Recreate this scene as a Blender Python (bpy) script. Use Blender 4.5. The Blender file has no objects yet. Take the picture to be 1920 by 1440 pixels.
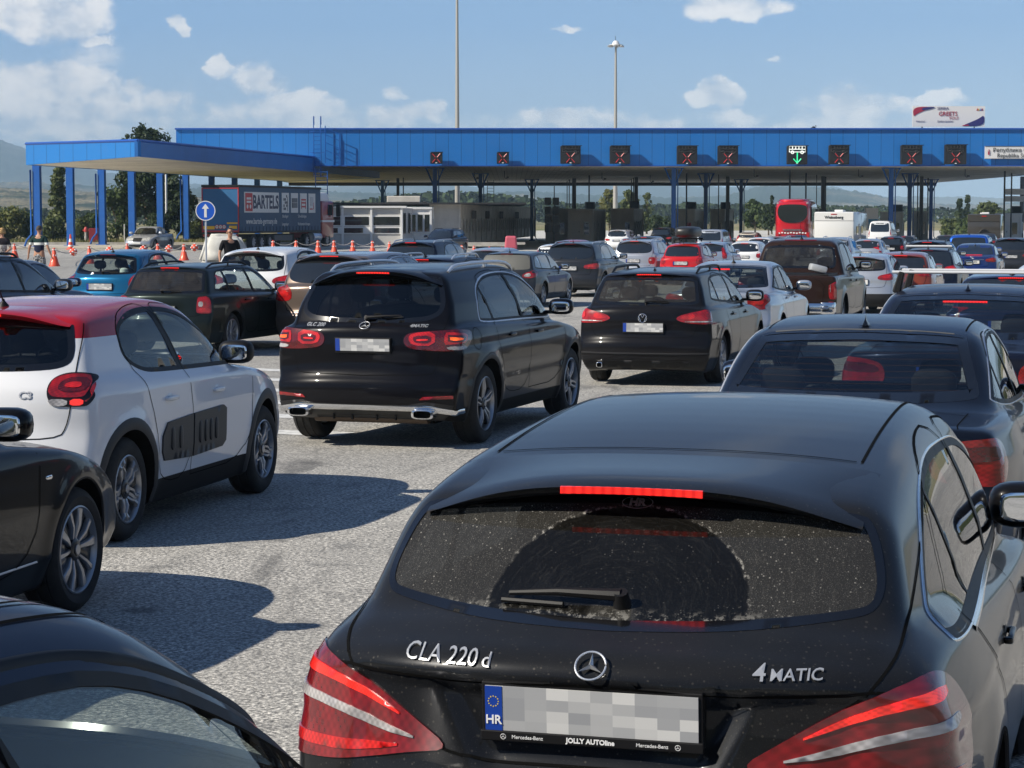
import bpy, bmesh, math, random
import numpy as np
from mathutils import Vector, Matrix
from mathutils.geometry import delaunay_2d_cdt
R = math.radians
S = bpy.context.scene
# ------------------------------------------------------------------ camera, sky, sun, exposure
FPX, HOR, CAMZ = 4150.0, 407.0, 2.07            # focal length and horizon in pixels of a 1920 wide frame, eye height
cd = bpy.data.cameras.new('camera'); cam = bpy.data.objects.new('camera', cd); S.collection.objects.link(cam)
cd.sensor_width = 36; cd.lens = FPX / 1920 * 36; cd.clip_start = 0.05; cd.clip_end = 60000
cam.location = (0, 0, CAMZ); cam.rotation_euler = (R(90) - math.atan((720 - HOR) / FPX), 0, 0)
S.camera = cam
S.render.resolution_x, S.render.resolution_y = 1024, 768
S.view_settings.view_transform = 'Standard'; S.view_settings.look = 'None'
S.view_settings.exposure = 0.36; S.view_settings.gamma = 1.0
S.cycles.use_denoising = True
S.cycles.max_bounces = 8; S.cycles.transparent_max_bounces = 12; S.cycles.volume_bounces = 0
S.cycles.caustics_reflective = False; S.cycles.caustics_refractive = False
SUN_AZ, SUN_EL = R(-113), R(38)                 # azimuth from the view axis (+Y), positive to the right
sv = Vector((math.sin(SUN_AZ) * math.cos(SUN_EL), math.cos(SUN_AZ) * math.cos(SUN_EL), math.sin(SUN_EL)))
sl = bpy.data.lights.new('sun', 'SUN'); sl.energy = 5.0; sl.angle = R(0.53); sl.color = (1.0, 0.93, 0.81)
so = bpy.data.objects.new('sun', sl); S.collection.objects.link(so); so.rotation_euler = sv.to_track_quat('Z', 'Y').to_euler()

class NT:
    """small helper to write node trees"""
    def __init__(s, tree): s.t = tree
    def n(s, typ, ins=None, **props):
        nd = s.t.nodes.new(typ)
        for k, v in props.items(): setattr(nd, k, v)
        for k, v in (ins or {}).items():
            sk = nd.inputs[k]
            if isinstance(v, bpy.types.NodeSocket): s.t.links.new(v, sk)
            else: sk.default_value = v
        return nd
    def math(s, op, a, b=None, c=None, clamp=False):
        ins = {0: a}
        if b is not None: ins[1] = b
        if c is not None: ins[2] = c
        return s.n('ShaderNodeMath', ins, operation=op, use_clamp=clamp).outputs[0]
    def mix(s, f, a, b, blend='MIX'):
        nd = s.t.nodes.new('ShaderNodeMix'); nd.data_type = 'RGBA'; nd.blend_type = blend
        for i, v in ((0, f), (6, a), (7, b)):
            if isinstance(v, bpy.types.NodeSocket): s.t.links.new(v, nd.inputs[i])
            else: nd.inputs[i].default_value = v if i == 0 or len(v) == 4 else (*v, 1)
        return nd.outputs[2]
    def mix_ior(s, ior):
        """the same index of refraction on both sides of a thin pane"""
        b = s.n('ShaderNodeNewGeometry').outputs['Backfacing']; return s.math('ADD', ior, s.math('MULTIPLY', b, 1 / ior - ior))
    def ramp(s, f, stops, interp='LINEAR'):
        nd = s.t.nodes.new('ShaderNodeValToRGB'); s.t.links.new(f, nd.inputs[0]); cr = nd.color_ramp; cr.interpolation = interp
        while len(cr.elements) < len(stops): cr.elements.new(0.5)
        for e, (p, c) in zip(cr.elements, stops):
            e.position = p; e.color = (c, c, c, 1) if isinstance(c, (int, float)) else (*c, 1)
        return nd.outputs[0]
    def noise(s, vec, scale, detail=3, rough=0.55, out=0, dim='3D'):
        return s.n('ShaderNodeTexNoise', {'Vector': vec, 'Scale': scale, 'Detail': detail, 'Roughness': rough}, noise_dimensions=dim).outputs[out]
    def maprange(s, v, a, b, c=0.0, d=1.0, smooth=True):
        return s.n('ShaderNodeMapRange', {0: v, 1: a, 2: b, 3: c, 4: d}, interpolation_type='SMOOTHSTEP' if smooth else 'LINEAR').outputs[0]

# world: Nishita sky with cumulus clouds seen low over the horizon
w = bpy.data.worlds.new('World'); S.world = w; w.use_nodes = True
w.node_tree.nodes.clear(); T = NT(w.node_tree)
sky = T.n('ShaderNodeTexSky', sky_type='NISHITA', sun_disc=False, sun_elevation=SUN_EL, sun_rotation=SUN_AZ, altitude=300, air_density=1.0, dust_density=0.6, ozone_density=2.0)
tc = T.n('ShaderNodeTexCoord').outputs['Generated']
sep = T.n('ShaderNodeSeparateXYZ', {0: tc})
az = T.math('ARCTAN2', sep.outputs[0], sep.outputs[1]); el = T.math('ARCSINE', sep.outputs[2])
wn_ = T.n('ShaderNodeCombineXYZ', {0: az, 1: T.math('MULTIPLY', el, 1.3), 2: 3.0}).outputs[0]
wsep = T.n('ShaderNodeSeparateXYZ', {0: T.noise(wn_, 62.0, 7, 0.62, 1)}); wsep2 = T.n('ShaderNodeSeparateXYZ', {0: T.noise(wn_, 24.0, 3, 0.5, 1)})
azw = T.math('ADD', az, T.math('ADD', T.math('MULTIPLY', T.math('SUBTRACT', wsep.outputs[0], 0.5), 0.021), T.math('MULTIPLY', T.math('SUBTRACT', wsep2.outputs[0], 0.5), 0.020)))
elw = T.math('ADD', el, T.math('ADD', T.math('MULTIPLY', T.math('SUBTRACT', wsep.outputs[1], 0.5), 0.015), T.math('MULTIPLY', T.math('SUBTRACT', wsep2.outputs[1], 0.5), 0.010)))
def blob(px, py, w_, h_, amp=1.0):
    a0 = math.atan((px - 960) / FPX); e0 = math.atan((HOR - py) / FPX)
    da = T.math('DIVIDE', T.math('SUBTRACT', azw, a0), w_ * 1.12 / FPX); de = T.math('DIVIDE', T.math('SUBTRACT', elw, e0), h_ * 1.12 / FPX)
    d2 = T.math('ADD', T.math('MULTIPLY', da, da), T.math('MULTIPLY', de, de))
    return T.math('MULTIPLY', T.math('SUBTRACT', 1.0, d2, clamp=True), amp)
blobs = [(85, 38, 125, 62, 1.25), (165, 25, 60, 50, .7), (332, 50, 30, 22, 1.0), (95, 168, 150, 52, 1.2), (30, 190, 120, 60, 1.0), (178, 88, 40, 14, .7), (262, 168, 34, 26, 1.0), (310, 192, 42, 30, .95), (410, 140, 30, 26, .9),
         (490, 152, 60, 38, 1.1), (120, 235, 200, 40, .75), (545, 215, 120, 45, 1.0), (590, 190, 50, 28, .9), (725, 178, 32, 18, .9), (740, 222, 90, 30, .95), (800, 215, 50, 28, .8), (1352, 12, 95, 36, 1.2),
         (1450, 18, 40, 18, .6), (1052, 54, 32, 12, .8), (1340, 175, 46, 30, 1.15), (1310, 185, 40, 20, .9), (1440, 122, 30, 9, .55), (1010, 232, 30, 18, .9), (1062, 228, 52, 24, 1.1), (1220, 235, 90, 26, .75), (1345, 225, 60, 26, .8),
         (1600, 215, 90, 50, 1.15), (1655, 195, 60, 28, .9), (1545, 205, 30, 18, .8), (1770, 190, 60, 20, .8), (1480, 240, 90, 18, .7), (1720, 235, 120, 26, .9)]
blobs += [(140, 215, 330, 75, .80), (520, 225, 260, 52, .70), (1180, 238, 420, 34, .62), (1640, 228, 300, 46, .66), (60, 110, 220, 90, .35)]
acc = None
for b_ in blobs:
    v = blob(*b_); acc = v if acc is None else T.math('MAXIMUM', acc, v)
comb = T.n('ShaderNodeCombineXYZ', {0: az, 1: T.math('MULTIPLY', el, 1.35), 2: 0.0}).outputs[0]
n1 = T.noise(comb, 46.0, 8, 0.6); n2 = T.noise(comb, 17.0, 5, 0.5)
dens = T.math('ADD', T.math('MULTIPLY', acc, 1.12), T.math('ADD', T.math('MULTIPLY', T.math('SUBTRACT', n1, 0.5), 2.3), T.math('MULTIPLY', T.math('SUBTRACT', n2, 0.5), 1.0)))
# clouds of the same kind all round, so reflections and other views have them too
band = T.math('MULTIPLY', T.maprange(el, 0.02, 0.06), T.maprange(el, 0.6, 0.3))
far_az = T.math('MAXIMUM', T.maprange(T.math('ABSOLUTE', az), 0.27, 0.5), T.maprange(el, 0.115, 0.25))
n3 = T.noise(tc, 3.2, 8, 0.55)
dens_all = T.math('MULTIPLY', T.math('MULTIPLY', band, far_az), T.maprange(n3, 0.50, 0.66))
mask_f = T.math('MULTIPLY', T.maprange(dens, 0.22, 0.95), T.maprange(acc, 0.0, 0.45))
shade = T.noise(T.n('ShaderNodeVectorMath', {0: comb, 1: (0.008, -0.012, 0)}, operation='ADD').outputs[0], 46.0, 6, 0.55)
lit = T.maprange(T.math('SUBTRACT', n1, T.math('MULTIPLY', T.math('SUBTRACT', shade, 0.5), 0.6)), 0.33, 0.62)
cloudcol = T.mix(lit, (10.4, 11.7, 13.6), (18.5, 18.0, 17.6))
# hazy summer air over the horizon keeps the low sky pale blue
lowsky = T.mix(T.maprange(el, 0.0, 0.085, smooth=False), (9.9, 12.6, 14.9), T.mix(T.maprange(el, 0.09, 0.30, smooth=False), (4.9, 8.5, 13.8), (1.5, 3.0, 6.6)))
basecol = T.mix(T.maprange(el, 0.3, 1.2, 0.92, 0.6), sky.outputs[0], lowsky)
bg = T.n('ShaderNodeBackground', {0: T.mix(T.math('MULTIPLY', mask_f, 0.88), basecol, cloudcol), 1: 0.046})
lit2 = T.maprange(n3, 0.52, 0.75)
bg2 = T.n('ShaderNodeBackground', {0: T.mix(T.math('MULTIPLY', dens_all, 0.80), basecol, T.mix(lit2, (7.0, 8.0, 9.4), (12.0, 11.8, 11.6))), 1: 0.046})
away = T.math('MAXIMUM', T.math('GREATER_THAN', T.math('ABSOLUTE', az), 0.27), T.math('GREATER_THAN', T.math('ABSOLUTE', el), 0.115))
mxs = T.n('ShaderNodeMixShader', {0: away, 1: bg.outputs[0], 2: bg2.outputs[0]})
T.t.links.new(mxs.outputs[0], T.n('ShaderNodeOutputWorld').inputs[0])

def at(px, py, D):
    """point at distance D down the view axis that sits at a pixel of the 1920 wide photograph"""
    return Vector(((px - 960) * D / FPX, D, CAMZ - (py - HOR) * D / FPX))
def gz(x, y):
    """gentle fall of the asphalt towards the booths"""
    t = min(1.0, max(0.0, (x + 9) / 9)); t = t * t * (3 - 2 * t)
    return -t * float(np.interp(y, [18, 29, 58, 85, 130], [0, .10, .27, .42, .48]))

# ------------------------------------------------------------------ materials
MATS = {}
def new_mat(name):
    m = bpy.data.materials.new(name); m.use_nodes = True; m.node_tree.nodes.clear()
    T = NT(m.node_tree); out = T.n('ShaderNodeOutputMaterial')
    return m, T, out
def pbsdf(T, out, **k):
    names = {'col': 'Base Color', 'metal': 'Metallic', 'rough': 'Roughness', 'coat': 'Coat Weight', 'coatr': 'Coat Roughness', 'emc': 'Emission Color', 'em': 'Emission Strength', 'spec': 'Specular IOR Level', 'normal': 'Normal', 'alpha': 'Alpha', 'trans': 'Transmission Weight', 'ior': 'IOR', 'sss': 'Subsurface Weight'}
    ins = {}
    for a, v in k.items():
        if isinstance(v, tuple) and len(v) == 3: v = (*v, 1)
        ins[names[a]] = v
    p = T.n('ShaderNodeBsdfPrincipled', ins); T.t.links.new(p.outputs[0], out.inputs[0]); return p
def simple(name, col, rough=0.5, metal=0.0, var=0.0, scale=6.0, coat=0.0, bump=0.0, bscale=60.0, em=0.0, spec=0.5):
    if name in MATS: return MATS[name]
    m, T, out = new_mat(name)
    tc = T.n('ShaderNodeTexCoord').outputs['Object']; c = (*col, 1)
    if var > 0:
        n = T.noise(tc, scale, 5, 0.6)
        c = T.mix(T.maprange(n, 0.3, 0.7), tuple(x * (1 - var) for x in col), tuple(min(1, x * (1 + var)) for x in col))
    k = dict(col=c, rough=rough, metal=metal, coat=coat, spec=spec)
    if bump > 0:
        k['normal'] = T.n('ShaderNodeBump', {'Strength': bump, 'Distance': 0.01, 'Height': T.noise(tc, bscale, 4, 0.6)}).outputs[0]
    if em > 0: k['em'] = em; k['emc'] = (*col, 1)
    pbsdf(T, out, **k); MATS[name] = m; return m
def paint(name, col, metallic=0.0, dust=0.25, dustcol=(0.30, 0.27, 0.22), clad=None, two=None, speck=0.0):
    """car paint with clear coat and road dust; clad=(z, col) turns everything under z into plain plastic; two=(axis z polygon) roof colour"""
    key = 'paint_' + name
    if key in MATS: return MATS[key]
    m, T, out = new_mat(key)
    tco = T.n('ShaderNodeTexCoord').outputs['Object']; geo = T.n('ShaderNodeNewGeometry')
    sep = T.n('ShaderNodeSeparateXYZ', {0: tco}); z = sep.outputs[2]; x = sep.outputs[0]
    c = (*col, 1)
    if two:      # (z0, slope, colour): above the sloping line the roof has its own colour
        z0, slope, c2, xlim = two
        lim = T.math('ADD', T.math('MULTIPLY', x, slope), z0)
        f = T.math('MULTIPLY', T.math('GREATER_THAN', z, lim), T.math('LESS_THAN', x, xlim)); c = T.mix(f, c, c2)
    n = T.noise(tco, 3.5, 6, 0.65); nz = T.n('ShaderNodeSeparateXYZ', {0: geo.outputs['Normal']}).outputs[2]
    low = T.maprange(z, 0.6, 0.15, 0.0, 0.30)
    up = T.maprange(nz, 0.1, 0.95, 0.02, 0.16)
    dm = T.math('MULTIPLY', T.math('ADD', up, low), T.maprange(n, 0.25, 0.75, 0.35, 1.0))
    dm = T.math('MULTIPLY', dm, dust * (0.35 if max(col) < 0.05 else 0.8), clamp=True)
    if speck > 0:
        v = T.n('ShaderNodeTexVoronoi', {'Vector': tco, 'Scale': 55.0, 'Randomness': 1.0}, feature='F1').outputs['Distance']
        nn = T.noise(tco, 9.0, 3, 0.6)
        sp = T.math('MULTIPLY', T.maprange(v, T.math('MULTIPLY', nn, 0.20), T.math('MULTIPLY', nn, 0.42), 1.0, 0.0), speck)
        f2 = T.noise(tco, 260.0, 3, 0.7)
        sp = T.math('MAXIMUM', sp, T.math('MULTIPLY', T.maprange(f2, 0.58, 0.74), speck))
        dm = T.math('MAXIMUM', dm, T.math('MULTIPLY', sp, 0.16))
    cc = T.mix(dm, c, dustcol)
    rough = T.math('ADD', T.math('MULTIPLY', dm, 0.5), 0.30); coat = T.math('MULTIPLY', T.math('SUBTRACT', 1.0, T.math('MULTIPLY', dm, 1.1), clamp=True), 0.55 if max(col) < 0.05 else 1.0)
    kw = dict(metal=metallic)
    flake = T.noise(tco, 900.0, 1, 0.5)
    if metallic > 0: cc = T.mix(T.maprange(flake, 0.35, 0.65, 0.0, 0.25), cc, tuple(min(1, q * 1.6 + 0.01) for q in col))
    if clad:
        cz, ccol = clad; f = T.math('LESS_THAN', z, cz); cc = T.mix(f, cc, ccol)
        rough = T.math('MAXIMUM', rough, T.math('MULTIPLY', f, 0.6)); coat = T.math('MULTIPLY', coat, T.math('SUBTRACT', 1.0, f))
        kw['metal'] = T.math('MULTIPLY', T.math('SUBTRACT', 1.0, f), metallic)
    p = T.n('ShaderNodeBsdfPrincipled', {'Specular IOR Level': 0.07, 'Base Color': cc, 'Roughness': rough, 'Coat Weight': coat, 'Coat Roughness': 0.03, 'Coat IOR': 1.38 if max(col) < 0.05 else 1.5, 'Metallic': kw['metal'], 'Normal': T.n('ShaderNodeBump', {'Strength': 0.035, 'Distance': 0.01, 'Height': T.noise(tco, 5.0, 2, 0.5)}).outputs[0]})
    inner = T.n('ShaderNodeBsdfDiffuse', {0: (0.03, 0.03, 0.032, 1)})
    mx = T.n('ShaderNodeMixShader', {0: geo.outputs['Backfacing'], 1: p.outputs[0], 2: inner.outputs[0]})
    T.t.links.new(mx.outputs[0], out.inputs[0]); MATS[key] = m; return m
def glass(name, tint, refl=1.0, dirt=0.0, lines=False):
    key = 'glass_' + name
    if key in MATS: return MATS[key]
    m, T, out = new_mat(key)
    tco = T.n('ShaderNodeTexCoord').outputs['Object']
    tr = T.n('ShaderNodeBsdfTransparent', {0: (*tint, 1)}); gl = T.n('ShaderNodeBsdfGlossy', {0: (refl, refl, refl, 1), 1: 0.015})
    fr = T.n('ShaderNodeFresnel', {0: T.mix_ior(1.6)}).outputs[0]
    mx = T.n('ShaderNodeMixShader', {0: fr, 1: tr.outputs[0], 2: gl.outputs[0]}); o = mx.outputs[0]
    if dirt > 0:
        n = T.noise(tco, 4.0, 6, 0.7); f2 = T.noise(tco, 140.0, 4, 0.7)
        f = T.math('MULTIPLY', T.math('ADD', T.maprange(n, 0.3, 0.8, 0.25, 1.0), T.maprange(f2, 0.5, 0.75, 0.0, 1.2)), dirt, clamp=True)
        df = T.n('ShaderNodeBsdfDiffuse', {0: (0.34, 0.31, 0.26, 1)})
        o = T.n('ShaderNodeMixShader', {0: f, 1: o, 2: df.outputs[0]}).outputs[0]
    if lines:
        z = T.n('ShaderNodeSeparateXYZ', {0: tco}).outputs[2]
        f = T.math('GREATER_THAN', T.math('SINE', T.math('MULTIPLY', z, 2 * math.pi / 0.03)), 0.985)
        o = T.n('ShaderNodeMixShader', {0: T.math('MULTIPLY', f, 0.5), 1: o, 2: T.n('ShaderNodeBsdfDiffuse', {0: (0.05, 0.03, 0.02, 1)}).outputs[0]}).outputs[0]
    T.t.links.new(o, out.inputs[0]); MATS[key] = m; return m
def lens(name, col, em=0.0, scale=90.0):
    """lamp lens: glossy coloured plastic over a reflector with a faint pattern"""
    key = 'lens_' + name
    if key in MATS: return MATS[key]
    m, T, out = new_mat(key)
    tco = T.n('ShaderNodeTexCoord').outputs['Object']
    sp = T.n('ShaderNodeSeparateXYZ', {0: tco})
    g = T.math('SINE', T.math('MULTIPLY', T.math('ADD', sp.outputs[1], sp.outputs[0]), scale * 3)); h = T.math('SINE', T.math('MULTIPLY', sp.outputs[2], scale * 3))
    pt = T.maprange(T.math('MULTIPLY', g, h), -1, 1, 0.75, 1.15)
    big = T.maprange(T.noise(tco, 12.0, 2, 0.5), 0.35, 0.65, 0.65, 1.1)
    c = T.n('ShaderNodeVectorMath', {0: T.n('ShaderNodeVectorMath', {0: (*col, ), 3: pt}, operation='SCALE').outputs[0], 3: big}, operation='SCALE').outputs[0]
    k = dict(col=c, rough=0.25, coat=1.0, coatr=0.03)
    if em > 0: k['emc'] = c; k['em'] = em
    pbsdf(T, out, **k); MATS[key] = m; return m
# ------------------------------------------------------------------ mesh helpers
def link(o, parent=None):
    S.collection.objects.link(o)
    if parent is not None: o.parent = parent
    return o
def mesh_obj(name, V, F, mats, parent=None, smooth=True, mi=None, loc=None):
    me = bpy.data.meshes.new(name); me.from_pydata([tuple(map(float, v)) for v in V], [], [tuple(map(int, f)) for f in F])
    for m in (mats if isinstance(mats, (list, tuple)) else [mats]): me.materials.append(m)
    if mi is not None: me.polygons.foreach_set('material_index', np.array(mi, dtype=np.int32))
    if smooth: me.polygons.foreach_set('use_smooth', [True] * len(me.polygons))
    me.update()
    o = bpy.data.objects.new(name, me)
    if loc is not None: o.location = loc
    return link(o, parent)
def tagit(o, label=None, cat=None, group=None, kind=None):
    for k, v in (('label', label), ('category', cat), ('group', group), ('kind', kind)):
        if v: o[k] = v
    return o
class MB:
    """collects primitive shapes into one mesh"""
    def __init__(s): s.V = []; s.F = []; s.M = []
    def add(s, V, F, m=0):
        n = len(s.V); s.V += [tuple(v) for v in V]; s.F += [tuple(i + n for i in f) for f in F]; s.M += [m] * len(F)
    def box(s, c, d, m=0, rz=0.0, taper=1.0, bev=0.0, rx=0.0):
        hx, hy, hz = d[0] / 2, d[1] / 2, d[2] / 2
        Rm = Matrix.Rotation(rz, 3, 'Z') @ Matrix.Rotation(rx, 3, 'X'); b = min(bev, hx * .45, hy * .45, hz * .45)
        if b <= 0:
            V = [Vector((sx * hx * (taper if sz > 0 else 1), sy * hy * (taper if sz > 0 else 1), sz * hz)) for sz in (-1, 1) for sy in (-1, 1) for sx in (-1, 1)]
            F = [(0, 2, 3, 1), (4, 5, 7, 6), (0, 1, 5, 4), (2, 6, 7, 3), (0, 4, 6, 2), (1, 3, 7, 5)]
        else:
            bm = bmesh.new(); bmesh.ops.create_cube(bm, size=1)
            for v in bm.verts: v.co = Vector((v.co.x * 2 * hx, v.co.y * 2 * hy, v.co.z * 2 * hz)); 
            bmesh.ops.bevel(bm, geom=list(bm.edges), offset=b, segments=2, affect='EDGES', profile=0.5)
            for v in bm.verts:
                t = (v.co.z / hz + 1) / 2; k = 1 + (taper - 1) * t; v.co.x *= k; v.co.y *= k
            bm.verts.ensure_lookup_table(); V = [v.co.copy() for v in bm.verts]; F = [tuple(v.index for v in f.verts) for f in bm.faces]; bm.free()
        s.add([Rm @ v + Vector(c) for v in V], F, m); return s
    def tube(s, pts, r, n=8, m=0, cap=True):
        pts = [Vector(p) for p in pts]; rr = r if isinstance(r, (list, tuple)) else [r] * len(pts); V = []; F = []
        up = Vector((0, 0, 1))
        for i, p in enumerate(pts):
            d = (pts[min(i + 1, len(pts) - 1)] - pts[max(i - 1, 0)]).normalized()
            a = d.cross(up); a = a.normalized() if a.length > 1e-3 else Vector((1, 0, 0)); b = a.cross(d).normalized()
            for k in range(n):
                t = 2 * math.pi * k / n; V.append(p + (a * math.cos(t) + b * math.sin(t)) * rr[i])
        for i in range(len(pts) - 1):
            for k in range(n):
                F.append((i * n + k, i * n + (k + 1) % n, (i + 1) * n + (k + 1) % n, (i + 1) * n + k))
        if cap: F.append(tuple(range(n))[::-1]); F.append(tuple((len(pts) - 1) * n + k for k in range(n)))
        s.add(V, F, m); return s
    def lathe(s, prof, axis='Z', n=24, c=(0, 0, 0), m=0, closed=False):
        V = []; F = []; k = len(prof)
        for i in range(n):
            t = 2 * math.pi * i / n
            for r, h in prof:
                a, b = r * math.cos(t), r * math.sin(t)
                V.append(Vector(c) + Vector({'Z': (a, b, h), 'Y': (a, h, b), 'X': (h, a, b)}[axis]))
        for i in range(n):
            j = (i + 1) % n
            for q in range(k - 1 if not closed else k):
                q2 = (q + 1) % k; F.append((i * k + q, j * k + q, j * k + q2, i * k + q2))
        s.add(V, F, m); return s
    def build(s, name, mats, parent=None, smooth=False, loc=None):
        o = mesh_obj(name, s.V, s.F, mats, parent, smooth, s.M, loc)
        bm = bmesh.new(); bm.from_mesh(o.data); bmesh.ops.recalc_face_normals(bm, faces=bm.faces); bm.to_mesh(o.data); bm.free()
        if smooth:
            try: o.data.set_sharp_from_angle(angle=R(38))
            except Exception: pass
        return o
def chaikin(P, it=2, closed=True):
    P = [tuple(p) for p in P]
    for _ in range(it):
        Q = []
        n = len(P)
        if closed:
            for i in range(n):
                a, b = P[i], P[(i + 1) % n]
                if a == b: Q.append(a); continue
                Q += [tuple(.75 * u + .25 * v for u, v in zip(a, b)), tuple(.25 * u + .75 * v for u, v in zip(a, b))]
        else:
            Q.append(P[0])
            for i in range(n - 1):
                a, b = P[i], P[i + 1]
                Q += [tuple(.75 * u + .25 * v for u, v in zip(a, b)), tuple(.25 * u + .75 * v for u, v in zip(a, b))]
            Q.append(P[-1])
        P = Q
    return P
def resample(P, step, closed=True):
    P = [np.array(p, float) for p in P]
    if closed: P = P + [P[0]]
    out = []
    for a, b in zip(P[:-1], P[1:]):
        L = np.linalg.norm(b - a)
        if L < 1e-6: continue
        n = max(1, int(round(L / step)))
        for i in range(n): out.append(a + (b - a) * i / n)
    if not closed: out.append(P[-1])
    return out
def inpoly(px, py, poly):
    ins = np.zeros(len(px), bool); n = len(poly); j = n - 1
    for i in range(n):
        xi, yi = poly[i][0], poly[i][1]; xj, yj = poly[j][0], poly[j][1]
        if yi != yj:
            c = ((yi > py) != (yj > py)) & (px < (xj - xi) * (py - yi) / (yj - yi) + xi); ins ^= c
        j = i
    return ins
def segdist(px, py, poly, near=False):
    d = np.full(len(px), 1e9); nx = np.zeros(len(px)); ny = np.zeros(len(px)); n = len(poly)
    for i in range(n):
        ax, ay = poly[i][0], poly[i][1]; bx, by = poly[(i + 1) % n][0], poly[(i + 1) % n][1]
        ex, ey = bx - ax, by - ay; L2 = ex * ex + ey * ey
        if L2 < 1e-12: continue
        t = np.clip(((px - ax) * ex + (py - ay) * ey) / L2, 0, 1); qx = ax + ex * t; qy = ay + ey * t
        dd = np.hypot(px - qx, py - qy); m = dd < d; d[m] = dd[m]; nx[m] = qx[m]; ny[m] = qy[m]
    return (d, nx, ny) if near else d
def inset(poly, d):
    """move a polygon's outline inwards by d"""
    P = np.array([p[:2] for p in poly], float); n = len(P)
    A = 0.5 * sum(P[i][0] * P[(i + 1) % n][1] - P[(i + 1) % n][0] * P[i][1] for i in range(n)); s = 1 if A > 0 else -1
    out = []
    for i in range(n):
        e1 = P[i] - P[i - 1]; e2 = P[(i + 1) % n] - P[i]; e1 /= np.linalg.norm(e1) + 1e-9; e2 /= np.linalg.norm(e2) + 1e-9
        n1 = np.array([-e1[1], e1[0]]) * s; n2 = np.array([-e2[1], e2[0]]) * s; m = n1 + n2; L = np.linalg.norm(m)
        m = n1 if L < 1e-6 else m / L; k = 1 / max(.45, float(m @ n1)); out.append(tuple(P[i] + m * d * k))
    return out
def clipline(poly, a, b, keep_right):
    """keep the part of a polygon on one side of the line a-b (a low, b high): right = larger x"""
    (ax, ay), (bx, by) = a, b
    def sd(p): v = (bx - ax) * (p[1] - ay) - (by - ay) * (p[0] - ax); return -v if keep_right else v
    out = []; n = len(poly)
    for i in range(n):
        p, q = poly[i], poly[(i + 1) % n]; sp, sq = sd(p), sd(q)
        if sp >= 0: out.append(p)
        if (sp >= 0) != (sq >= 0):
            t = sp / (sp - sq); out.append((p[0] + (q[0] - p[0]) * t, p[1] + (q[1] - p[1]) * t))
    return out

# ------------------------------------------------------------------ car bodies: a smooth implicit shape, meshed and cut into panels
def smin(a, b, k):
    h = np.clip(.5 + .5 * (b - a) / k, 0, 1); return b + (a - b) * h - k * h * (1 - h)
def smax(a, b, k): return -smin(-a, -b, k)
class Grid2:
    def __init__(s, poly, blur=1, step=0.0125):
        P = np.array(poly); s.x0 = P[:, 0].min() - .45; s.z0 = P[:, 1].min() - .45; s.st = step
        nx = int((P[:, 0].max() + .45 - s.x0) / step) + 2; nz = int((P[:, 1].max() + .6 - s.z0) / step) + 2
        X, Z = np.meshgrid(s.x0 + np.arange(nx) * step, s.z0 + np.arange(nz) * step, indexing='ij')
        d = segdist(X.ravel(), Z.ravel(), poly); ins = inpoly(X.ravel(), Z.ravel(), poly); d[ins] *= -1
        A = d.reshape(nx, nz)
        for _ in range(blur):
            B = A.copy(); B[1:-1] = (A[:-2] + 2 * A[1:-1] + A[2:]) / 4; A = B.copy(); A[:, 1:-1] = (B[:, :-2] + 2 * B[:, 1:-1] + B[:, 2:]) / 4
        s.A = A; s.nx = nx; s.nz = nz
    def __call__(s, x, z):
        u = (x - s.x0) / s.st; v = (z - s.z0) / s.st
        uc = np.clip(u, 0, s.nx - 1.001); vc = np.clip(v, 0, s.nz - 1.001); i = uc.astype(int); j = vc.astype(int); a = uc - i; b = vc - j; A = s.A
        r = (A[i, j] * (1 - a) * (1 - b) + A[i + 1, j] * a * (1 - b) + A[i, j + 1] * (1 - a) * b + A[i + 1, j + 1] * a * b)
        return r + np.hypot(u - uc, v - vc) * s.st
def sstep(t): t = np.clip(t, 0, 1); return t * t * (3 - 2 * t)
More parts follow.
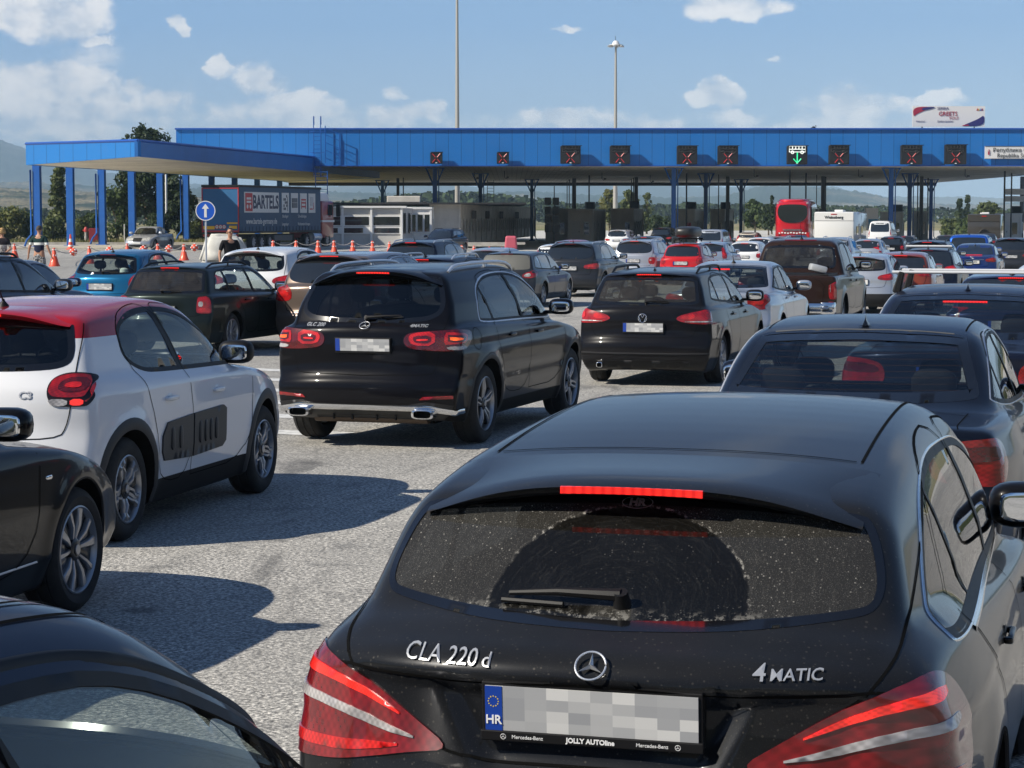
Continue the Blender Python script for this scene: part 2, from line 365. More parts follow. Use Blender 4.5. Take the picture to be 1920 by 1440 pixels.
class Shape:
    """L length, W width, low: side outline of the lower body, gh: of the greenhouse (x from the rear bumper, z up),
    wz: half width of the lower body over z, gz_: half width of the greenhouse over z, bow: plan curve of (rear, front, rear glass, windscreen)"""
    def __init__(s, L, W, low, gh, wz, gwz, bow=(.16, .30, .10, .25), plan=(.07, .14), crown=(.05, .05), k=(.05, .09, .05), axles=(1.0, 3.7), R_=.33, arch=.385, extras=(), groove=(), gplan=(.06, .05), flare=.012, it=2):
        s.L, s.W, s.hw = L, W, W / 2; s.low = Grid2(chaikin(low, it), 2); s.gh = Grid2(chaikin(gh, it), 2)
        s.ghx = (min(p[0] for p in gh), max(p[0] for p in gh)); s.H = max(p[1] for p in gh)
        s.wz = np.array(wz).T; s.gwz = np.array(gwz).T; s.bow = bow; s.plan = plan; s.crown = crown; s.k = k; s.axles = axles; s.R = R_; s.arch = arch; s.extras = extras; s.groove = groove; s.gplan = gplan; s.flare = flare
    def f(s, x, y, z):
        ay = np.abs(y); hw = s.hw; t = np.clip(ay / hw, 0, 1.3); L = s.L; xm = L * .5
        wr = np.clip((xm - x) / xm, 0, 1.2); wf = np.clip((x - xm) / (L - xm), 0, 1.2)
        xl = x - s.bow[0] * t ** 3 * wr + s.bow[1] * t ** 2.6 * wf
        dl = s.low(xl, z + s.crown[0] * t ** 2.4)
        pw = 1 - s.plan[0] * sstep((1.1 - x) / 1.1) ** 1.5 - s.plan[1] * sstep((x - (L - 1.3)) / 1.3) ** 1.5
        wl = np.interp(z, s.wz[0], s.wz[1]) * pw
        for cx in s.axles:
            r = np.hypot(x - cx, z - s.R); wl = wl + s.flare * np.exp(-((r - s.arch - .02) / .07) ** 2) * (z > .1)
        for gx, zz, dep, wd in s.groove: wl = wl - dep * np.exp(-((z - zz - gx * x) / wd) ** 2)
        low = smax(dl, ay - wl, s.k[0])
        g0, g1 = s.ghx; gm = (g0 + g1) / 2; tg = np.clip(ay / (hw * .8), 0, 1.3)
        gr = np.clip((gm - x) / (gm - g0), 0, 1.2); gf = np.clip((x - gm) / (g1 - gm), 0, 1.2)
        xg = x - s.bow[2] * tg ** 2.5 * gr + s.bow[3] * tg ** 2.5 * gf
        dg = s.gh(xg, z + s.crown[1] * tg ** 2.4)
        wg = np.interp(z, s.gwz[0], s.gwz[1]) * (1 - s.gplan[0] * gr ** 3 - s.gplan[1] * gf ** 3)
        green = smax(dg, ay - wg, s.k[1])
        d = smin(low, green, s.k[2])
        for e in s.extras: d = e(d, x, ay, z)
        return d
    def grad(s, P, e=.012):
        x, y, z = P.T; g = np.stack([s.f(x + e, y, z) - s.f(x - e, y, z), s.f(x, y + e, z) - s.f(x, y - e, z), s.f(x, y, z + e) - s.f(x, y, z - e)], 1)
        n = np.linalg.norm(g, axis=1, keepdims=True); return g / np.maximum(n, 1e-9), n[:, 0] / (2 * e)
    def snap(s, P, off=0.0, it=5):
        P = np.array(P, float)
        for _ in range(it):
            g, gn = s.grad(P); d = s.f(*P.T) / np.maximum(gn, .3); P = P - g * np.clip(d, -.1, .1)[:, None]
        if np.any(off): P = P + s.grad(P)[0] * (off if np.isscalar(off) else np.array(off)[:, None])
        return P
    def cast(s, axis, U, off=0.0):
        """project 2D outline points on the body: 'left'/'right' (x,z), 'rear'/'front' (y,z), 'top' (x,y), 'corner' (angle, z)"""
        U = np.array([u[:2] for u in U], float); n = len(U); L, hw = s.L, s.hw
        if axis in ('left', 'right'):
            sg = 1 if axis == 'left' else -1; A = np.c_[U[:, 0], np.full(n, sg * (hw + .15)), U[:, 1]]; B = np.c_[U[:, 0], np.full(n, sg * .15), U[:, 1]]
        elif axis == 'rear': A = np.c_[np.full(n, -.2), U]; B = np.c_[np.full(n, L * .5), U]
        elif axis == 'front': A = np.c_[np.full(n, L + .2), U]; B = np.c_[np.full(n, L * .5), U]
        elif axis == 'top': A = np.c_[U, np.full(n, s.H + .3)]; B = np.c_[U, np.full(n, .3)]
        elif axis in ('corner', 'cornerr'):
            sg = 1 if axis == 'corner' else -1; a = U[:, 0]
            B = np.c_[np.full(n, 1.1), np.zeros(n), U[:, 1]]; A = B + np.c_[-np.cos(a), sg * np.sin(a), np.zeros(n)] * 1.6
        m_ = 40; ts = np.linspace(0, 1, m_); PP = A[None] + (B - A)[None] * ts[:, None, None]; ins = (s.f(PP[..., 0].ravel(), PP[..., 1].ravel(), PP[..., 2].ravel()) < 0).reshape(m_, n)
        q = ins.argmax(0); found = ins.any(0); T1 = np.where(found, ts[q], 1.0); T0 = np.where(found, ts[np.maximum(q - 1, 0)], 0.0)
        for _ in range(12):
            tm = (T0 + T1) / 2; P = A + (B - A) * tm[:, None]; ins = s.f(*P.T) < 0; T1 = np.where(ins & found, tm, T1); T0 = np.where(~ins & found, tm, T0)
        P = A + (B - A) * ((T0 + T1) / 2)[:, None]
        if not found.all():
            ok = np.where(found)[0]
            for i in np.where(~found)[0]:
                if len(ok): P[i] = P[ok[np.argmin(np.hypot(*(U[ok] - U[i]).T))]]
        if np.any(off): P = P + s.grad(P)[0] * off
        return P
def shell(sh, cell):
    m = .25; lo = np.array([-m, -sh.hw - m, .16]); hi = np.array([sh.L + m, sh.hw + m, sh.H + .2])
    n = np.maximum(2, np.round((hi - lo) / cell).astype(int)); n[1] += n[1] % 2
    ilo = np.array([.45, -sh.hw * .42, .42]); ihi = np.array([sh.L - .5, sh.hw * .42, .60])
    ids = {}; V = []; F = []
    def vid(i, j, k):
        key = (i, j, k)
        if key not in ids: ids[key] = len(V); V.append(key)
        return ids[key]
    nx, ny, nz = n
    for k, o in ((0, 1), (nz, 0)):
        for i in range(nx):
            for j in range(ny):
                q = [vid(i, j, k), vid(i + 1, j, k), vid(i + 1, j + 1, k), vid(i, j + 1, k)]; F.append(q[::-1] if o else q)
    for j, o in ((0, 0), (ny, 1)):
        for i in range(nx):
            for k in range(nz):
                q = [vid(i, j, k), vid(i + 1, j, k), vid(i + 1, j, k + 1), vid(i, j, k + 1)]; F.append(q[::-1] if o else q)
    for i, o in ((0, 1), (nx, 0)):
        for j in range(ny):
            for k in range(nz):
                q = [vid(i, j, k), vid(i, j + 1, k), vid(i, j + 1, k + 1), vid(i, j, k + 1)]; F.append(q[::-1] if o else q)
    V = np.array(V, float); U = V / n; O = lo + (hi - lo) * U; I = ilo + (ihi - ilo) * U
    t0 = np.zeros(len(V)); t1 = np.ones(len(V))
    for _ in range(18):
        tm = (t0 + t1) / 2; P = I + (O - I) * tm[:, None]; ins = sh.f(*P.T) < 0; t0 = np.where(ins, tm, t0); t1 = np.where(ins, t1, tm)
    P = I + (O - I) * ((t0 + t1) / 2)[:, None]
    return P, np.array(F)
def patch2d(outer, holes, step):
    """triangulate an outline with holes, with inner points so it can follow a curved body"""
    loops = [resample(outer, step)] + [resample(h, step) for h in holes]
    pts = []; edges = []
    for lp in loops:
        b = len(pts); pts += [Vector(p[:2]) for p in lp]; n = len(lp); edges += [(b + i, b + (i + 1) % n) for i in range(n)]
    O = np.array([p[:2] for p in loops[0]]); x0, y0 = O.min(0); x1, y1 = O.max(0)
    gx, gy = np.meshgrid(np.arange(x0, x1, step) + step / 2, np.arange(y0, y1, step) + step / 2); gx = gx.ravel(); gy = gy.ravel()
    if len(gx):
        ok = inpoly(gx, gy, loops[0])
        for h in loops[1:]: ok &= ~inpoly(gx, gy, h)
        for lp in loops: ok &= segdist(gx, gy, lp) > step * .5
        pts += [Vector((a, b)) for a, b in zip(gx[ok], gy[ok])]
    r = delaunay_2d_cdt(pts, edges, [], 0, 1e-6); V = np.array([tuple(v) for v in r[0]]); F = [tuple(f) for f in r[2]]
    C = np.array([V[list(f)].mean(0) for f in F]); ok = inpoly(C[:, 0], C[:, 1], loops[0])
    for h in loops[1:]: ok &= ~inpoly(C[:, 0], C[:, 1], h)
    F = [f for f, o in zip(F, ok) if o]; return V, F
def patch(sh, name, axis, outer, mat, parent, off=.002, holes=(), step=.04, skirt=.008, obj=True):
    V2, F = patch2d(outer, holes, step); P = sh.cast(axis, V2); G = sh.grad(P)[0]; V = P + G * off
    nrm = np.cross(V[F[0][1]] - V[F[0][0]], V[F[0][2]] - V[F[0][0]])
    tot = sum(float(np.cross(V[f[1]] - V[f[0]], V[f[2]] - V[f[0]]) @ G[f[0]]) for f in F[::max(1, len(F) // 40)])
    if tot < 0: F = [f[::-1] for f in F]
    if skirt:
        cnt = {}
        for f in F:
            for a, b in zip(f, f[1:] + f[:1]): cnt[(a, b)] = 1
        E_ = [e for e in cnt if (e[1], e[0]) not in cnt]; ring = {}; V = list(V)
        for a, b in E_:
            for q in (a, b):
                if q not in ring: ring[q] = len(V); V.append(P[q] - G[q] * skirt)
        # separate edge verts keep the rim crisp
        dup = {}
        for a, b in E_:
            for q in (a, b):
                if q not in dup: dup[q] = len(V); V.append(V[q])
        F = list(F) + [(dup[b], dup[a], ring[a], ring[b]) for a, b in E_]
    if not obj: return V, F
    return mesh_obj(name, V, F, mat, parent)
def strip(sh, name, pts, width, mat, parent, off=.001, raised=0.0, step=.03, closed=False, obj=True, mb=None, sm=2, snapit=5):
    """a line laid on the body (panel gap, chrome strip, rubber seal)"""
    P = np.array(resample(chaikin([tuple(p) for p in pts], sm, closed) if sm else pts, step, closed)); P = sh.snap(P, 0, snapit); G = sh.grad(P)[0]; n = len(P)
    V = []; F = []
    for i in range(n):
        a = P[(i - 1) % n] if closed else P[max(i - 1, 0)]; b = P[(i + 1) % n] if closed else P[min(i + 1, n - 1)]
        d = b - a; d /= np.linalg.norm(d) + 1e-9; sd = np.cross(d, G[i]); sd /= np.linalg.norm(sd) + 1e-9
        V += [P[i] + sd * width / 2 + G[i] * (off - (0.006 if raised else 0)), P[i] + G[i] * (off + raised), P[i] - sd * width / 2 + G[i] * (off - (0.006 if raised else 0))]
    for i in range(n if closed else n - 1):
        j = (i + 1) % n
        for q in (0, 1): F.append((i * 3 + q, j * 3 + q, j * 3 + q + 1, i * 3 + q + 1))
    F = [f[::-1] for f in F]
    if mb is not None: mb.add(V, F); return
    return mesh_obj(name, V, F, mat, parent)
def mir(pts): return [(-p[0], *p[1:]) for p in pts][::-1]
def full(half):
    """half outline of points with y >= 0, from the lower middle outwards and back to the upper middle"""
    return [tuple(p) for p in half] + [(-p[0], p[1]) for p in half][::-1]
M_BLK = simple('black_trim', (0.008, 0.008, 0.009), 0.5, spec=0.25); M_GAP = simple('panel_gap', (0.003, 0.003, 0.003), 0.9, spec=0.1)
M_CHR = simple('chrome', (0.75, 0.76, 0.78), 0.12, 1.0); M_ALU = simple('satin_aluminium', (0.62, 0.65, 0.70), 0.32, 0.6)
M_TYRE = simple('tyre_rubber', (0.018, 0.018, 0.018), 0.85, var=0.25, scale=20, bump=0.15, bscale=90); M_RIMD = simple('dark_rim', (0.02, 0.02, 0.022), 0.35, 0.3, coat=0.4)
M_RIM = simple('machined_rim', (0.36, 0.37, 0.39), 0.32, 0.75); M_WELL = simple('wheel_housing', (0.006, 0.006, 0.006), 0.95, spec=0.1)
M_FRIT = simple('window_edge', (0.006, 0.006, 0.007), 0.12, coat=0.6); M_SEAT = simple('seat_fabric', (0.035, 0.035, 0.038), 0.8, var=0.2, scale=12); M_SEATB = simple('beige_seat', (0.25, 0.2, 0.14), 0.7)
M_OPQ = simple('dark_glass', (0.012, 0.015, 0.018), 0.03, coat=1.0, spec=0.8); M_OPQ.node_tree.nodes
M_RED = lens('red', (0.33, 0.006, 0.008)); M_REDD = lens('dark_red', (0.10, 0.003, 0.005)); M_REDL = lens('lit_red', (0.80, 0.02, 0.012), 0.55, 160); M_AMB = lens('lit_amber', (1.0, 0.13, 0.01), 0.7, 160)
M_CLR = lens('clear', (0.42, 0.40, 0.40)); M_REDM = lens('bright_red', (0.55, 0.012, 0.012)); M_BRK = lens('brake_strip', (1.0, 0.03, 0.015), 1.1, 40); M_BRKO = lens('unlit_brake', (0.22, 0.004, 0.004))
def brake_mat():
    m, T, out = new_mat('brake_strip'); tco = T.n('ShaderNodeTexCoord').outputs['Object']; y = T.n('ShaderNodeSeparateXYZ', {0: tco}).outputs[1]
    f = T.maprange(T.math('SINE', T.math('MULTIPLY', y, 2 * math.pi / 0.026)), -1, 1, 0.30, 1.0); c = T.mix(f, (0.20, 0.001, 0.001), (1.0, 0.022, 0.012))
    pbsdf(T, out, col=(0.35, 0.01, 0.01), rough=0.3, coat=1.0, emc=c, em=0.95); return m
M_BRK = brake_mat()
M_PLT = None
def plate_mat():
    if 'plate' in MATS: return MATS['plate']
    m, T, out = new_mat('plate')
    tco = T.n('ShaderNodeTexCoord').outputs['Object']
    q = T.n('ShaderNodeVectorMath', {0: tco, 1: (0.054, 0.054, 0.028)}, operation='SNAP').outputs[0]
    wn = T.n('ShaderNodeTexWhiteNoise', {0: q}, noise_dimensions='3D').outputs[0]
    c = T.mix(wn, (0.26, 0.27, 0.29), (0.62, 0.62, 0.61))
    pbsdf(T, out, col=c, rough=0.4); MATS['plate'] = m; return m
M_PLT = plate_mat(); M_PLW = simple('plate_white', (0.70, 0.70, 0.68), 0.4); M_EU = simple('plate_blue', (0.01, 0.05, 0.32), 0.4); M_INK = simple('plate_ink', (0.01, 0.01, 0.01), 0.5)
M_GOLD = simple('plate_star', (0.8, 0.6, 0.05), 0.5); M_WHT = simple('white_ink', (0.8, 0.8, 0.8), 0.5)
G_DARK = glass('privacy', (0.14, 0.145, 0.155)); G_MID = glass('tinted', (0.50, 0.55, 0.55)); G_CLR = glass('clear', (0.72, 0.78, 0.76)); G_SMOKE = glass('smoke', (0.38, 0.41, 0.42), lines=True)
G_DUST = glass('dusty', (0.36, 0.38, 0.36), dirt=0.10, lines=True); G_DUSTD = glass('dusty_dark', (0.09, 0.095, 0.10), dirt=0.10, lines=True)

def text_mb(body, size, depth=0.002, sx=1.0, align='CENTER', shear=0.0, extr=True, bold=0.0):
    c = bpy.data.curves.new('text', 'FONT'); c.body = body; c.size = size; c.extrude = depth if extr else 0; c.align_x = align; c.align_y = 'CENTER'; c.shear = shear; c.offset = bold; c.resolution_u = 3
    o = bpy.data.objects.new('text', c); S.collection.objects.link(o); bpy.context.view_layer.update()
    me = bpy.data.meshes.new_from_object(o.evaluated_get(bpy.context.evaluated_depsgraph_get())); bpy.data.objects.remove(o)
    bm = bmesh.new(); bm.from_mesh(me); bmesh.ops.remove_doubles(bm, verts=bm.verts, dist=size * .0004); bmesh.ops.triangulate(bm, faces=[f for f in bm.faces if len(f.verts) > 3]); bm.to_mesh(me); bm.free()
    V = [Vector((v.co.x * sx, v.co.y, v.co.z)) for v in me.vertices]; F = [tuple(p.vertices) for p in me.polygons]; bpy.data.meshes.remove(me)
    return V, F
def text_on(sh, name, body, y, z, size, mat, parent, off=.004, sx=1.0, depth=.002, shear=0, bold=0.0):
    """raised letters that follow the rear face of a car (reads from behind)"""
    V, F = text_mb(body, size, depth, sx, shear=shear, bold=bold)
    P = sh.cast('rear', [(y - v.x, z + v.y) for v in V]); G = sh.grad(P)[0]
    V = [P[i] + G[i] * (off + V[i].z) for i in range(len(V))]
    return mesh_obj(name, V, F, mat, parent, smooth=False)
def flat_text(name, body, size, mat, parent, M, sx=1.0, depth=.001, align='CENTER', bold=0.0):
    V, F = text_mb(body, size, depth, sx, align, bold=bold); return mesh_obj(name, [M @ v for v in V], F, mat, parent, smooth=False)

WHEELS = {}
def wheel_meshes(Rr, style, wdt=.22, n=48):
    key = (round(Rr, 3), style, n)
    if key in WHEELS: return WHEELS[key]
    rr = {'big': Rr * .70, 'star': Rr * .69, 'c3': Rr * .66, 'multi': Rr * .70, 'std': Rr * .66, 'steel': Rr * .62}[style]
    h = wdt / 2; t = MB()
    prof = [(rr - .005, h - .03), (rr, h - .012), (rr + .015, h - .002), ((rr + Rr) / 2, h + .006), (Rr - .025, h - .004), (Rr - .008, h - .022)]
    for q in (-.06, -.055, -.02, -.015, .015, .02, .055, .06): prof.append((Rr - (0 if abs(abs(q) - .0175) > .004 and abs(abs(q) - .0575) > .004 else .006), -q * wdt / .22))
    prof = prof[:6] + [(Rr, h - .04), (Rr - .006, h - .043), (Rr - .006, h - .052), (Rr, h - .055), (Rr, .012), (Rr - .006, .009), (Rr - .006, -.009), (Rr, -.012), (Rr, -h + .055), (Rr - .006, -h + .052), (Rr - .006, -h + .043), (Rr, -h + .04)] + [(a, -b) for a, b in prof[:6]][::-1]
    t.lathe(prof, 'Y', n); tyre = t
    r = MB(); r.lathe([(rr + .002, h - .006), (rr - .006, h - .002), (rr - .014, h - .012), (rr - .02, h - .05), (rr - .03, -h + .02)], 'Y', n, m=0 if style != 'steel' else 1)
    r.lathe([(rr - .028, 0.0), (.16, 0.0), (.0, 0.0)], 'Y', 24, m=1); r.lathe([(.15, .012), (.0, .02)], 'Y', 20, m=2)     # brake disc behind the spokes
    def spoke(a0, a1, w0, w1, r0, r1, z0, z1, m, th=.018):
        V = []; 
        for (rad, a, wd, z) in ((r0, a0, w0, z0), ((r0 + r1) / 2, (a0 + a1) / 2, (w0 + w1) / 2 * .9, (z0 + z1) / 2 + .012), (r1, a1, w1, z1)):
            ca, sa = math.cos(a), math.sin(a)
            for s, dz in ((-1, -.006), (-.7, 0), (.7, 0), (1, -.006)): V.append((rad * ca - s * wd * sa, z + dz, rad * sa + s * wd * ca))
            for s in (1, -1): V.append((rad * ca - s * wd * sa, z - th - .01, rad * sa + s * wd * ca))
        F = []
        for q in range(2):
            for k in range(6): F.append((q * 6 + k, q * 6 + (k + 1) % 6, q * 6 + 6 + (k + 1) % 6, q * 6 + 6 + k))
        r.add(V, F, m)
    zc = h - .03
    if style == 'star':
        for i in range(5):
            a = 2 * math.pi * i / 5 + math.pi / 2
            for s in (-1, 1): spoke(a + s * .30, a + s * .07, .016, .009, .045, rr - .012, zc, h - .014, 0); spoke(a + s * .28, a + s * .13, .02, .02, .045, rr - .012, zc - .012, h - .03, 1)
    elif style == 'c3':
        for i in range(5):
            a = 2 * math.pi * i / 5 + math.pi / 2
            for s in (-1, 1): spoke(a + s * .12, a + s * .52, .011, .011, .06, rr * .72, zc, h - .014, 0); spoke(a + s * .52, a + s * .44, .011, .012, rr * .70, rr - .01, h - .014, h - .012, 0)
            spoke(a, a, .03, .028, .03, rr - .01, zc - .03, h - .035, 1)
            spoke(a + .628, a + .628, .012, .02, .03, rr - .01, zc - .01, h - .02, 0)
    elif style == 'big':
        for i in range(10):
            a = 2 * math.pi * i / 10 + .2; s = 1 if i % 2 else -1
            spoke(a + s * .06, a + s * .02, .008, .030 if i % 2 == 0 else .016, .04, rr - .010, zc, h - .012, 0); spoke(a + .31, a + .31, .014, .05, .04, rr - .014, zc - .02, h - .035, 1)
    elif style == 'multi':
        for i in range(10): spoke(2 * math.pi * i / 10, 2 * math.pi * i / 10, .014, .013, .05, rr - .01, zc, h - .014, 0)
    elif style == 'std':
        for i in range(5):
            a = 2 * math.pi * i / 5 + math.pi / 2; spoke(a, a, .034, .022, .03, rr - .01, zc, h - .014, 0)
            spoke(a + .2, a + .13, .012, .012, .05, rr - .01, zc, h - .02, 0)
    else:
        for i in range(8): a = 2 * math.pi * i / 8; spoke(a, a, .045, .06, .03, rr - .01, zc - .01, h - .02, 0)
    r.lathe([(.062, h - .045), (.06, zc + .006), (.05, zc + .012), (.034, zc + .013), (.032, zc + .018), (0, zc + .02)], 'Y', 20, m=1 if style in ('star', 'big', 'c3') else 0)
    r.lathe([(.028, zc + .019), (.026, zc + .0215), (0, zc + .0225)], 'Y', 16, m=0)
    def mk(mb, name, mats):
        me = bpy.data.meshes.new(name); me.from_pydata([tuple(v) for v in mb.V], [], mb.F)
        for m in mats: me.materials.append(m)
        me.polygons.foreach_set('material_index', np.array(mb.M, dtype=np.int32)); me.polygons.foreach_set('use_smooth', [True] * len(me.polygons))
        bm = bmesh.new(); bm.from_mesh(me); bmesh.ops.recalc_face_normals(bm, faces=bm.faces); bm.to_mesh(me); bm.free(); me.set_sharp_from_angle(angle=R(35)); return me
    WHEELS[key] = (mk(tyre, 'tyre', [M_TYRE]), mk(r, 'wheel', [M_RIM, M_RIMD, M_ALU])); return WHEELS[key]
def add_wheels(root, sh, style, track, far=False, wdt=.22):
    ty, rm = wheel_meshes(sh.R, style, wdt, 24 if far else 56)
    for x in sh.axles:
        for s in (1, -1):
            w = bpy.data.objects.new('wheel', rm); link(w, root); w.location = (x, s * (track - wdt / 2), sh.R); w.rotation_euler = (0, random.uniform(0, 6), 0 if s > 0 else math.pi)
            t = bpy.data.objects.new('tyre', ty); link(t, w)
def superell(c, d, p=2.6, n=14, rot=None):
    V = []; F = []
    def sp(v, e): return math.copysign(abs(v) ** e, v)
    e = 2 / p
    for i in range(n + 1):
        ph = -math.pi / 2 + math.pi * i / n
        for j in range(2 * n):
            th = math.pi * j / n; v = Vector((d[0] / 2 * sp(math.cos(ph), e) * sp(math.cos(th), e), d[1] / 2 * sp(math.cos(ph), e) * sp(math.sin(th), e), d[2] / 2 * sp(math.sin(ph), e)))
            if rot is not None: v = rot @ v
            V.append(v + Vector(c))
    for i in range(n):
        for j in range(2 * n): k = (j + 1) % (2 * n); F.append((i * 2 * n + j, i * 2 * n + k, (i + 1) * 2 * n + k, (i + 1) * 2 * n + j))
    return V, F
def interior(root, sh, c):
    W = sh.W; xf = c.get('seat_x', sh.L * .50); xr = c.get('rear_x', xf - .85); m = c.get('seat_mat', M_SEAT); zs = c.get('seat_z', .52)
    def seat(name, x, y, wd):
        b = MB(); b.add(*superell((x + .12, y, zs - .06), (.52, wd, .20), 4, 8)); b.add(*superell((x - .18, y, zs + .24), (.16, wd * .95, .62), 3.5, 8, Matrix.Rotation(R(-14), 3, 'Y')))
        for yy in ((y,) if wd < .8 else (y - wd * .34, y + wd * .34)):
            b.add(*superell((x - .285, yy, zs + .64), (.10, .25, .17), 3, 7, Matrix.Rotation(R(-10), 3, 'Y'))); b.tube([(x - .25, yy - .06, zs + .5), (x - .27, yy - .06, zs + .6)], .007, 5); b.tube([(x - .25, yy + .06, zs + .5), (x - .27, yy + .06, zs + .6)], .007, 5)
        return b.build(name, m, root, True)
    seat('front_seat', xf, W * .2, .5); seat('front_seat', xf, -W * .2, .5); seat('rear_seat', xr, 0, W * .66)
    b = MB(); dx = sh.ghx[1] - .75; zd = c.get('dash_z', .86)
    b.add(*superell((dx + .25, 0, zd - .12), (.62, W * .76, .30), 4, 10)); b.box((sh.L * .48, 0, .30), (2.6, W * .74, .05)); b.box((xr - .55, 0, zs + .04), (.75, W * .66, .03))
    b.build('dashboard', M_SEAT, root, True)
    b = MB(); y = W * .2; cx = dx - .18; n = 20; Rm = Matrix.Rotation(R(-22), 3, 'Y')
    b.tube([Vector((cx, y, zd + .02)) + Rm @ Vector((0, .185 * math.cos(2 * math.pi * i / n), .185 * math.sin(2 * math.pi * i / n))) for i in range(n + 1)], .016, 6); b.box((cx + .01, y, zd), (.03, .34, .05)); b.tube([(cx, y, zd), (cx + .3, y, zd - .1)], .03)
    b.build('steering_wheel', M_BLK, root, True)

def make_car(c):
    """c: description of one car; its local x runs forward from the rear bumper, y to the left, z up"""
    sh = c['shape']; lod = c.get('lod', 2); cell = c.get('cell', {0: .02, 1: .03, 2: .045, 3: .075}[lod]); pm = c['paint']
    root = bpy.data.objects.new(c['name'], None); link(root); root.empty_display_size = .3
    tagit(root, c['label'], c['cat'], c.get('group', 'cars queuing at the border crossing'))
    V, F = shell(sh, cell)
    key_s = 'side'; dlo = chaikin(c['dlo'], c.get('dlo_it', 2)) if c.get('dlo') else None
    rw = chaikin(c['rw'], c.get('rw_it', 2)) if c.get('rw') else None; fw = chaikin(c['fw'], 2) if c.get('fw') else None
    openw = lod <= 1 and c.get('open', True)
    xm = sh.L * .5
    def vsel(axis, V):
        if axis == 'side': return np.abs(V[:, 1]) > sh.hw * .48, np.c_[V[:, 0], V[:, 2]]
        if axis == 'rear': return (V[:, 0] < sh.L * .42), np.c_[V[:, 1], V[:, 2]]
        if axis == 'front': return (V[:, 0] > sh.L * .55), np.c_[V[:, 1], V[:, 2]]
        if axis == 'top': return V[:, 2] > .6, V[:, :2].copy()
    def snap_to(axis, poly, tol):
        sel, uv = vsel(axis, V); d, qx, qy = segdist(uv[:, 0], uv[:, 1], poly, True)
        N = sh.grad(V)[0]
        ok = sel & (d < tol) & ({'side': np.abs(N[:, 1]), 'rear': -N[:, 0], 'front': N[:, 0], 'top': N[:, 2]}[axis] > .12)
        i = np.where(ok)[0]
        if not len(i): return
        if axis == 'side':
            for s, ax in ((1, 'left'), (-1, 'right')):
                j = i[V[i, 1] * s > 0]
                if len(j): V[j] = sh.cast(ax, np.c_[qx[j], qy[j]])
        else: V[i] = sh.cast(axis, np.c_[qx[i], qy[i]])
    arch = [(a, [(ax + sh.arch * math.cos(t), sh.R + sh.arch * math.sin(t)) for t in np.linspace(0, 2 * math.pi, 40)[:-1]]) for a, ax in enumerate(sh.axles)]
    for _, p in arch: snap_to('side', p, cell * .55)
    if openw:
        if dlo: snap_to('side', inset(dlo, .012), cell * .5)
        if rw: snap_to('rear', inset(rw, .012), cell * .5)
        if fw: snap_to('front', inset(fw, .012), cell * .5)
    N = sh.grad(V, .018)[0]; C = V[F].mean(1); FN = N[F].mean(1)
    keep = np.ones(len(F), bool)
    for _, p in arch: keep &= ~((np.abs(C[:, 1]) > sh.hw - .30) & inpoly(C[:, 0], C[:, 2], p))
    side = (np.abs(FN[:, 1]) > .3) & (np.abs(C[:, 1]) > sh.hw * .45)
    if openw:
        if dlo: keep &= ~(side & inpoly(C[:, 0], C[:, 2], inset(dlo, .010)))
        if rw: keep &= ~((C[:, 0] < sh.L * .42) & (FN[:, 0] < -.12) & inpoly(C[:, 1], C[:, 2], inset(rw, .010)))
        if fw: keep &= ~((C[:, 0] > sh.L * .55) & (FN[:, 0] > .1) & inpoly(C[:, 1], C[:, 2], inset(fw, .010)))
    part = np.zeros(len(F), int); pnames = ['body']; doors = c.get('doors', [])
    if lod <= 2:
        for poly in doors:
            for s in (1, -1):
                pnames.append('door'); part[side & (C[:, 1] * s > 0) & inpoly(C[:, 0], C[:, 2], poly)] = len(pnames) - 1
        if c.get('gate'): pnames.append(c.get('gate_name', 'tailgate')); part[(part == 0) & (C[:, 0] < c.get('gate_x', 1.0)) & (FN[:, 0] < -.12) & inpoly(C[:, 1], C[:, 2], c['gate'])] = len(pnames) - 1
        if c.get('lid'): pnames.append('boot_lid'); part[(part == 0) & (C[:, 2] > .6) & inpoly(C[:, 0], C[:, 1], c['lid'])] = len(pnames) - 1
        if c.get('hood'): pnames.append('bonnet'); part[(part == 0) & (FN[:, 2] > .3) & (C[:, 0] > sh.L * .6) & inpoly(C[:, 0], C[:, 1], c['hood'])] = len(pnames) - 1
        if c.get('bumper_z'): pnames.append('rear_bumper'); part[(part == 0) & (C[:, 0] < c.get('bumper_x', .55)) & (C[:, 2] < c['bumper_z'])] = len(pnames) - 1; pnames.append('front_bumper'); part[(part == 0) & (C[:, 0] > sh.L - .5) & (C[:, 2] < c['bumper_z'])] = len(pnames) - 1
    objs = {}; dl = []
    for k, nm in enumerate(pnames):
        fs = F[keep & (part == k)]
        if not len(fs): dl.append(None); continue
        used = np.unique(fs); mp = np.full(len(V), -1); mp[used] = np.arange(len(used))
        o = mesh_obj(nm, V[used], mp[fs], pm, root); o.data.normals_split_custom_set_from_vertices([tuple(n) for n in N[used]]); objs.setdefault(nm, []).append(o); dl.append(o)
    body = objs['body'][0]; gate = (objs.get(c.get('gate_name', 'tailgate')) or [root])[0]; bumper = (objs.get('rear_bumper') or [root])[0]
    # wheels and housings
    add_wheels(root, sh, c.get('wheel', 'std'), sh.hw - c.get('inset', .035), lod >= 3, c.get('tyre_w', .215))
    b = MB(); na = 20
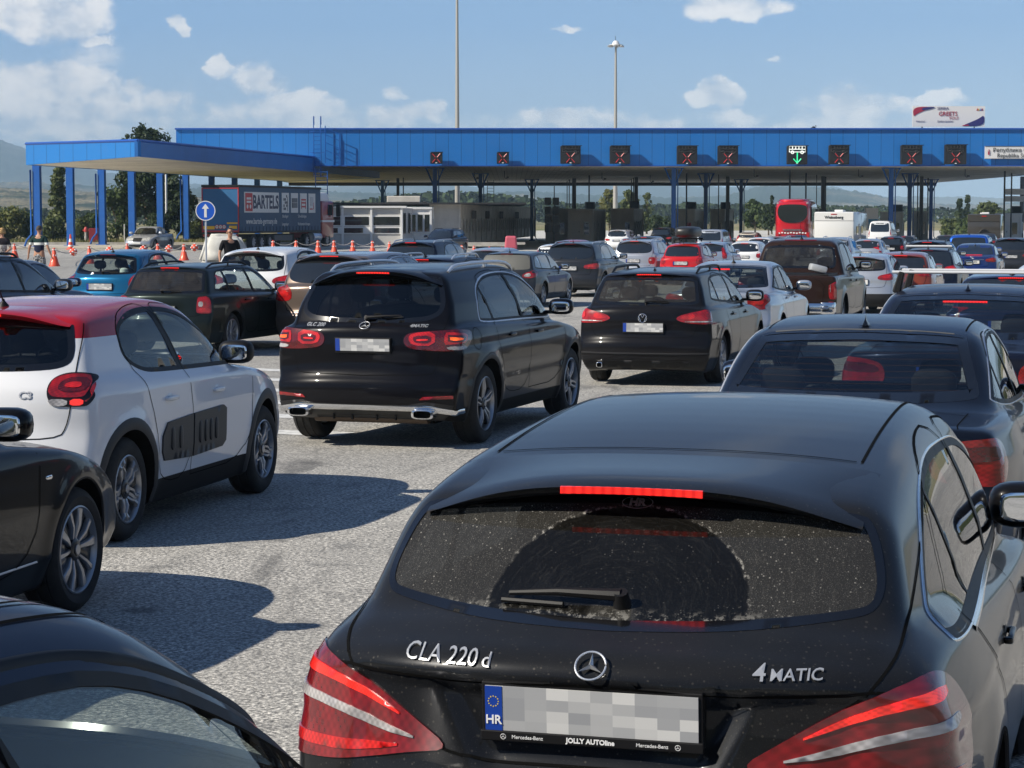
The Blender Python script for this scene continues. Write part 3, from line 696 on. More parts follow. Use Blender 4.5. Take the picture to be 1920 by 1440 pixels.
    for ax in sh.axles:
        for s in (1, -1):
            P = [(ax + sh.arch * math.cos(t), sh.R + sh.arch * math.sin(t)) for t in np.linspace(-.25, math.pi + .25, na)]
            O_ = sh.cast('left', P); Vv = []; Ff = []
            for q in range(na): Vv += [(P[q][0], s * (O_[q][1] - .004), P[q][1]), (P[q][0], s * (sh.hw - .36), P[q][1])]
            Ff = [(2 * q, 2 * q + 1, 2 * q + 3, 2 * q + 2) for q in range(na - 1)]; b.add(Vv, Ff)
            b.add([(ax + sh.arch * 1.02 * math.cos(t), s * (sh.hw - .36), sh.R + sh.arch * 1.02 * math.sin(t)) for t in np.linspace(-.3, math.pi + .3, 20)], [tuple(range(20))])
    b.box((sh.L * .5, 0, .24), (sh.L * .80, sh.W * .58, .08)); b.build('wheel_housing', M_WELL, root)
    if c.get('arch_trim'):
        wtr, mt = c['arch_trim']
        for ax in sh.axles:
            for s in (1, -1):
                P3 = sh.cast('left' if s > 0 else 'right', [(ax + (sh.arch + wtr / 2 - .006) * math.cos(t), sh.R + (sh.arch + wtr / 2 - .006) * math.sin(t)) for t in np.linspace(-.42, math.pi + .42, 34)])
                strip(sh, 'arch_trim', P3, wtr, mt, root, off=.004, raised=.006, sm=0, step=.06)
    elif lod <= 1:
        for ax in sh.axles:
            for s in (1, -1):
                P3 = sh.cast('left' if s > 0 else 'right', [(ax + (sh.arch + .004) * math.cos(t), sh.R + (sh.arch + .004) * math.sin(t)) for t in np.linspace(-.35, math.pi + .35, 34)])
                strip(sh, 'arch_lip', P3, .016, pm, root, off=.000, raised=.004, sm=0, step=.06)
    pst = {0: .03, 1: .045, 2: .07, 3: .12}[lod]
    # side glass
    gs = c.get('glass', {}); 
    if dlo:
        pil = c.get('pillars', []); panes = []; rest = inset(dlo, c.get('frit', .028)); lines = sorted(pil, key=lambda q: q[0][0])
        cuts = [None] + lines + [None]
        for a, bq in zip(cuts[:-1], cuts[1:]):
            p = rest
            if a is not None: w2 = a[2] / 2; p = clipline(p, (a[0][0] + w2, a[0][1]), (a[1][0] + w2, a[1][1]), True)
            if bq is not None: w2 = bq[2] / 2; p = clipline(p, (bq[0][0] - w2, bq[0][1]), (bq[1][0] - w2, bq[1][1]), False)
            if len(p) >= 3: panes.append(p)
        own = c.get('pane_owner', [0] * len(panes))       # door number (1 = first polygon in doors) or 0 = body
        tints = c.get('tints', ['rear'] * (len(panes) - 1) + ['front'])
        for s, ax in ((1, 'left'), (-1, 'right')):
            if openw: patch(sh, 'window_frame', ax, dlo, M_BLK, root, .0015, panes, pst, .012)
            elif lod <= 2: patch(sh, 'window_frame', ax, dlo, M_BLK, root, .0015, (), pst, .004)
            for p, ow, tn in zip(panes, own, tints):
                par = root
                if ow and lod <= 2:
                    o = dl[1 + (ow - 1) * 2 + (0 if s > 0 else 1)]; par = o if o is not None else root
                gm = gs.get(tn, G_DARK) if openw else c.get('opq', M_OPQ)
                pp = inset(p, -.004) if openw else p
                patch(sh, 'window', ax, pp, gm, par, -.001 if openw else .004, (), pst * 1.3, 0)
            if c.get('dlo_trim'):
                P3 = sh.cast(ax, dlo); strip(sh, 'window_trim', P3, c['dlo_trim'][1], c['dlo_trim'][0], root, .002, .004, .03, True, sm=0)
            if c.get('belt_trim'):
                P3 = sh.cast(ax, c['belt_trim'][0]); strip(sh, 'window_trim', P3, c['belt_trim'][2], c['belt_trim'][1], root, .002, .005, .03, False, sm=1)
    if rw:
        inn = inset(rw, c.get('rw_frit', .04))
        if openw:
            patch(sh, 'window_frame', 'rear', rw, M_FRIT, gate, .0015, [inn], pst, .012); patch(sh, 'rear_window', 'rear', inset(inn, -.004), gs.get('back', G_DARK), gate, -.001, (), pst * 1.3, 0)
        else: patch(sh, 'rear_window', 'rear', rw, c.get('opqr', c.get('opq', M_OPQ)), gate, .003, (), pst, .004)
    if fw:
        inn = inset(fw, .04)
        if openw:
            patch(sh, 'window_frame', 'front', fw, M_FRIT, root, .0015, [inn], pst * 1.3, .012); patch(sh, 'windscreen', 'front', inset(inn, -.004), gs.get('screen', G_CLR), root, -.001, (), pst * 1.5, 0)
        else: patch(sh, 'windscreen', 'front', fw, M_OPQ, root, .003, (), pst, .004)
    # roof spoiler: a lip that juts out over the rear glass, its own part
    if c.get('spoiler'):
        x1, xl_, zl, hwS, th, bowS, dropS = c['spoiler']; ys = np.linspace(-hwS, hwS, 33 if lod < 2 else 13); a = MB(); Vs = []; ns = 9
        for y in ys:
            t = abs(y) / hwS; xx1 = x1 + .0 * t; top = sh.cast('top', [(xx1 + .10, y), (xx1, y)]); lipx = xl_ + bowS * t ** 2.6; lz = zl - dropS * t ** 2.2; e_ = max(.10, 1 - t ** 5)
            sz_ = float(sh.cast('top', [(lipx + .02, y)])[0][2]) + .004; q_ = t ** 4; lz = lz * (1 - q_) + min(lz, sz_) * q_
            x_a = xx1; z_a = float(top[1][2]) + .0012; sl_ = (float(top[0][2]) - float(top[1][2])) / .10
            def herm(u): p0, p1 = z_a, lz; m0 = -sl_ * (x_a - lipx); m1 = -(x_a - lipx) * .16; return (2 * u**3 - 3 * u**2 + 1) * p0 + (u**3 - 2 * u**2 + u) * m0 + (-2 * u**3 + 3 * u**2) * p1 + (u**3 - u**2) * m1
            row = [(x_a + (lipx - x_a) * u, y, herm(u) + (.0016 if 0 < u < 1 else 0)) for u in (0, .25, .5, .75, .93)] + [(lipx - .002, y, lz - .006), (lipx + .006, y, lz - th * e_ * .5), (lipx + .03, y, lz - th * e_), (lipx + .16, y, lz - th * e_ - .008)]
            Vs += row
        Fs = [(i * ns + k, i * ns + k + 1, (i + 1) * ns + k + 1, (i + 1) * ns + k) for i in range(len(ys) - 1) for k in range(ns - 1)] + [tuple(range(ns))[::-1], tuple((len(ys) - 1) * ns + k for k in range(ns))]
        a.add(Vs, Fs); so_ = a.build('spoiler', pm, gate, True)
        if c.get('brake_in'):
            bw, bm_, bh = c['brake_in']; a = MB(); n = 14; Vb = []
            for y in np.linspace(-bw, bw, n):
                t = abs(y) / hwS; lx = xl_ + bowS * t ** 2.6; lz = zl - dropS * t ** 2.2; zc_ = lz - th * .5
                Vb += [(lx + .012, y, zc_ - bh / 2), (lx - .003, y, zc_ - bh / 2 + .002), (lx - .003, y, zc_ + bh / 2 - .002), (lx + .01, y, zc_ + bh / 2)]
            a.add(Vb, [(i * 4 + k, i * 4 + k + 1, i * 4 + 5 + k, i * 4 + 4 + k) for i in range(n - 1) for k in range(3)]); a.build('high_brake_light', bm_, so_, False)
    # panel gaps
    if lod <= 2:
        gw = c.get('gap', .007 if lod < 2 else .010); g = MB()
        for pts in c.get('seams', []):
            for s, ax in ((1, 'left'), (-1, 'right')): strip(sh, 'x', sh.cast(ax, pts), gw, M_GAP, None, .0022, mb=g, step=.03)
        for ax, pts in c.get('seams2', []): strip(sh, 'x', sh.cast(ax, pts) if ax != '3d' else pts, gw, M_GAP, None, .0022, mb=g, step=.03)
        if g.V: g.build('panel_gap', M_GAP, root)
    # lamps: each is ((kind, a, b) outline, material, [(outline, material, offset)...]) given for the left side and mirrored
    def ang(pts):
        out = []
        for k, a, b_ in pts:
            P = sh.cast('rear' if k == 'r' else 'left', [(a, b_)])[0]; out.append((math.atan2(P[1], 1.1 - P[0]), P[2]))
        return out
    for nm, pts, mt, subs in c.get('lamps', []):
        for s, ax in ((1, 'corner'), (-1, 'cornerr')):
            par = patch(sh, nm, ax, chaikin(ang(pts), 1 if lod > 1 else 2), mt, root, c.get('lamp_off', .006), (), pst * .7, .012)
            for sub in subs:
                patch(sh, sub[3] if len(sub) > 3 else 'lamp_segment', ax, chaikin(ang(sub[0]), 1), sub[1], par, sub[2], (), pst * .6, .004)
    for nm, pts, mt, off in c.get('rear_bits', []):      # outlines seen from behind (y, z)
        patch(sh, nm, 'rear', pts, mt, gate if nm in ('high_brake_light', 'gate_trim', 'spoiler_light', 'badge') else bumper, off, (), pst * .8, .010)
    for nm, pts, mt, off in c.get('front_bits', []):
        patch(sh, nm, 'front', pts, mt, root, off, (), pst, .010)
    for nm, pts, mt, off in c.get('side_bits', []):
        for ax in ('left', 'right'): patch(sh, nm, ax, pts, mt, root, off, (), pst, .010)
    # number plate
    if c.get('plate'):
        pz, py_, txt = c['plate']; px_ = float(sh.cast('rear', [(py_, pz)])[0][0]); dxp = c.get('plate_dx', 0.0); tilt = c.get('plate_tilt', 0.0)
        pw, ph = (.52, .11); bb = MB(); Rm = Matrix.Rotation(R(tilt), 3, 'Y')
        bb.box((.012, 0, -.006), (.036, pw + .02, ph + .03), 1, bev=.003); bb.box((-.008, 0, 0), (.006, pw, ph), 0)
        o = bb.build('number_plate', [c.get('plate_mat', M_PLT if txt is None else M_PLW), M_BLK], gate if c.get('plate_on_gate', True) else bumper); o.location = (px_ + dxp - .016, py_, pz); o.rotation_euler = (0, R(tilt), 0)
        if c.get('eu', True):
            e = MB(); e.box((-.0118, pw / 2 - .021, 0), (.0016, .042, ph)); e.build('country_band', M_EU, o)
        if txt:
            flat_text('plate_letters', txt, .095, M_INK, o, Matrix(((0, 0, -1, -.0116), (-1, 0, 0, -.02), (0, 1, 0, 0), (0, 0, 0, 1))), .85, bold=.001)
    # door handles
    for (hx, hz) in c.get('handles', []):
        if lod > 2: break
        for q, (s, ax) in enumerate(((1, 'left'), (-1, 'right'))):
            P = Vector(sh.cast(ax, [(hx, hz)])[0]); dr = None
            for k, poly in enumerate(doors):
                if inpoly(np.array([hx]), np.array([hz]), poly)[0]: dr = dl[1 + k * 2 + q]
            hb = MB(); hb.add(*superell(P + Vector((0, s * .018, .0)), (.20, .020, .030), 3.2, 7)); hb.add(*superell(P + Vector((.085, s * .012, 0)), (.03, .03, .022), 3, 5)); hb.add(*superell(P + Vector((-.085, s * .012, 0)), (.03, .03, .022), 3, 5)); hb.add(*superell(P + Vector((-.01, s * -.002, .004)), (.10, .006, .055), 2.2, 7), 1)
            hb.build('door_handle', [c.get('handle_mat', pm), c.get('cup_mat', M_BLK if c.get('dark') else pm)], dr or root, True)
    # mirrors
    if c.get('mirror'):
        mx, mz = c['mirror']; my = abs(float(sh.cast('left', [(mx, mz)])[0][1]))
        for s in (1, -1):
            a = MB(); cc = Vector((mx - .02, s * (my + .17), mz + .06)); Rz = Matrix.Rotation(s * R(-8), 3, 'Z')
            a.add(*superell(cc, (.17, .255, .165), 3.0, 10, Rz)); a.box((mx + .03, s * (my + .04), mz + .0), (.07, .14, .035), 1, bev=.01)
            o = a.build('mirror', [c.get('mirror_mat', pm), M_BLK], root, True)
            gl = MB(); gl.add(*superell(cc + Rz @ Vector((-.083, 0, 0)), (.010, .19, .105), 4, 8, Rz)); gl.build('mirror_glass', MATS.get('mirror_glass') or simple('mirror_glass', (.8, .82, .85), .02, 1.0), o, True)
    # roof rails, aerial, wiper, spoiler
    if c.get('rails'):
        x0, x1, yr, hgt, mt, solid = c['rails']
        for s in (1, -1):
            a = MB(); xs = np.linspace(x0, x1, 16); P = sh.cast('top', [(x, s * yr) for x in xs]); 
            pts = [Vector(p) + Vector((0, 0, hgt * min(1, math.sin(math.pi * q / 15) * 2.6) if not solid else hgt * min(1, math.sin(math.pi * q / 15) * 4))) for q, p in enumerate(P)]
            a.tube(pts, [.012] + [.017] * 14 + [.012], 8)
            a.tube([pts[8] - Vector((0, 0, hgt)), pts[8]], .014, 6)
            a.build('roof_rail', mt, root, True)
    if c.get('fin'):
        fx = c['fin']; P = Vector(sh.cast('top', [(fx, 0)])[0]); a = MB(); V_ = []; F_ = []
        sec = [(-.075, .0, .03), (-.07, .05, .008), (-.055, .062, .006), (.0, .035, .012), (.075, .004, .012), (.09, -.01, .02)]
        for x_, z_, w_ in sec: V_ += [P + Vector((x_, -w_ - .012, -.006)), P + Vector((x_, -w_ * .5, max(z_, 0) * .6)), P + Vector((x_, 0, z_)), P + Vector((x_, w_ * .5, max(z_, 0) * .6)), P + Vector((x_, w_ + .012, -.006))]
        for q in range(5):
            for k in range(4): F_.append((q * 5 + k, q * 5 + k + 1, q * 5 + 5 + k + 1, q * 5 + 5 + k))
        F_.append((0, 1, 2, 3, 4)); a.add(V_, F_); a.build('aerial', c.get('fin_mat', M_BLK if not c.get('dark') else pm), root, True)
    if c.get('whip'):
        wx, wl = c['whip']; P = Vector(sh.cast('top', [(wx, 0)])[0]); a = MB(); a.lathe([(.04, -.01), (.034, .012), (.012, .035), (.006, .05)], 'Z', 12, P); a.tube([P + Vector((0, 0, .03)), P + Vector((-wl * .6, 0, wl))], [.006, .003], 6); a.build('aerial', M_BLK, root, True)
    if c.get('wiper'):
        (y0, z0), (y1, z1) = c['wiper']; P = sh.cast('rear', [(y0, z0), ((y0 * .45 + y1 * .55), (z0 * .45 + z1 * .55)), (y1, z1), (y0 * .5 + y1 * .5, z0 * .5 + z1 * .5 - .012), (y1 + (y1 - y0) * .06, z1 - .012)], .0)
        G = sh.grad(P)[0]; a = MB(); q = [Vector(p) + Vector(g) * h for p, g, h in zip(P, G, (.035, .035, .02, .014, .014))]
        a.tube([q[0], q[1], q[2]], [.016, .010, .007], 8); a.tube([Vector(P[0]), q[0] + Vector(G[0]) * .01], [.024, .018], 12); a.tube([q[3], q[4]], .007, 6); a.build('wiper', M_BLK, gate, True)
    if c.get('exhaust'):
        for (x_, y_, z_, w_, h_) in c['exhaust']:
            a = MB(); n = 20
            def ring(sc, xx): return [Vector((xx, y_ + math.copysign(abs(math.cos(t)) ** .55, math.cos(t)) * w_ * sc, z_ + math.copysign(abs(math.sin(t)) ** .55, math.sin(t)) * h_ * sc)) for t in [2 * math.pi * i / n for i in range(n)]]
            V_ = ring(1, x_ + .12) + ring(1, x_) + ring(.78, x_ - .004) + ring(.72, x_ + .12); F_ = [(k * n + i, k * n + (i + 1) % n, (k + 1) * n + (i + 1) % n, (k + 1) * n + i) for k in range(3) for i in range(n)]
            a.add(V_, F_); a.add([v for v in ring(.73, x_ + .06)], [tuple(range(n))], 1); a.build('exhaust_tip', [M_CHR, M_WELL], bumper, True)
    if openw and c.get('interior', True): interior(root, sh, c)
    root.location = (c['pos'][0], c['pos'][1], gz(c['pos'][0], c['pos'][1]) + c.get('dz', 0)); root.rotation_euler = (0, R(c.get('pitch', 0)), R(90 - c['head']))
    return root, gate, objs, dl
# ------------------------------------------------------------------ body shapes (metres)
def spoiler(x0, x1, z0, z1, hw, k=.03):
    """a lip that juts out over the rear glass"""
    g = Grid2([(x0, z0), (x0 - .004, z0 + (z1 - z0) * .55), (x0 + .03, z1 - .008), (x1, z1 + .02), (x1, z0 + .02), (x0 + .05, z0 - .002)], 1)
    def e(d, x, ay, z):
        t = ay / hw; dd = smax(g(x - .10 * np.clip(t, 0, 1.2) ** 3, z + .045 * np.clip(t, 0, 1.2) ** 2.4), ay - hw, .04); return smin(d, dd, k)
    return e
def recess(y1, y0, z0, z1, depth, x_at=.0, k=.02):
    """plate recess pressed into the tailgate: half widths y1 (top) and y0 (bottom)"""
    def e(d, x, ay, z):
        hw = y0 + (y1 - y0) * np.clip((z - z0) / (z1 - z0), 0, 1)
        m = smax(smax(ay - hw, np.abs(z - (z0 + z1) / 2) - (z1 - z0) / 2, k), x - .6, k)
        return d + depth * sstep((.02 - m) / .035) * (x < .7)
    return e
def brake_tail(d, x, ay, z):
    """horizontal crease across the tailgate and the plate recess under it"""
    m = sstep((.66 - ay) / .08) * (x < .8); d = d + .016 * m * sstep((.965 - z) / .03) * sstep((z - .60) / .15)
    hw = .30 + .12 * np.clip((z - .74) / .22, 0, 1); m2 = sstep((hw - ay) / .07) * sstep((.955 - z) / .03) * sstep((z - .72) / .06) * (x < .8)
    return d + .030 * m2
SH = {}
def shape(k):
    if k in SH: return SH[k]
    if k == 'brake':       # shooting brake
        s = Shape(4.64, 1.78,
            [(.14, .20), (.05, .30), (.02, .45), (.0, .60), (.02, .70), (.035, .76), (.05, .86), (.055, .93), (.05, .985), (.09, 1.03), (.22, 1.07), (.45, 1.09), (1.2, 1.045), (2.2, 1.0), (3.2, .965), (3.42, .945), (3.9, .86), (4.3, .74), (4.55, .60), (4.62, .45), (4.60, .28), (4.48, .18), (4.4, .18), (.3, .18)],
            [(.16, .95), (.20, 1.05), (.30, 1.10), (.43, 1.22), (.55, 1.335), (.63, 1.375), (.95, 1.42), (1.5, 1.472), (2.1, 1.497), (2.5, 1.48), (2.74, 1.40), (3.1, 1.18), (3.5, .90), (3.5, .80), (.3, .80)],
            [(.15, .78), (.25, .84), (.45, .885), (.70, .89), (.85, .875), (1.0, .815), (1.15, .73)], [(.8, .80), (.95, .775), (1.1, .745), (1.25, .69), (1.38, .63), (1.50, .54)],
            bow=(.34, .34, .11, .30), plan=(.075, .15), crown=(.06, .045), k=(.06, .075, .06), axles=(.99, 3.69), R_=.325, arch=.375,
            extras=(brake_tail,), groove=((.02, .80, .006, .03),), gplan=(.13, .10), flare=.014)
    elif k == 'suv':
        s = Shape(4.67, 1.89,
            [(.22, .26), (.06, .33), (.0, .42), (.0, .60), (.05, .66), (.075, .74), (.08, .90), (.09, 1.0), (.10, 1.07), (.14, 1.12), (.5, 1.15), (1.5, 1.12), (3.3, 1.07), (3.5, 1.05), (4.1, .98), (4.5, .86), (4.66, .66), (4.67, .45), (4.55, .26), (4.4, .26), (.4, .26)],
            [(.14, 1.02), (.17, 1.12), (.26, 1.30), (.40, 1.50), (.46, 1.585), (.60, 1.605), (1.2, 1.635), (2.0, 1.645), (2.5, 1.625), (2.8, 1.55), (3.2, 1.31), (3.62, 1.02), (3.6, .9), (.3, .9)],
            [(.2, .84), (.35, .90), (.6, .935), (.85, .945), (1.0, .925), (1.15, .875)], [(.9, .90), (1.08, .855), (1.3, .79), (1.5, .69), (1.65, .56)],
            bow=(.20, .30, .12, .25), plan=(.06, .12), crown=(.05, .04), k=(.04, .06, .04), axles=(.88, 3.753), R_=.362, arch=.425,
            extras=(), groove=((.01, .92, .008, .03), (.0, .62, .012, .05)), gplan=(.10, .06), flare=.016)
    elif k == 'hatch':     # tall supermini
        s = Shape(3.996, 1.749,
            [(.16, .22), (.05, .32), (.0, .45), (.02, .62), (.06, .74), (.06, .9), (.10, 1.02), (.3, 1.06), (1.2, 1.03), (2.7, .99), (2.95, .98), (3.45, .92), (3.8, .80), (3.96, .60), (3.99, .40), (3.85, .2), (.3, .2)],
            [(.10, .98), (.14, 1.08), (.26, 1.28), (.36, 1.385), (.46, 1.415), (.9, 1.455), (1.5, 1.474), (1.9, 1.46), (2.15, 1.40), (2.55, 1.20), (3.02, .95), (3.0, .85), (.25, .85)],
            [(.18, .80), (.3, .84), (.5, .865), (.75, .872), (.92, .86), (1.02, .82), (1.1, .76)], [(.85, .82), (1.0, .80), (1.2, .73), (1.35, .66), (1.46, .56)],
            bow=(.22, .30, .14, .24), plan=(.08, .14), crown=(.05, .05), k=(.055, .07, .05), axles=(.65, 3.19), R_=.318, arch=.372,
            extras=(), gplan=(.10, .10), flare=.016)
    elif k == 'hatchlow':
        s = Shape(3.996, 1.749,
            [(.16, .22), (.05, .32), (.0, .45), (.02, .62), (.06, .74), (.06, .9), (.10, 1.02), (.3, 1.06), (1.2, 1.03), (2.7, .97), (2.95, .92), (3.45, .78), (3.8, .68), (3.96, .55), (3.99, .40), (3.85, .2), (.3, .2)],
            [(.10, .98), (.14, 1.08), (.26, 1.28), (.36, 1.385), (.46, 1.415), (.9, 1.455), (1.5, 1.474), (1.9, 1.46), (2.15, 1.40), (2.55, 1.20), (3.02, .95), (3.0, .85), (.25, .85)],
            [(.18, .80), (.3, .84), (.5, .865), (.75, .872), (.92, .86), (1.02, .82), (1.1, .76)], [(.85, .82), (1.0, .80), (1.2, .73), (1.35, .66), (1.46, .56)],
            bow=(.22, .30, .14, .24), plan=(.08, .14), crown=(.05, .05), k=(.055, .07, .05), axles=(.65, 3.19), R_=.318, arch=.372,
            extras=(), gplan=(.10, .10), flare=.016)
    elif k == 'wagon':
        s = Shape(4.55, 1.77,
            [(.16, .20), (.04, .30), (.0, .42), (.0, .56), (.04, .62), (.06, .72), (.07, .85), (.09, .95), (.16, .98), (.5, .985), (1.5, .97), (3.1, .93), (3.35, .91), (3.9, .84), (4.35, .72), (4.52, .56), (4.55, .38), (4.42, .2), (.3, .2)],
            [(.12, .90), (.16, .98), (.28, 1.18), (.42, 1.36), (.50, 1.40), (.9, 1.42), (1.6, 1.44), (2.1, 1.43), (2.4, 1.39), (2.85, 1.17), (3.4, .89), (3.4, .8), (.3, .8)],
            [(.18, .80), (.35, .865), (.6, .885), (.8, .875), (.93, .84), (1.0, .79)], [(.8, .82), (.98, .775), (1.2, .70), (1.33, .635), (1.43, .54)],
            bow=(.18, .34, .10, .24), plan=(.06, .13), crown=(.04, .04), k=(.05, .06, .04), axles=(.96, 3.61), R_=.318, arch=.365,
            extras=(), gplan=(.07, .08), flare=.012)
    elif k == 'passat':
        s = Shape(4.77, 1.82,
            [(.16, .20), (.04, .30), (.0, .40), (.0, .56), (.05, .63), (.07, .72), (.07, .88), (.10, 1.0), (.18, 1.04), (.6, 1.05), (1.5, 1.03), (3.3, .98), (3.5, .96), (4.1, .88), (4.55, .74), (4.74, .56), (4.77, .38), (4.62, .2), (.3, .2)],
            [(.12, .95), (.18, 1.05), (.32, 1.24), (.46, 1.415), (.54, 1.45), (.9, 1.475), (1.7, 1.495), (2.2, 1.485), (2.5, 1.44), (2.95, 1.22), (3.55, .93), (3.5, .85), (.3, .85)],
            [(.18, .82), (.35, .89), (.6, .91), (.8, .90), (.97, .865), (1.05, .81)], [(.85, .84), (1.03, .80), (1.25, .72), (1.4, .645), (1.5, .54)],
            bow=(.20, .34, .12, .24), plan=(.06, .13), crown=(.045, .04), k=(.05, .06, .04), axles=(.98, 3.69), R_=.325, arch=.372,
            extras=(), gplan=(.08, .08), flare=.012)
    elif k == 'sedan':
        s = Shape(4.85, 1.85,
            [(.16, .20), (.05, .28), (.0, .42), (.0, .60), (.05, .68), (.07, .80), (.08, .95), (.07, 1.02), (.13, 1.05), (.5, 1.06), (1.0, 1.07), (1.6, 1.03), (3.3, .98), (3.55, .96), (4.1, .90), (4.6, .76), (4.82, .56), (4.85, .38), (4.7, .2), (.3, .2)],
            [(.65, .95), (.72, 1.05), (1.00, 1.16), (1.40, 1.385), (1.60, 1.45), (2.0, 1.49), (2.4, 1.50), (2.7, 1.47), (3.0, 1.35), (3.6, .95), (3.5, .85), (.8, .85)],
            [(.18, .82), (.35, .90), (.6, .925), (.85, .91), (1.0, .86), (1.08, .80)], [(.85, .85), (1.05, .80), (1.25, .72), (1.40, .65), (1.50, .54)],
            bow=(.26, .34, .18, .26), plan=(.08, .13), crown=(.05, .045), k=(.05, .07, .05), axles=(1.05, 3.93), R_=.33, arch=.378, gplan=(.14, .08), flare=.012)
    elif k == 'pickup':
        s = Shape(5.25, 1.85,
            [(.16, .42), (.05, .48), (.0, .50), (.0, .62), (.10, .66), (.12, .75), (.12, 1.10), (.13, 1.18), (.2, 1.19), (1.5, 1.19), (1.75, 1.16), (3.9, 1.12), (4.1, 1.12), (4.8, 1.08), (5.1, .98), (5.22, .75), (5.22, .5), (5.05, .38), (.4, .38)],
            [(1.55, 1.05), (1.58, 1.15), (1.66, 1.60), (1.76, 1.78), (1.95, 1.82), (2.6, 1.85), (3.1, 1.83), (3.35, 1.74), (3.75, 1.42), (4.2, 1.10), (4.2, 1.0), (1.7, 1.0)],
            [(.3, .86), (.5, .92), (.9, .925), (1.12, .90), (1.2, .86)], [(1.0, .90), (1.15, .87), (1.45, .79), (1.7, .70), (1.85, .58)],
            bow=(.10, .25, .06, .22), plan=(.02, .12), crown=(.02, .04), k=(.05, .08, .03), axles=(1.22, 4.37), R_=.385, arch=.45, gplan=(.04, .05), flare=.02)
    elif k == 'van':
        s = Shape(4.40, 1.80,
            [(.14, .22), (.03, .32), (.0, .45), (.02, .62), (.04, .7), (.05, .9), (.07, 1.05), (.3, 1.08), (3.0, 1.08), (3.4, 1.05), (3.9, .96), (4.25, .80), (4.38, .6), (4.4, .4), (4.25, .22), (.3, .22)],
            [(.06, 1.0), (.09, 1.2), (.16, 1.6), (.24, 1.76), (.4, 1.80), (1.5, 1.82), (2.2, 1.80), (2.5, 1.72), (2.9, 1.42), (3.5, 1.03), (3.4, .9), (.2, .9)],
            [(.18, .82), (.4, .88), (.7, .895), (1.0, .88), (1.1, .85)], [(.9, .88), (1.1, .86), (1.4, .81), (1.65, .75), (1.8, .64)],
            bow=(.08, .28, .05, .22), plan=(.03, .13), crown=(.02, .03), k=(.06, .08, .04), axles=(.85, 3.55), R_=.318, arch=.37, gplan=(.02, .06))
    elif k == 'smallhatch':
        s = Shape(4.05, 1.70,
            [(.16, .22), (.05, .32), (.0, .45), (.02, .60), (.06, .70), (.07, .85), (.11, .97), (.3, 1.0), (1.2, .99), (2.7, .95), (2.95, .93), (3.45, .86), (3.8, .74), (4.0, .58), (4.03, .40), (3.88, .2), (.3, .2)],
            [(.14, .92), (.19, 1.0), (.36, 1.22), (.48, 1.36), (.56, 1.40), (1.0, 1.44), (1.5, 1.455), (1.9, 1.44), (2.15, 1.38), (2.6, 1.15), (3.05, .90), (3.0, .82), (.3, .82)],
            [(.18, .78), (.35, .83), (.6, .85), (.8, .84), (.94, .81), (1.03, .76)], [(.82, .79), (.98, .76), (1.15, .70), (1.32, .63), (1.44, .52)],
            bow=(.22, .32, .14, .24), plan=(.08, .14), crown=(.05, .05), k=(.06, .09, .06), axles=(.68, 3.22), R_=.305, arch=.355,
            extras=(), gplan=(.12, .10), flare=.014)
    SH[k] = s; return s

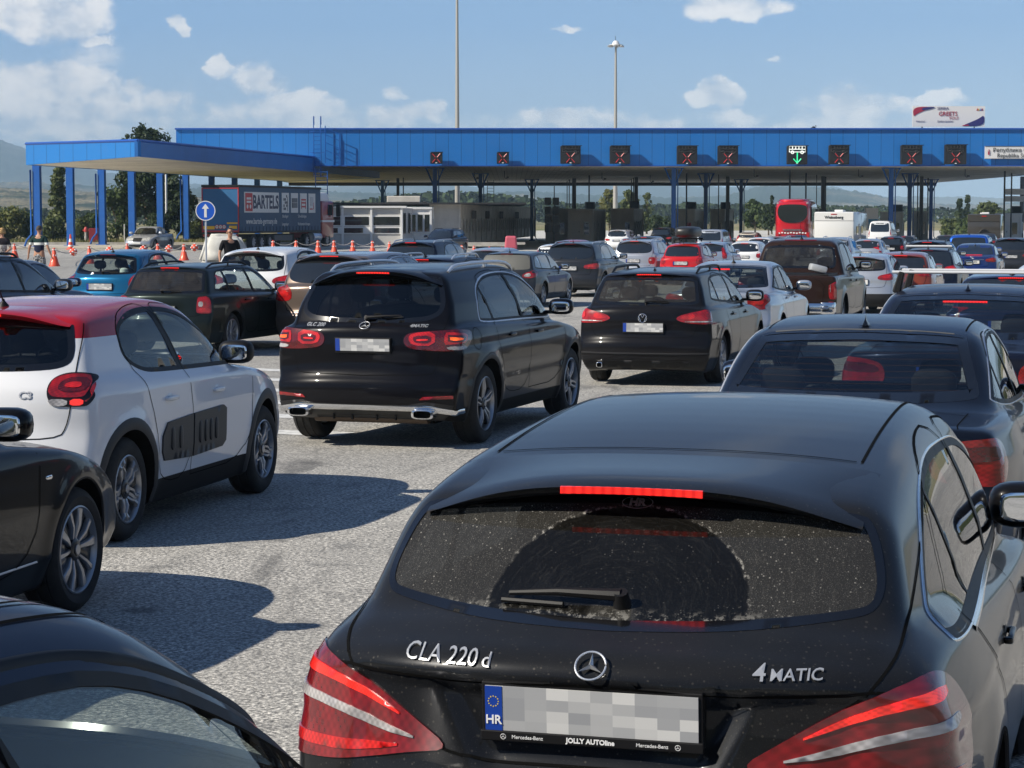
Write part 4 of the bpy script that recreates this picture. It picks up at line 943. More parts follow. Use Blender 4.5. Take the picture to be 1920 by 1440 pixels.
# rear glass, windscreen, side glass and door outlines of each body shape
def body_kit(k):
    K = {}; k0 = k; k = 'hatch' if k == 'hatchlow' else k
    if k == 'brake':
        K = dict(dlo=[(.68, .985), (.64, 1.03), (.76, 1.15), (1.06, 1.30), (1.50, 1.385), (2.1, 1.375), (2.5, 1.345), (2.85, 1.20), (3.28, .985), (3.22, .965), (2.4, .985), (1.6, .985)], rw=full([(0, 1.068), (.35, 1.075), (.58, 1.095), (.63, 1.11), (.645, 1.16), (.625, 1.24), (.60, 1.295), (.57, 1.322), (.3, 1.345), (0, 1.352)]),
                 fw=full([(0, .955), (.5, .96), (.68, .985), (.62, 1.15), (.54, 1.355), (.3, 1.38), (0, 1.385)]), pillars=[((1.36, .95), (1.22, 1.4), .028), ((2.24, .95), (2.12, 1.42), .06)],
                 doors=[[(2.20, .30), (2.20, .985), (2.06, 1.435), (2.5, 1.405), (3.3, .985), (3.32, .9), (3.24, .3)], [(1.44, .62), (1.28, .80), (1.08, .95), (.96, 1.01), (1.2, 1.33), (1.6, 1.42), (2.06, 1.435), (2.20, .985), (2.20, .30), (1.5, .30)]],
                 gate=full([(0, .76), (.33, .765), (.42, .80), (.60, .925), (.69, 1.0), (.70, 1.10), (.65, 1.33), (0, 1.43)]), gate_x=1.2, hood=[(3.45, -.68), (3.45, .68), (4.5, .6), (4.5, -.6)], bumper_z=.76, bumper_x=.7)
    elif k == 'suv':
        K = dict(dlo=[(.95, 1.11), (.93, 1.16), (1.0, 1.32), (1.15, 1.45), (1.42, 1.53), (2.0, 1.56), (2.5, 1.53), (2.85, 1.38), (3.38, 1.09), (3.3, 1.07), (2.0, 1.10)], rw=full([(0, 1.13), (.45, 1.135), (.63, 1.17), (.70, 1.26), (.66, 1.42), (.61, 1.52), (.58, 1.55), (0, 1.565)]),
                 fw=full([(0, 1.06), (.5, 1.06), (.73, 1.09), (.66, 1.3), (.58, 1.52), (0, 1.56)]), pillars=[((1.33, 1.05), (1.12, 1.6), .035), ((2.22, 1.05), (2.08, 1.6), .07)],
                 doors=[[(2.20, .42), (2.20, 1.1), (2.02, 1.58), (2.5, 1.56), (3.42, 1.09), (3.44, .95), (3.30, .42)], [(1.36, .66), (1.22, .85), (1.16, 1.08), (1.36, 1.12), (1.14, 1.5), (1.5, 1.57), (2.02, 1.58), (2.20, 1.1), (2.20, .42), (1.42, .42)]],
                 gate=full([(0, .66), (.62, .66), (.68, .72), (.72, 1.05), (.74, 1.2), (.66, 1.55), (0, 1.66)]), gate_x=.9, hood=[(3.55, -.75), (3.55, .75), (4.5, .68), (4.5, -.68)], bumper_z=.66, bumper_x=.6)
    elif k == 'hatch':
        K = dict(dlo=[(.80, 1.10), (.78, 1.20), (.86, 1.33), (1.2, 1.40), (1.6, 1.405), (1.92, 1.37), (2.3, 1.21), (2.80, .97), (2.7, .965), (1.2, 1.00), (.98, 1.02)], rw=full([(0, 1.06), (.45, 1.065), (.61, 1.09), (.64, 1.16), (.60, 1.30), (.57, 1.35), (0, 1.37)]),
                 fw=full([(0, .98), (.5, .985), (.70, 1.0), (.62, 1.2), (.55, 1.38), (0, 1.42)]), pillars=[((1.66, .95), (1.48, 1.42), .09)],
                 doors=[[(1.68, .30), (1.68, .98), (1.48, 1.43), (1.95, 1.40), (2.85, .97), (2.88, .85), (2.78, .30)], [(1.06, .62), (.98, .80), (.90, 1.0), (.78, 1.2), (.88, 1.36), (1.2, 1.42), (1.48, 1.43), (1.68, .98), (1.68, .30), (1.12, .30)]],
                 gate=full([(0, .66), (.60, .66), (.66, .76), (.66, 1.05), (.62, 1.34), (0, 1.50)]), gate_x=.75, hood=[(3.0, -.7), (3.0, .7), (3.85, .6), (3.85, -.6)], bumper_z=.60, bumper_x=.5)
    elif k == 'wagon':
        K = dict(dlo=[(.50, 1.00), (.52, 1.06), (.70, 1.335), (1.1, 1.35), (1.7, 1.36), (2.2, 1.345), (2.6, 1.16), (3.05, .93), (2.9, .915), (1.6, .96)], rw=full([(0, .97), (.5, .975), (.66, .99), (.665, 1.04), (.61, 1.29), (.59, 1.345), (0, 1.355)]),
                 fw=full([(0, .91), (.5, .91), (.7, .93), (.62, 1.15), (.54, 1.34), (0, 1.37)]), pillars=[((1.06, .95), (.98, 1.42), .05), ((1.98, .95), (1.86, 1.42), .07)],
                 doors=[[(1.98, .30), (1.98, .94), (1.82, 1.385), (2.3, 1.375), (3.12, .93), (3.14, .8), (3.04, .30)], [(1.40, .62), (1.24, .80), (1.06, .95), (.96, 1.36), (1.82, 1.385), (1.98, .94), (1.98, .30), (1.44, .30)]],
                 gate=full([(0, .60), (.62, .60), (.68, .7), (.69, .95), (.63, 1.35), (0, 1.44)]), gate_x=.85, hood=[(3.45, -.7), (3.45, .7), (4.4, .62), (4.4, -.62)], bumper_z=.58, bumper_x=.55)
    elif k == 'passat':
        K = dict(dlo=[(.74, 1.08), (.74, 1.14), (.90, 1.32), (1.15, 1.395), (1.7, 1.415), (2.25, 1.395), (2.65, 1.23), (3.2, .985), (3.1, .97), (1.8, 1.02)], rw=full([(0, 1.03), (.5, 1.035), (.67, 1.05), (.685, 1.10), (.63, 1.33), (.61, 1.385), (0, 1.395)]),
                 fw=full([(0, .95), (.5, .955), (.72, .98), (.64, 1.2), (.56, 1.39), (0, 1.42)]), pillars=[((1.18, 1.0), (1.08, 1.45), .045), ((2.10, .98), (1.96, 1.45), .07)],
                 doors=[[(2.08, .30), (2.08, .99), (1.92, 1.435), (2.35, 1.42), (3.26, .98), (3.28, .85), (3.16, .30)], [(1.44, .62), (1.28, .82), (1.20, .98), (1.06, 1.41), (1.92, 1.435), (2.08, .99), (2.08, .30), (1.48, .30)]],
                 gate=full([(0, .62), (.60, .62), (.68, .70), (.71, 1.02), (.66, 1.39), (0, 1.50)]), gate_x=.9, hood=[(3.55, -.72), (3.55, .72), (4.6, .64), (4.6, -.64)], bumper_z=.62, bumper_x=.55)
    elif k == 'sedan':
        K = dict(dlo=[(1.10, 1.09), (1.16, 1.12), (1.45, 1.29), (1.75, 1.40), (2.1, 1.42), (2.5, 1.415), (2.85, 1.27), (3.35, .99), (3.2, .975), (1.9, 1.02), (1.4, 1.05)], rw=full([(0, 1.085), (.45, 1.09), (.64, 1.10), (.68, 1.115), (.67, 1.16), (.58, 1.38), (.56, 1.425), (0, 1.442)]), rw_frit=.05,
                 fw=full([(0, .97), (.5, .975), (.73, 1.0), (.64, 1.2), (.56, 1.38), (0, 1.415)]), pillars=[((1.50, 1.0), (1.50, 1.45), .035), ((2.26, 1.0), (2.16, 1.45), .07)],
                 doors=[[(2.24, .30), (2.24, 1.0), (2.12, 1.42), (2.55, 1.41), (3.42, .98), (3.44, .85), (3.32, .30)], [(1.52, .64), (1.36, .82), (1.16, 1.04), (1.5, 1.32), (1.75, 1.41), (2.12, 1.42), (2.24, 1.0), (2.24, .30), (1.56, .30)]],
                 gate=full([(0, .66), (.52, .67), (.58, .74), (.62, .95), (.64, 1.045), (0, 1.06)]), gate_x=.4, gate_name='boot_lid', lid=[(.06, -.62), (.06, .62), (.70, .66), (.76, .5), (.78, 0), (.76, -.5), (.70, -.66)], hood=[(3.6, -.74), (3.6, .74), (4.7, .64), (4.7, -.64)], bumper_z=.66, bumper_x=.55)
    elif k == 'pickup':
        K = dict(dlo=[(1.92, 1.22), (1.90, 1.30), (1.98, 1.68), (2.1, 1.74), (2.6, 1.76), (3.1, 1.74), (3.35, 1.62), (3.98, 1.18), (3.8, 1.16), (2.5, 1.20)], rw=full([(0, 1.28), (.6, 1.28), (.70, 1.31), (.66, 1.62), (.60, 1.70), (0, 1.71)]),
                 fw=full([(0, 1.16), (.5, 1.16), (.72, 1.2), (.62, 1.5), (.56, 1.74), (0, 1.78)]), pillars=[((2.80, 1.1), (2.72, 1.9), .07)],
                 doors=[[(2.78, .5), (2.78, 1.2), (2.68, 1.78), (3.2, 1.77), (4.05, 1.2), (4.0, .5)], [(1.85, .56), (1.80, 1.2), (1.92, 1.74), (2.68, 1.78), (2.78, 1.2), (2.78, .5)]],
                 gate=[(-.66, .70), (.66, .70), (.70, 1.17), (-.70, 1.17)], gate_x=.4, hood=[(4.15, -.72), (4.15, .72), (5.05, .66), (5.05, -.66)], bumper_z=.62, bumper_x=.45)
    elif k == 'van':
        K = dict(dlo=[(.35, 1.18), (.38, 1.24), (.46, 1.62), (.6, 1.68), (1.5, 1.70), (2.3, 1.68), (2.6, 1.52), (3.15, 1.12), (3.0, 1.09), (1.5, 1.14)], rw=full([(0, 1.12), (.6, 1.12), (.69, 1.15), (.66, 1.60), (.60, 1.68), (0, 1.69)]),
                 fw=full([(0, 1.06), (.5, 1.06), (.74, 1.1), (.68, 1.4), (.62, 1.7), (0, 1.75)]), pillars=[((1.0, 1.1), (1.0, 1.8), .10), ((1.98, 1.1), (1.94, 1.8), .12)],
                 doors=[[(1.98, .35), (1.98, 1.1), (1.92, 1.73), (2.4, 1.71), (3.22, 1.08), (3.1, .35)], [(1.06, .5), (1.02, 1.72), (1.92, 1.73), (1.98, 1.1), (1.98, .35), (1.2, .35)]],
                 gate=full([(0, .62), (.70, .62), (.74, 1.1), (.70, 1.72), (0, 1.80)]), gate_x=.45, hood=[(3.5, -.7), (3.5, .7), (4.25, .6), (4.25, -.6)], bumper_z=.55, bumper_x=.45)
    elif k == 'smallhatch':
        K = dict(dlo=[(.66, 1.06), (.70, 1.12), (.95, 1.33), (1.3, 1.375), (1.7, 1.375), (1.95, 1.34), (2.3, 1.18), (2.80, .95), (2.6, .935), (1.2, .985)], rw=full([(0, .985), (.45, .99), (.62, 1.01), (.63, 1.06), (.57, 1.26), (.54, 1.315), (0, 1.33)]),
                 fw=full([(0, .94), (.5, .945), (.68, .96), (.60, 1.16), (.53, 1.36), (0, 1.39)]), pillars=[((1.62, .9), (1.50, 1.42), .07)],
                 doors=[[(1.62, .30), (1.62, .95), (1.48, 1.40), (1.95, 1.37), (2.85, .94), (2.87, .82), (2.78, .30)], [(1.06, .60), (.98, .80), (.84, 1.0), (.80, 1.22), (1.0, 1.37), (1.48, 1.40), (1.62, .95), (1.62, .30), (1.12, .30)]],
                 gate=full([(0, .62), (.58, .62), (.64, .72), (.65, .98), (.60, 1.33), (0, 1.46)]), gate_x=.85, hood=[(3.0, -.66), (3.0, .66), (3.85, .58), (3.85, -.58)], bumper_z=.60, bumper_x=.5)
    SP = dict(brake=(.96, .475, 1.392, .575, .030, .09, .045), suv=(.85, .33, 1.598, .63, .038, .11, .05), hatch=(.66, .26, 1.412, .57, .036, .12, .05), wagon=(.75, .42, 1.392, .57, .030, .08, .04), passat=(.80, .43, 1.438, .58, .034, .10, .04), smallhatch=(.80, .42, 1.375, .53, .028, .10, .04))
    if k in SP: K['spoiler'] = SP[k]; K['brake_in'] = (.16, M_BRK, .016)
    K['rw_it'] = 2
    K['seams'] = [p + [p[0]] for p in K['doors']]; K['pane_owner'] = [0, 2, 1] if len(K['pillars']) == 2 else [2, 1]
    g = K['gate']; hf = g[:len(g) // 2][:-1]; path = [(-a, b) for a, b in hf][::-1] + hf if k != 'pickup' else g + [g[0]]
    K['seams2'] = [('rear', path)] if k != 'sedan' else [('rear', path), ('top', K['lid'])]
    h = K['hood']; K['seams2'].append(('top', h)); K['shape'] = shape(k0); return K
# ------------------------------------------------------------------ the cars
BLK = paint('black', (0.004, 0.004, 0.005), 0.0, 0.20); BLKB = paint('black_blue', (0.006, 0.009, 0.018), 0.3, 0.12)
BLKC = paint('dusty_black', (0.010, 0.011, 0.013), 0.35, 0.75, speck=0.9)
WHT = paint('white', (0.72, 0.73, 0.74), 0.0, 0.10); GRN = paint('dark_green', (0.012, 0.018, 0.017), 0.4, 0.45); GRY = paint('dark_grey', (0.035, 0.038, 0.045), 0.5, 0.45)
SIL = paint('silver', (0.42, 0.45, 0.50), 0.55, 0.3); SLB = paint('ice_silver', (0.34, 0.40, 0.50), 0.55, 0.35); BRZ = paint('bronze', (0.15, 0.115, 0.095), 0.5, 0.3); TEAL = paint('teal_blue', (0.005, 0.10, 0.22), 0.35, 0.2)
BRN = paint('brown', (0.022, 0.011, 0.008), 0.0, 0.35); ORG = paint('copper_orange', (0.30, 0.045, 0.015), 0.4, 0.25); REDP = paint('red', (0.50, 0.012, 0.015), 0.0, 0.15); BLU = paint('bright_blue', (0.008, 0.07, 0.38), 0.3, 0.2)
NVY = paint('navy', (0.010, 0.017, 0.055), 0.4, 0.3); MID = paint('mid_grey', (0.10, 0.11, 0.12), 0.5, 0.35); NBL = paint('night_blue', (0.008, 0.012, 0.028), 0.35, 0.3); BGE = paint('beige', (0.5, 0.47, 0.40), 0.1, 0.3); CHRY = paint('cherry', (0.28, 0.01, 0.03), 0.1, 0.2)
C3P = paint('white_red_roof', (0.72, 0.73, 0.75), 0.0, 0.10, clad=(0.33, (0.02, 0.02, 0.021)), two=(1.255, 0.0, (0.36, 0.006, 0.012, 1), 2.62))
GLCP = paint('black_clad', (0.004, 0.004, 0.006), 0.0, 0.16, clad=(0.36, (0.012, 0.012, 0.012)))
M_BDG = simple('badge_silver', (.50, .51, .53), .35, .5)
BLKLINE = simple('lamp_black', (0.012, 0.004, 0.005), 0.3)

def car(kit, **k):
    c = body_kit(kit); c['glass'] = dict(rear=G_DARK, front=G_MID, back=G_DARK, screen=G_CLR); c.update(k)
    if 'seams_extra' in k: c['seams2'] = c['seams2'] + k['seams_extra']
    return make_car(c)
def brake_glass():
    """rear glass caked in road dust except where the wiper swept"""
    m, T, out = new_mat('glass_brake_rear'); tco = T.n('ShaderNodeTexCoord').outputs['Object']; sp = T.n('ShaderNodeSeparateXYZ', {0: tco})
    y, z = sp.outputs[1], sp.outputs[2]; wob = T.math('MULTIPLY', T.math('SUBTRACT', T.noise(tco, 30.0, 3, 0.6), 0.5), 0.02)
    r = T.math('ADD', T.math('SQRT', T.math('ADD', T.math('POWER', T.math('ABSOLUTE', T.math('ADD', y, 0.0)), 2.0), T.math('POWER', T.math('MULTIPLY', T.math('SUBTRACT', z, 1.095), 1.42), 2.0))), wob)
    inside = T.math('MULTIPLY', T.maprange(r, 0.335, 0.325), T.maprange(r, 0.05, 0.07)); edge = T.math('MULTIPLY', T.maprange(T.math('ABSOLUTE', T.math('SUBTRACT', r, 0.333)), 0.007, 0.001), T.math('MULTIPLY', T.maprange(T.noise(tco, 70.0, 4, 0.75), 0.48, 0.66), T.maprange(T.noise(tco, 9.0, 3, 0.6), 0.38, 0.58)))
    low = T.math('MULTIPLY', T.maprange(z, 1.115, 1.085), T.maprange(T.noise(tco, 45.0, 4, 0.7), 0.5, 0.62))
    fine = T.math('MULTIPLY', T.maprange(T.noise(tco, 330.0, 3, 0.75), 0.56, 0.72), 0.42); v = T.n('ShaderNodeTexVoronoi', {'Vector': tco, 'Scale': 75.0}).outputs['Distance']
    spots = T.math('MULTIPLY', T.maprange(v, 0.10, 0.20, 1.0, 0.0), T.maprange(T.noise(tco, 14.0, 3, 0.6), 0.42, 0.6)); streak = T.noise(T.n('ShaderNodeVectorMath', {0: tco, 1: (1, 14, 3)}, operation='MULTIPLY').outputs[0], 8.0, 4, 0.7)
    th_ = T.math('ARCTAN2', y, T.math('SUBTRACT', z, 1.095)); rings = T.math('MULTIPLY', T.maprange(T.noise(T.n('ShaderNodeCombineXYZ', {0: T.math('MULTIPLY', r, 55.0), 1: th_, 2: 0.0}).outputs[0], 3.0, 4, 0.7), 0.5, 0.75), 0.035)
    out_d = T.math('ADD', T.math('ADD', 0.06, T.math('MULTIPLY', fine, 0.75)), T.math('ADD', T.math('MULTIPLY', spots, 0.50), T.math('MULTIPLY', T.maprange(streak, 0.5, 0.75), 0.04)))
    dd = T.math('ADD', T.math('MULTIPLY', out_d, T.math('SUBTRACT', 1.0, T.math('MULTIPLY', inside, 0.80))), T.math('ADD', rings, T.math('ADD', T.math('MULTIPLY', edge, 0.75), T.math('MULTIPLY', low, 0.45))), clamp=True)
    tr = T.n('ShaderNodeBsdfTransparent', {0: (.08, .08, .085, 1)}); gl = T.n('ShaderNodeBsdfGlossy', {0: (1, 1, 1, 1), 1: 0.03}); fr = T.math('MULTIPLY', T.n('ShaderNodeFresnel', {0: T.mix_ior(1.5)}).outputs[0], 0.75)
    mx = T.n('ShaderNodeMixShader', {0: fr, 1: tr.outputs[0], 2: gl.outputs[0]}); df = T.n('ShaderNodeBsdfDiffuse', {0: (0.38, 0.365, 0.33, 1)})
    T.t.links.new(T.n('ShaderNodeMixShader', {0: dd, 1: mx.outputs[0], 2: df.outputs[0]}).outputs[0], out.inputs[0]); return m
def star(sh, y, z, r, parent, off=.012):
    P = Vector(sh.cast('rear', [(y, z)])[0]); G = Vector(sh.grad(np.array([P]))[0][0]); a = MB(); n = 32
    a.tube([(-off, r * math.cos(2 * math.pi * i / n), r * math.sin(2 * math.pi * i / n)) for i in range(n + 1)], r * .075, 8)
    for i in range(3):
        t = math.pi / 2 + 2 * math.pi * i / 3; c_, s_ = math.cos(t), math.sin(t); w_ = r * .17; tip = (-off, r * .95 * c_, r * .95 * s_)
        b1 = (-off + .003, -w_ * s_ + w_ * .6 * c_ * .3, w_ * c_ + w_ * .6 * s_ * .3); b2 = (-off + .003, w_ * s_ + w_ * .6 * c_ * .3, -w_ * c_ + w_ * .6 * s_ * .3); pk = (-off - .008, 0, 0); bk = (-off + .003, -w_ * c_ * .6, -w_ * s_ * .6)
        a.add([tip, b1, pk, b2, bk], [(0, 1, 2), (0, 2, 3), (1, 4, 2), (2, 4, 3)])
    o = a.build('badge', simple('star_silver', (.72, .73, .75), .22, .7), parent); o.location = P; o.rotation_euler = (0, math.asin(max(-1, min(1, G.z))), 0); return o
def seg(*p): return list(p)

# --- 1. the shooting brake right in front
def lens_outline_brake():
    return [('r', .345, .782), ('r', .45, .845), ('r', .57, .915), ('r', .68, .963), ('s', .34, .992), ('s', .47, .95), ('s', .54, .86), ('s', .50, .74), ('s', .36, .695), ('r', .72, .708), ('r', .58, .735), ('r', .46, .765)]
K = body_kit('brake'); sh = K['shape']
K.update(name='estate_car', label='dusty black low estate car nearest the camera with wide red tail lamps', cat='car', pos=(.17, 5.12), head=16, lod=0, brake_in=(.185, M_BRK, .022), paint=BLKC, wheel='std', glass=dict(rear=G_MID, front=G_MID, back=brake_glass(), screen=G_CLR),
    dlo_trim=(M_CHR, .014), handles=[(1.62, .845), (2.62, .835)], mirror=(3.12, .985), mirror_mat=BLK, handle_mat=BLK, dark=True, seat_x=2.45, rear_x=1.55, rw_frit=.018, gap=.008,
    plate=(.895, 0.0, None), plate_dx=-.014, plate_tilt=-4, wiper=((-.02, 1.112), (.27, 1.115)), dlo_it=3,
    belt_trim=([(1.00, .975), (1.3, .978), (1.7, .982), (2.3, .978), (2.9, .972), (3.2, .962)], M_CHR, .034),
    seams_extra=[('top', [(1.035, y) for y in np.linspace(-.50, .50, 9)]), ('top', [(x, .515 - .01 * (x - 1)) for x in np.linspace(1.035, 2.6, 9)]), ('top', [(x, -.515 + .01 * (x - 1)) for x in np.linspace(1.035, 2.6, 9)]),
                 ('rear', [(.68, .955), (.2, .962), (-.2, .962), (-.68, .955)]), ('right', [(.42, .70), (.55, .62), (.60, .5)]), ('left', [(.42, .70), (.55, .62), (.60, .5)])],
    lamps=[('tail_lamp', lens_outline_brake(), lens('brake_lamp', (.20, .006, .010), scale=60), [
        ([('r', .47, .842), ('r', .57, .893), ('r', .69, .938), ('s', .36, .955), ('s', .36, .925), ('r', .69, .915), ('r', .57, .875)], M_REDL, .010, 'brake_light'),
        ([('r', .42, .795), ('r', .55, .826), ('r', .69, .866), ('s', .40, .885), ('s', .40, .858), ('r', .69, .842), ('r', .55, .806)], M_CLR, .010, 'reversing_light'),
        ([('r', .47, .780), ('r', .58, .775), ('r', .72, .765), ('s', .40, .76), ('s', .40, .735), ('r', .72, .735), ('r', .58, .752)], M_REDM, .009, 'reflector')])],
    rear_bits=[])
K['seams2'] = K['seams2'] + K['seams_extra']
root, gate, objs, dl = make_car(K)
gp = gate
star(sh, 0, 1.003, .037, gate); text_on(sh, 'badge_letters', 'CLA 220', .385, 1.004, .049, M_BDG, gate, sx=1.12, bold=.0); text_on(sh, 'badge_letters', 'd', .262, 1.002, .044, M_BDG, gate, sx=1.1, bold=.0)
text_on(sh, 'badge_letters', '4', -.395, 1.002, .048, M_BDG, gate, sx=1.3, bold=.0003); text_on(sh, 'badge_letters', 'MATIC', -.478, .998, .032, M_BDG, gate, sx=1.25, bold=.0002)
pl = [o for o in S.objects if o.name.startswith('number_plate') and o.parent == gate][0]
MP = Matrix(((0, 0, -1, -.0135), (-1, 0, 0, 0), (0, 1, 0, 0), (0, 0, 0, 1)))
def on_plate(y, z): m = MP.copy(); m[1][3] = y; m[2][3] = z; return m
flat_text('country_letters', 'HR', .030, M_WHT, pl, on_plate(.239, -.028), bold=.0006)
mb = MB()
for i in range(12):
    a0 = 2 * math.pi * i / 12; cy, cz = .239 + .0125 * math.sin(a0), .018 + .0125 * math.cos(a0)
    V_ = [(-.0134, cy + (.0026 if q % 2 == 0 else .001) * math.sin(q * math.pi / 5), cz + (.0026 if q % 2 == 0 else .001) * math.cos(q * math.pi / 5)) for q in range(10)]; mb.add(V_, [tuple(range(10))])
mb.build('country_stars', M_GOLD, pl)
mb = MB(); mb.box((-.010, 0, -.0665), (.012, .545, .026), bev=.003); mb.build('plate_surround', M_BLK, pl)
for t_, y_, s_, b_ in (('JOLLY AUTOline', .0, .0165, .0006), ('Mercedes-Benz', .155, .0125, 0), ('Mercedes-Benz', -.150, .0125, 0)):
    m = on_plate(y_, -.0668); m[0][3] = -.0168; flat_text('surround_letters', t_, s_, M_WHT, pl, m, bold=b_)
for y_ in (.215, -.212):
    mb = MB(); n = 16; mb.tube([(-.0172, y_ + .0065 * math.cos(2 * math.pi * i / n), -.0668 + .0065 * math.sin(2 * math.pi * i / n)) for i in range(n + 1)], .0006, 5)
    for i in range(3): t = math.pi / 2 + i * 2 * math.pi / 3; mb.tube([(-.0172, y_, -.0668), (-.0172, y_ + .006 * math.cos(t), -.0668 + .006 * math.sin(t))], .0006, 5)
    mb.build('surround_emblem', M_WHT, pl)
# ring sticker at the top of the rear glass
def sticker(sh, par):
    z0 = 1.335; a = MB(); n = 40
    E = [(0.040 * math.cos(t), z0 + .013 * math.sin(t)) for t in np.linspace(0, 2 * math.pi, n)]
    P = sh.cast('rear', E); strip(sh, 'sticker_ring', P, .0022, M_STK, par, .0045, sm=0, step=.005)
    text_on(sh, 'sticker_letters', 'HR', 0, z0, .021, M_STK, par, .0045, 1.5, 0.0003, bold=.001)
M_STK = simple('sticker', (.16, .16, .16), .6)
sticker(sh, gate)

# --- 2. white supermini with red roof
K = body_kit('hatch'); sh = K['shape']
lampC3 = [('r', .52, .96), ('r', .535, 1.02), ('r', .60, 1.055), ('r', .69, 1.06), ('r', .76, 1.03), ('s', .25, .98), ('s', .26, .93), ('s', .21, .875), ('r', .75, .86), ('r', .60, .86), ('r', .54, .89)]
def scaled(pts, k, cy=.66, cz=.985):
    return [(a, cy + (b - cy) * k, cz + (c_ - cz) * k) if a == 'r' else (a, b * k if k < 1 else b, cz + (c_ - cz) * k) for a, b, c_ in pts]
K.update(name='hatchback', label='white hatchback with red roof and black side cushions', cat='car', pos=(-3.42, 13.65), head=13.5, lod=1, cell=.026, paint=C3P, wheel='c3', glass=dict(rear=G_MID, front=G_CLR, back=glass('c3_rear', (.10, .105, .11)), screen=G_CLR),
    handles=[(1.30, .83), (2.16, .825)], handle_mat=WHT, cup_mat=WHT, mirror=(2.74, .985), mirror_mat=M_BLK, whip=(.62, .20), arch_trim=(.075, simple('grey_cladding', (.022, .023, .025), .55)), plate=(.72, 0, None), wiper=((0, 1.075), (.3, 1.10)),
    seat_x=1.95, rear_x=1.15,
    lamps=[('tail_lamp', lampC3, BLKLINE, [
        ([('r', .53, .96), ('r', .545, 1.02), ('r', .61, 1.045), ('r', .69, 1.05), ('r', .745, 1.03), ('r', .75, .93), ('r', .73, .915), ('r', .60, .915), ('r', .55, .925)], M_RED, .010),
        ([('r', .58, .965), ('r', .60, 1.01), ('r', .66, 1.03), ('r', .74, 1.02), ('r', .75, .96), ('r', .70, .945), ('r', .62, .945)], M_REDD, .012),
        ([('r', .62, .97), ('r', .63, .995), ('r', .70, 1.0), ('r', .72, .98), ('r', .70, .965)], M_REDM, .014),
        ([('r', .53, .905), ('r', .65, .905), ('r', .65, .865), ('r', .56, .865)], M_CLR, .010, 'reversing_light'),
        ([('r', .665, .905), ('r', .74, .905), ('r', .74, .868), ('r', .665, .866)], M_REDL, .010, 'brake_light'),
        ([('r', .765, 1.01), ('s', .235, .96), ('s', .23, .92), ('s', .19, .89), ('r', .765, .89)], M_REDM, .010)])],
    side_bits=[('side_cushion', [(1.18, .44), (1.13, .50), (1.14, .60), (1.22, .68), (1.665, .70), (1.665, .42)], simple('cushion', (.025, .026, .028), .5), .012), ('side_cushion', [(1.69, .42), (1.69, .70), (2.24, .715), (2.30, .69), (2.30, .47), (2.24, .435)], simple('cushion', (.025, .026, .028), .5), .012)])
root, gate, objs, dl = make_car(K)
root.scale = (1, 1, 1.045)
text_on(sh, 'badge_letters', 'C3', .0 - .40, .925, .06, M_BDG, gate, sx=1.2, bold=.001)
for xs in (1.30, 1.44, 1.80, 1.90, 2.0, 2.1):
    for s, ax in ((1, 'left'), (-1, 'right')):
        a = MB(); p = sh.cast(ax, [(xs, .57)])[0]; a.add(*superell((p[0], p[1] + s * .012, p[2]), (.055, .022, .15), 3, 7)); a.build('cushion_rib', simple('cushion', (.025, .026, .028), .5), root, True)

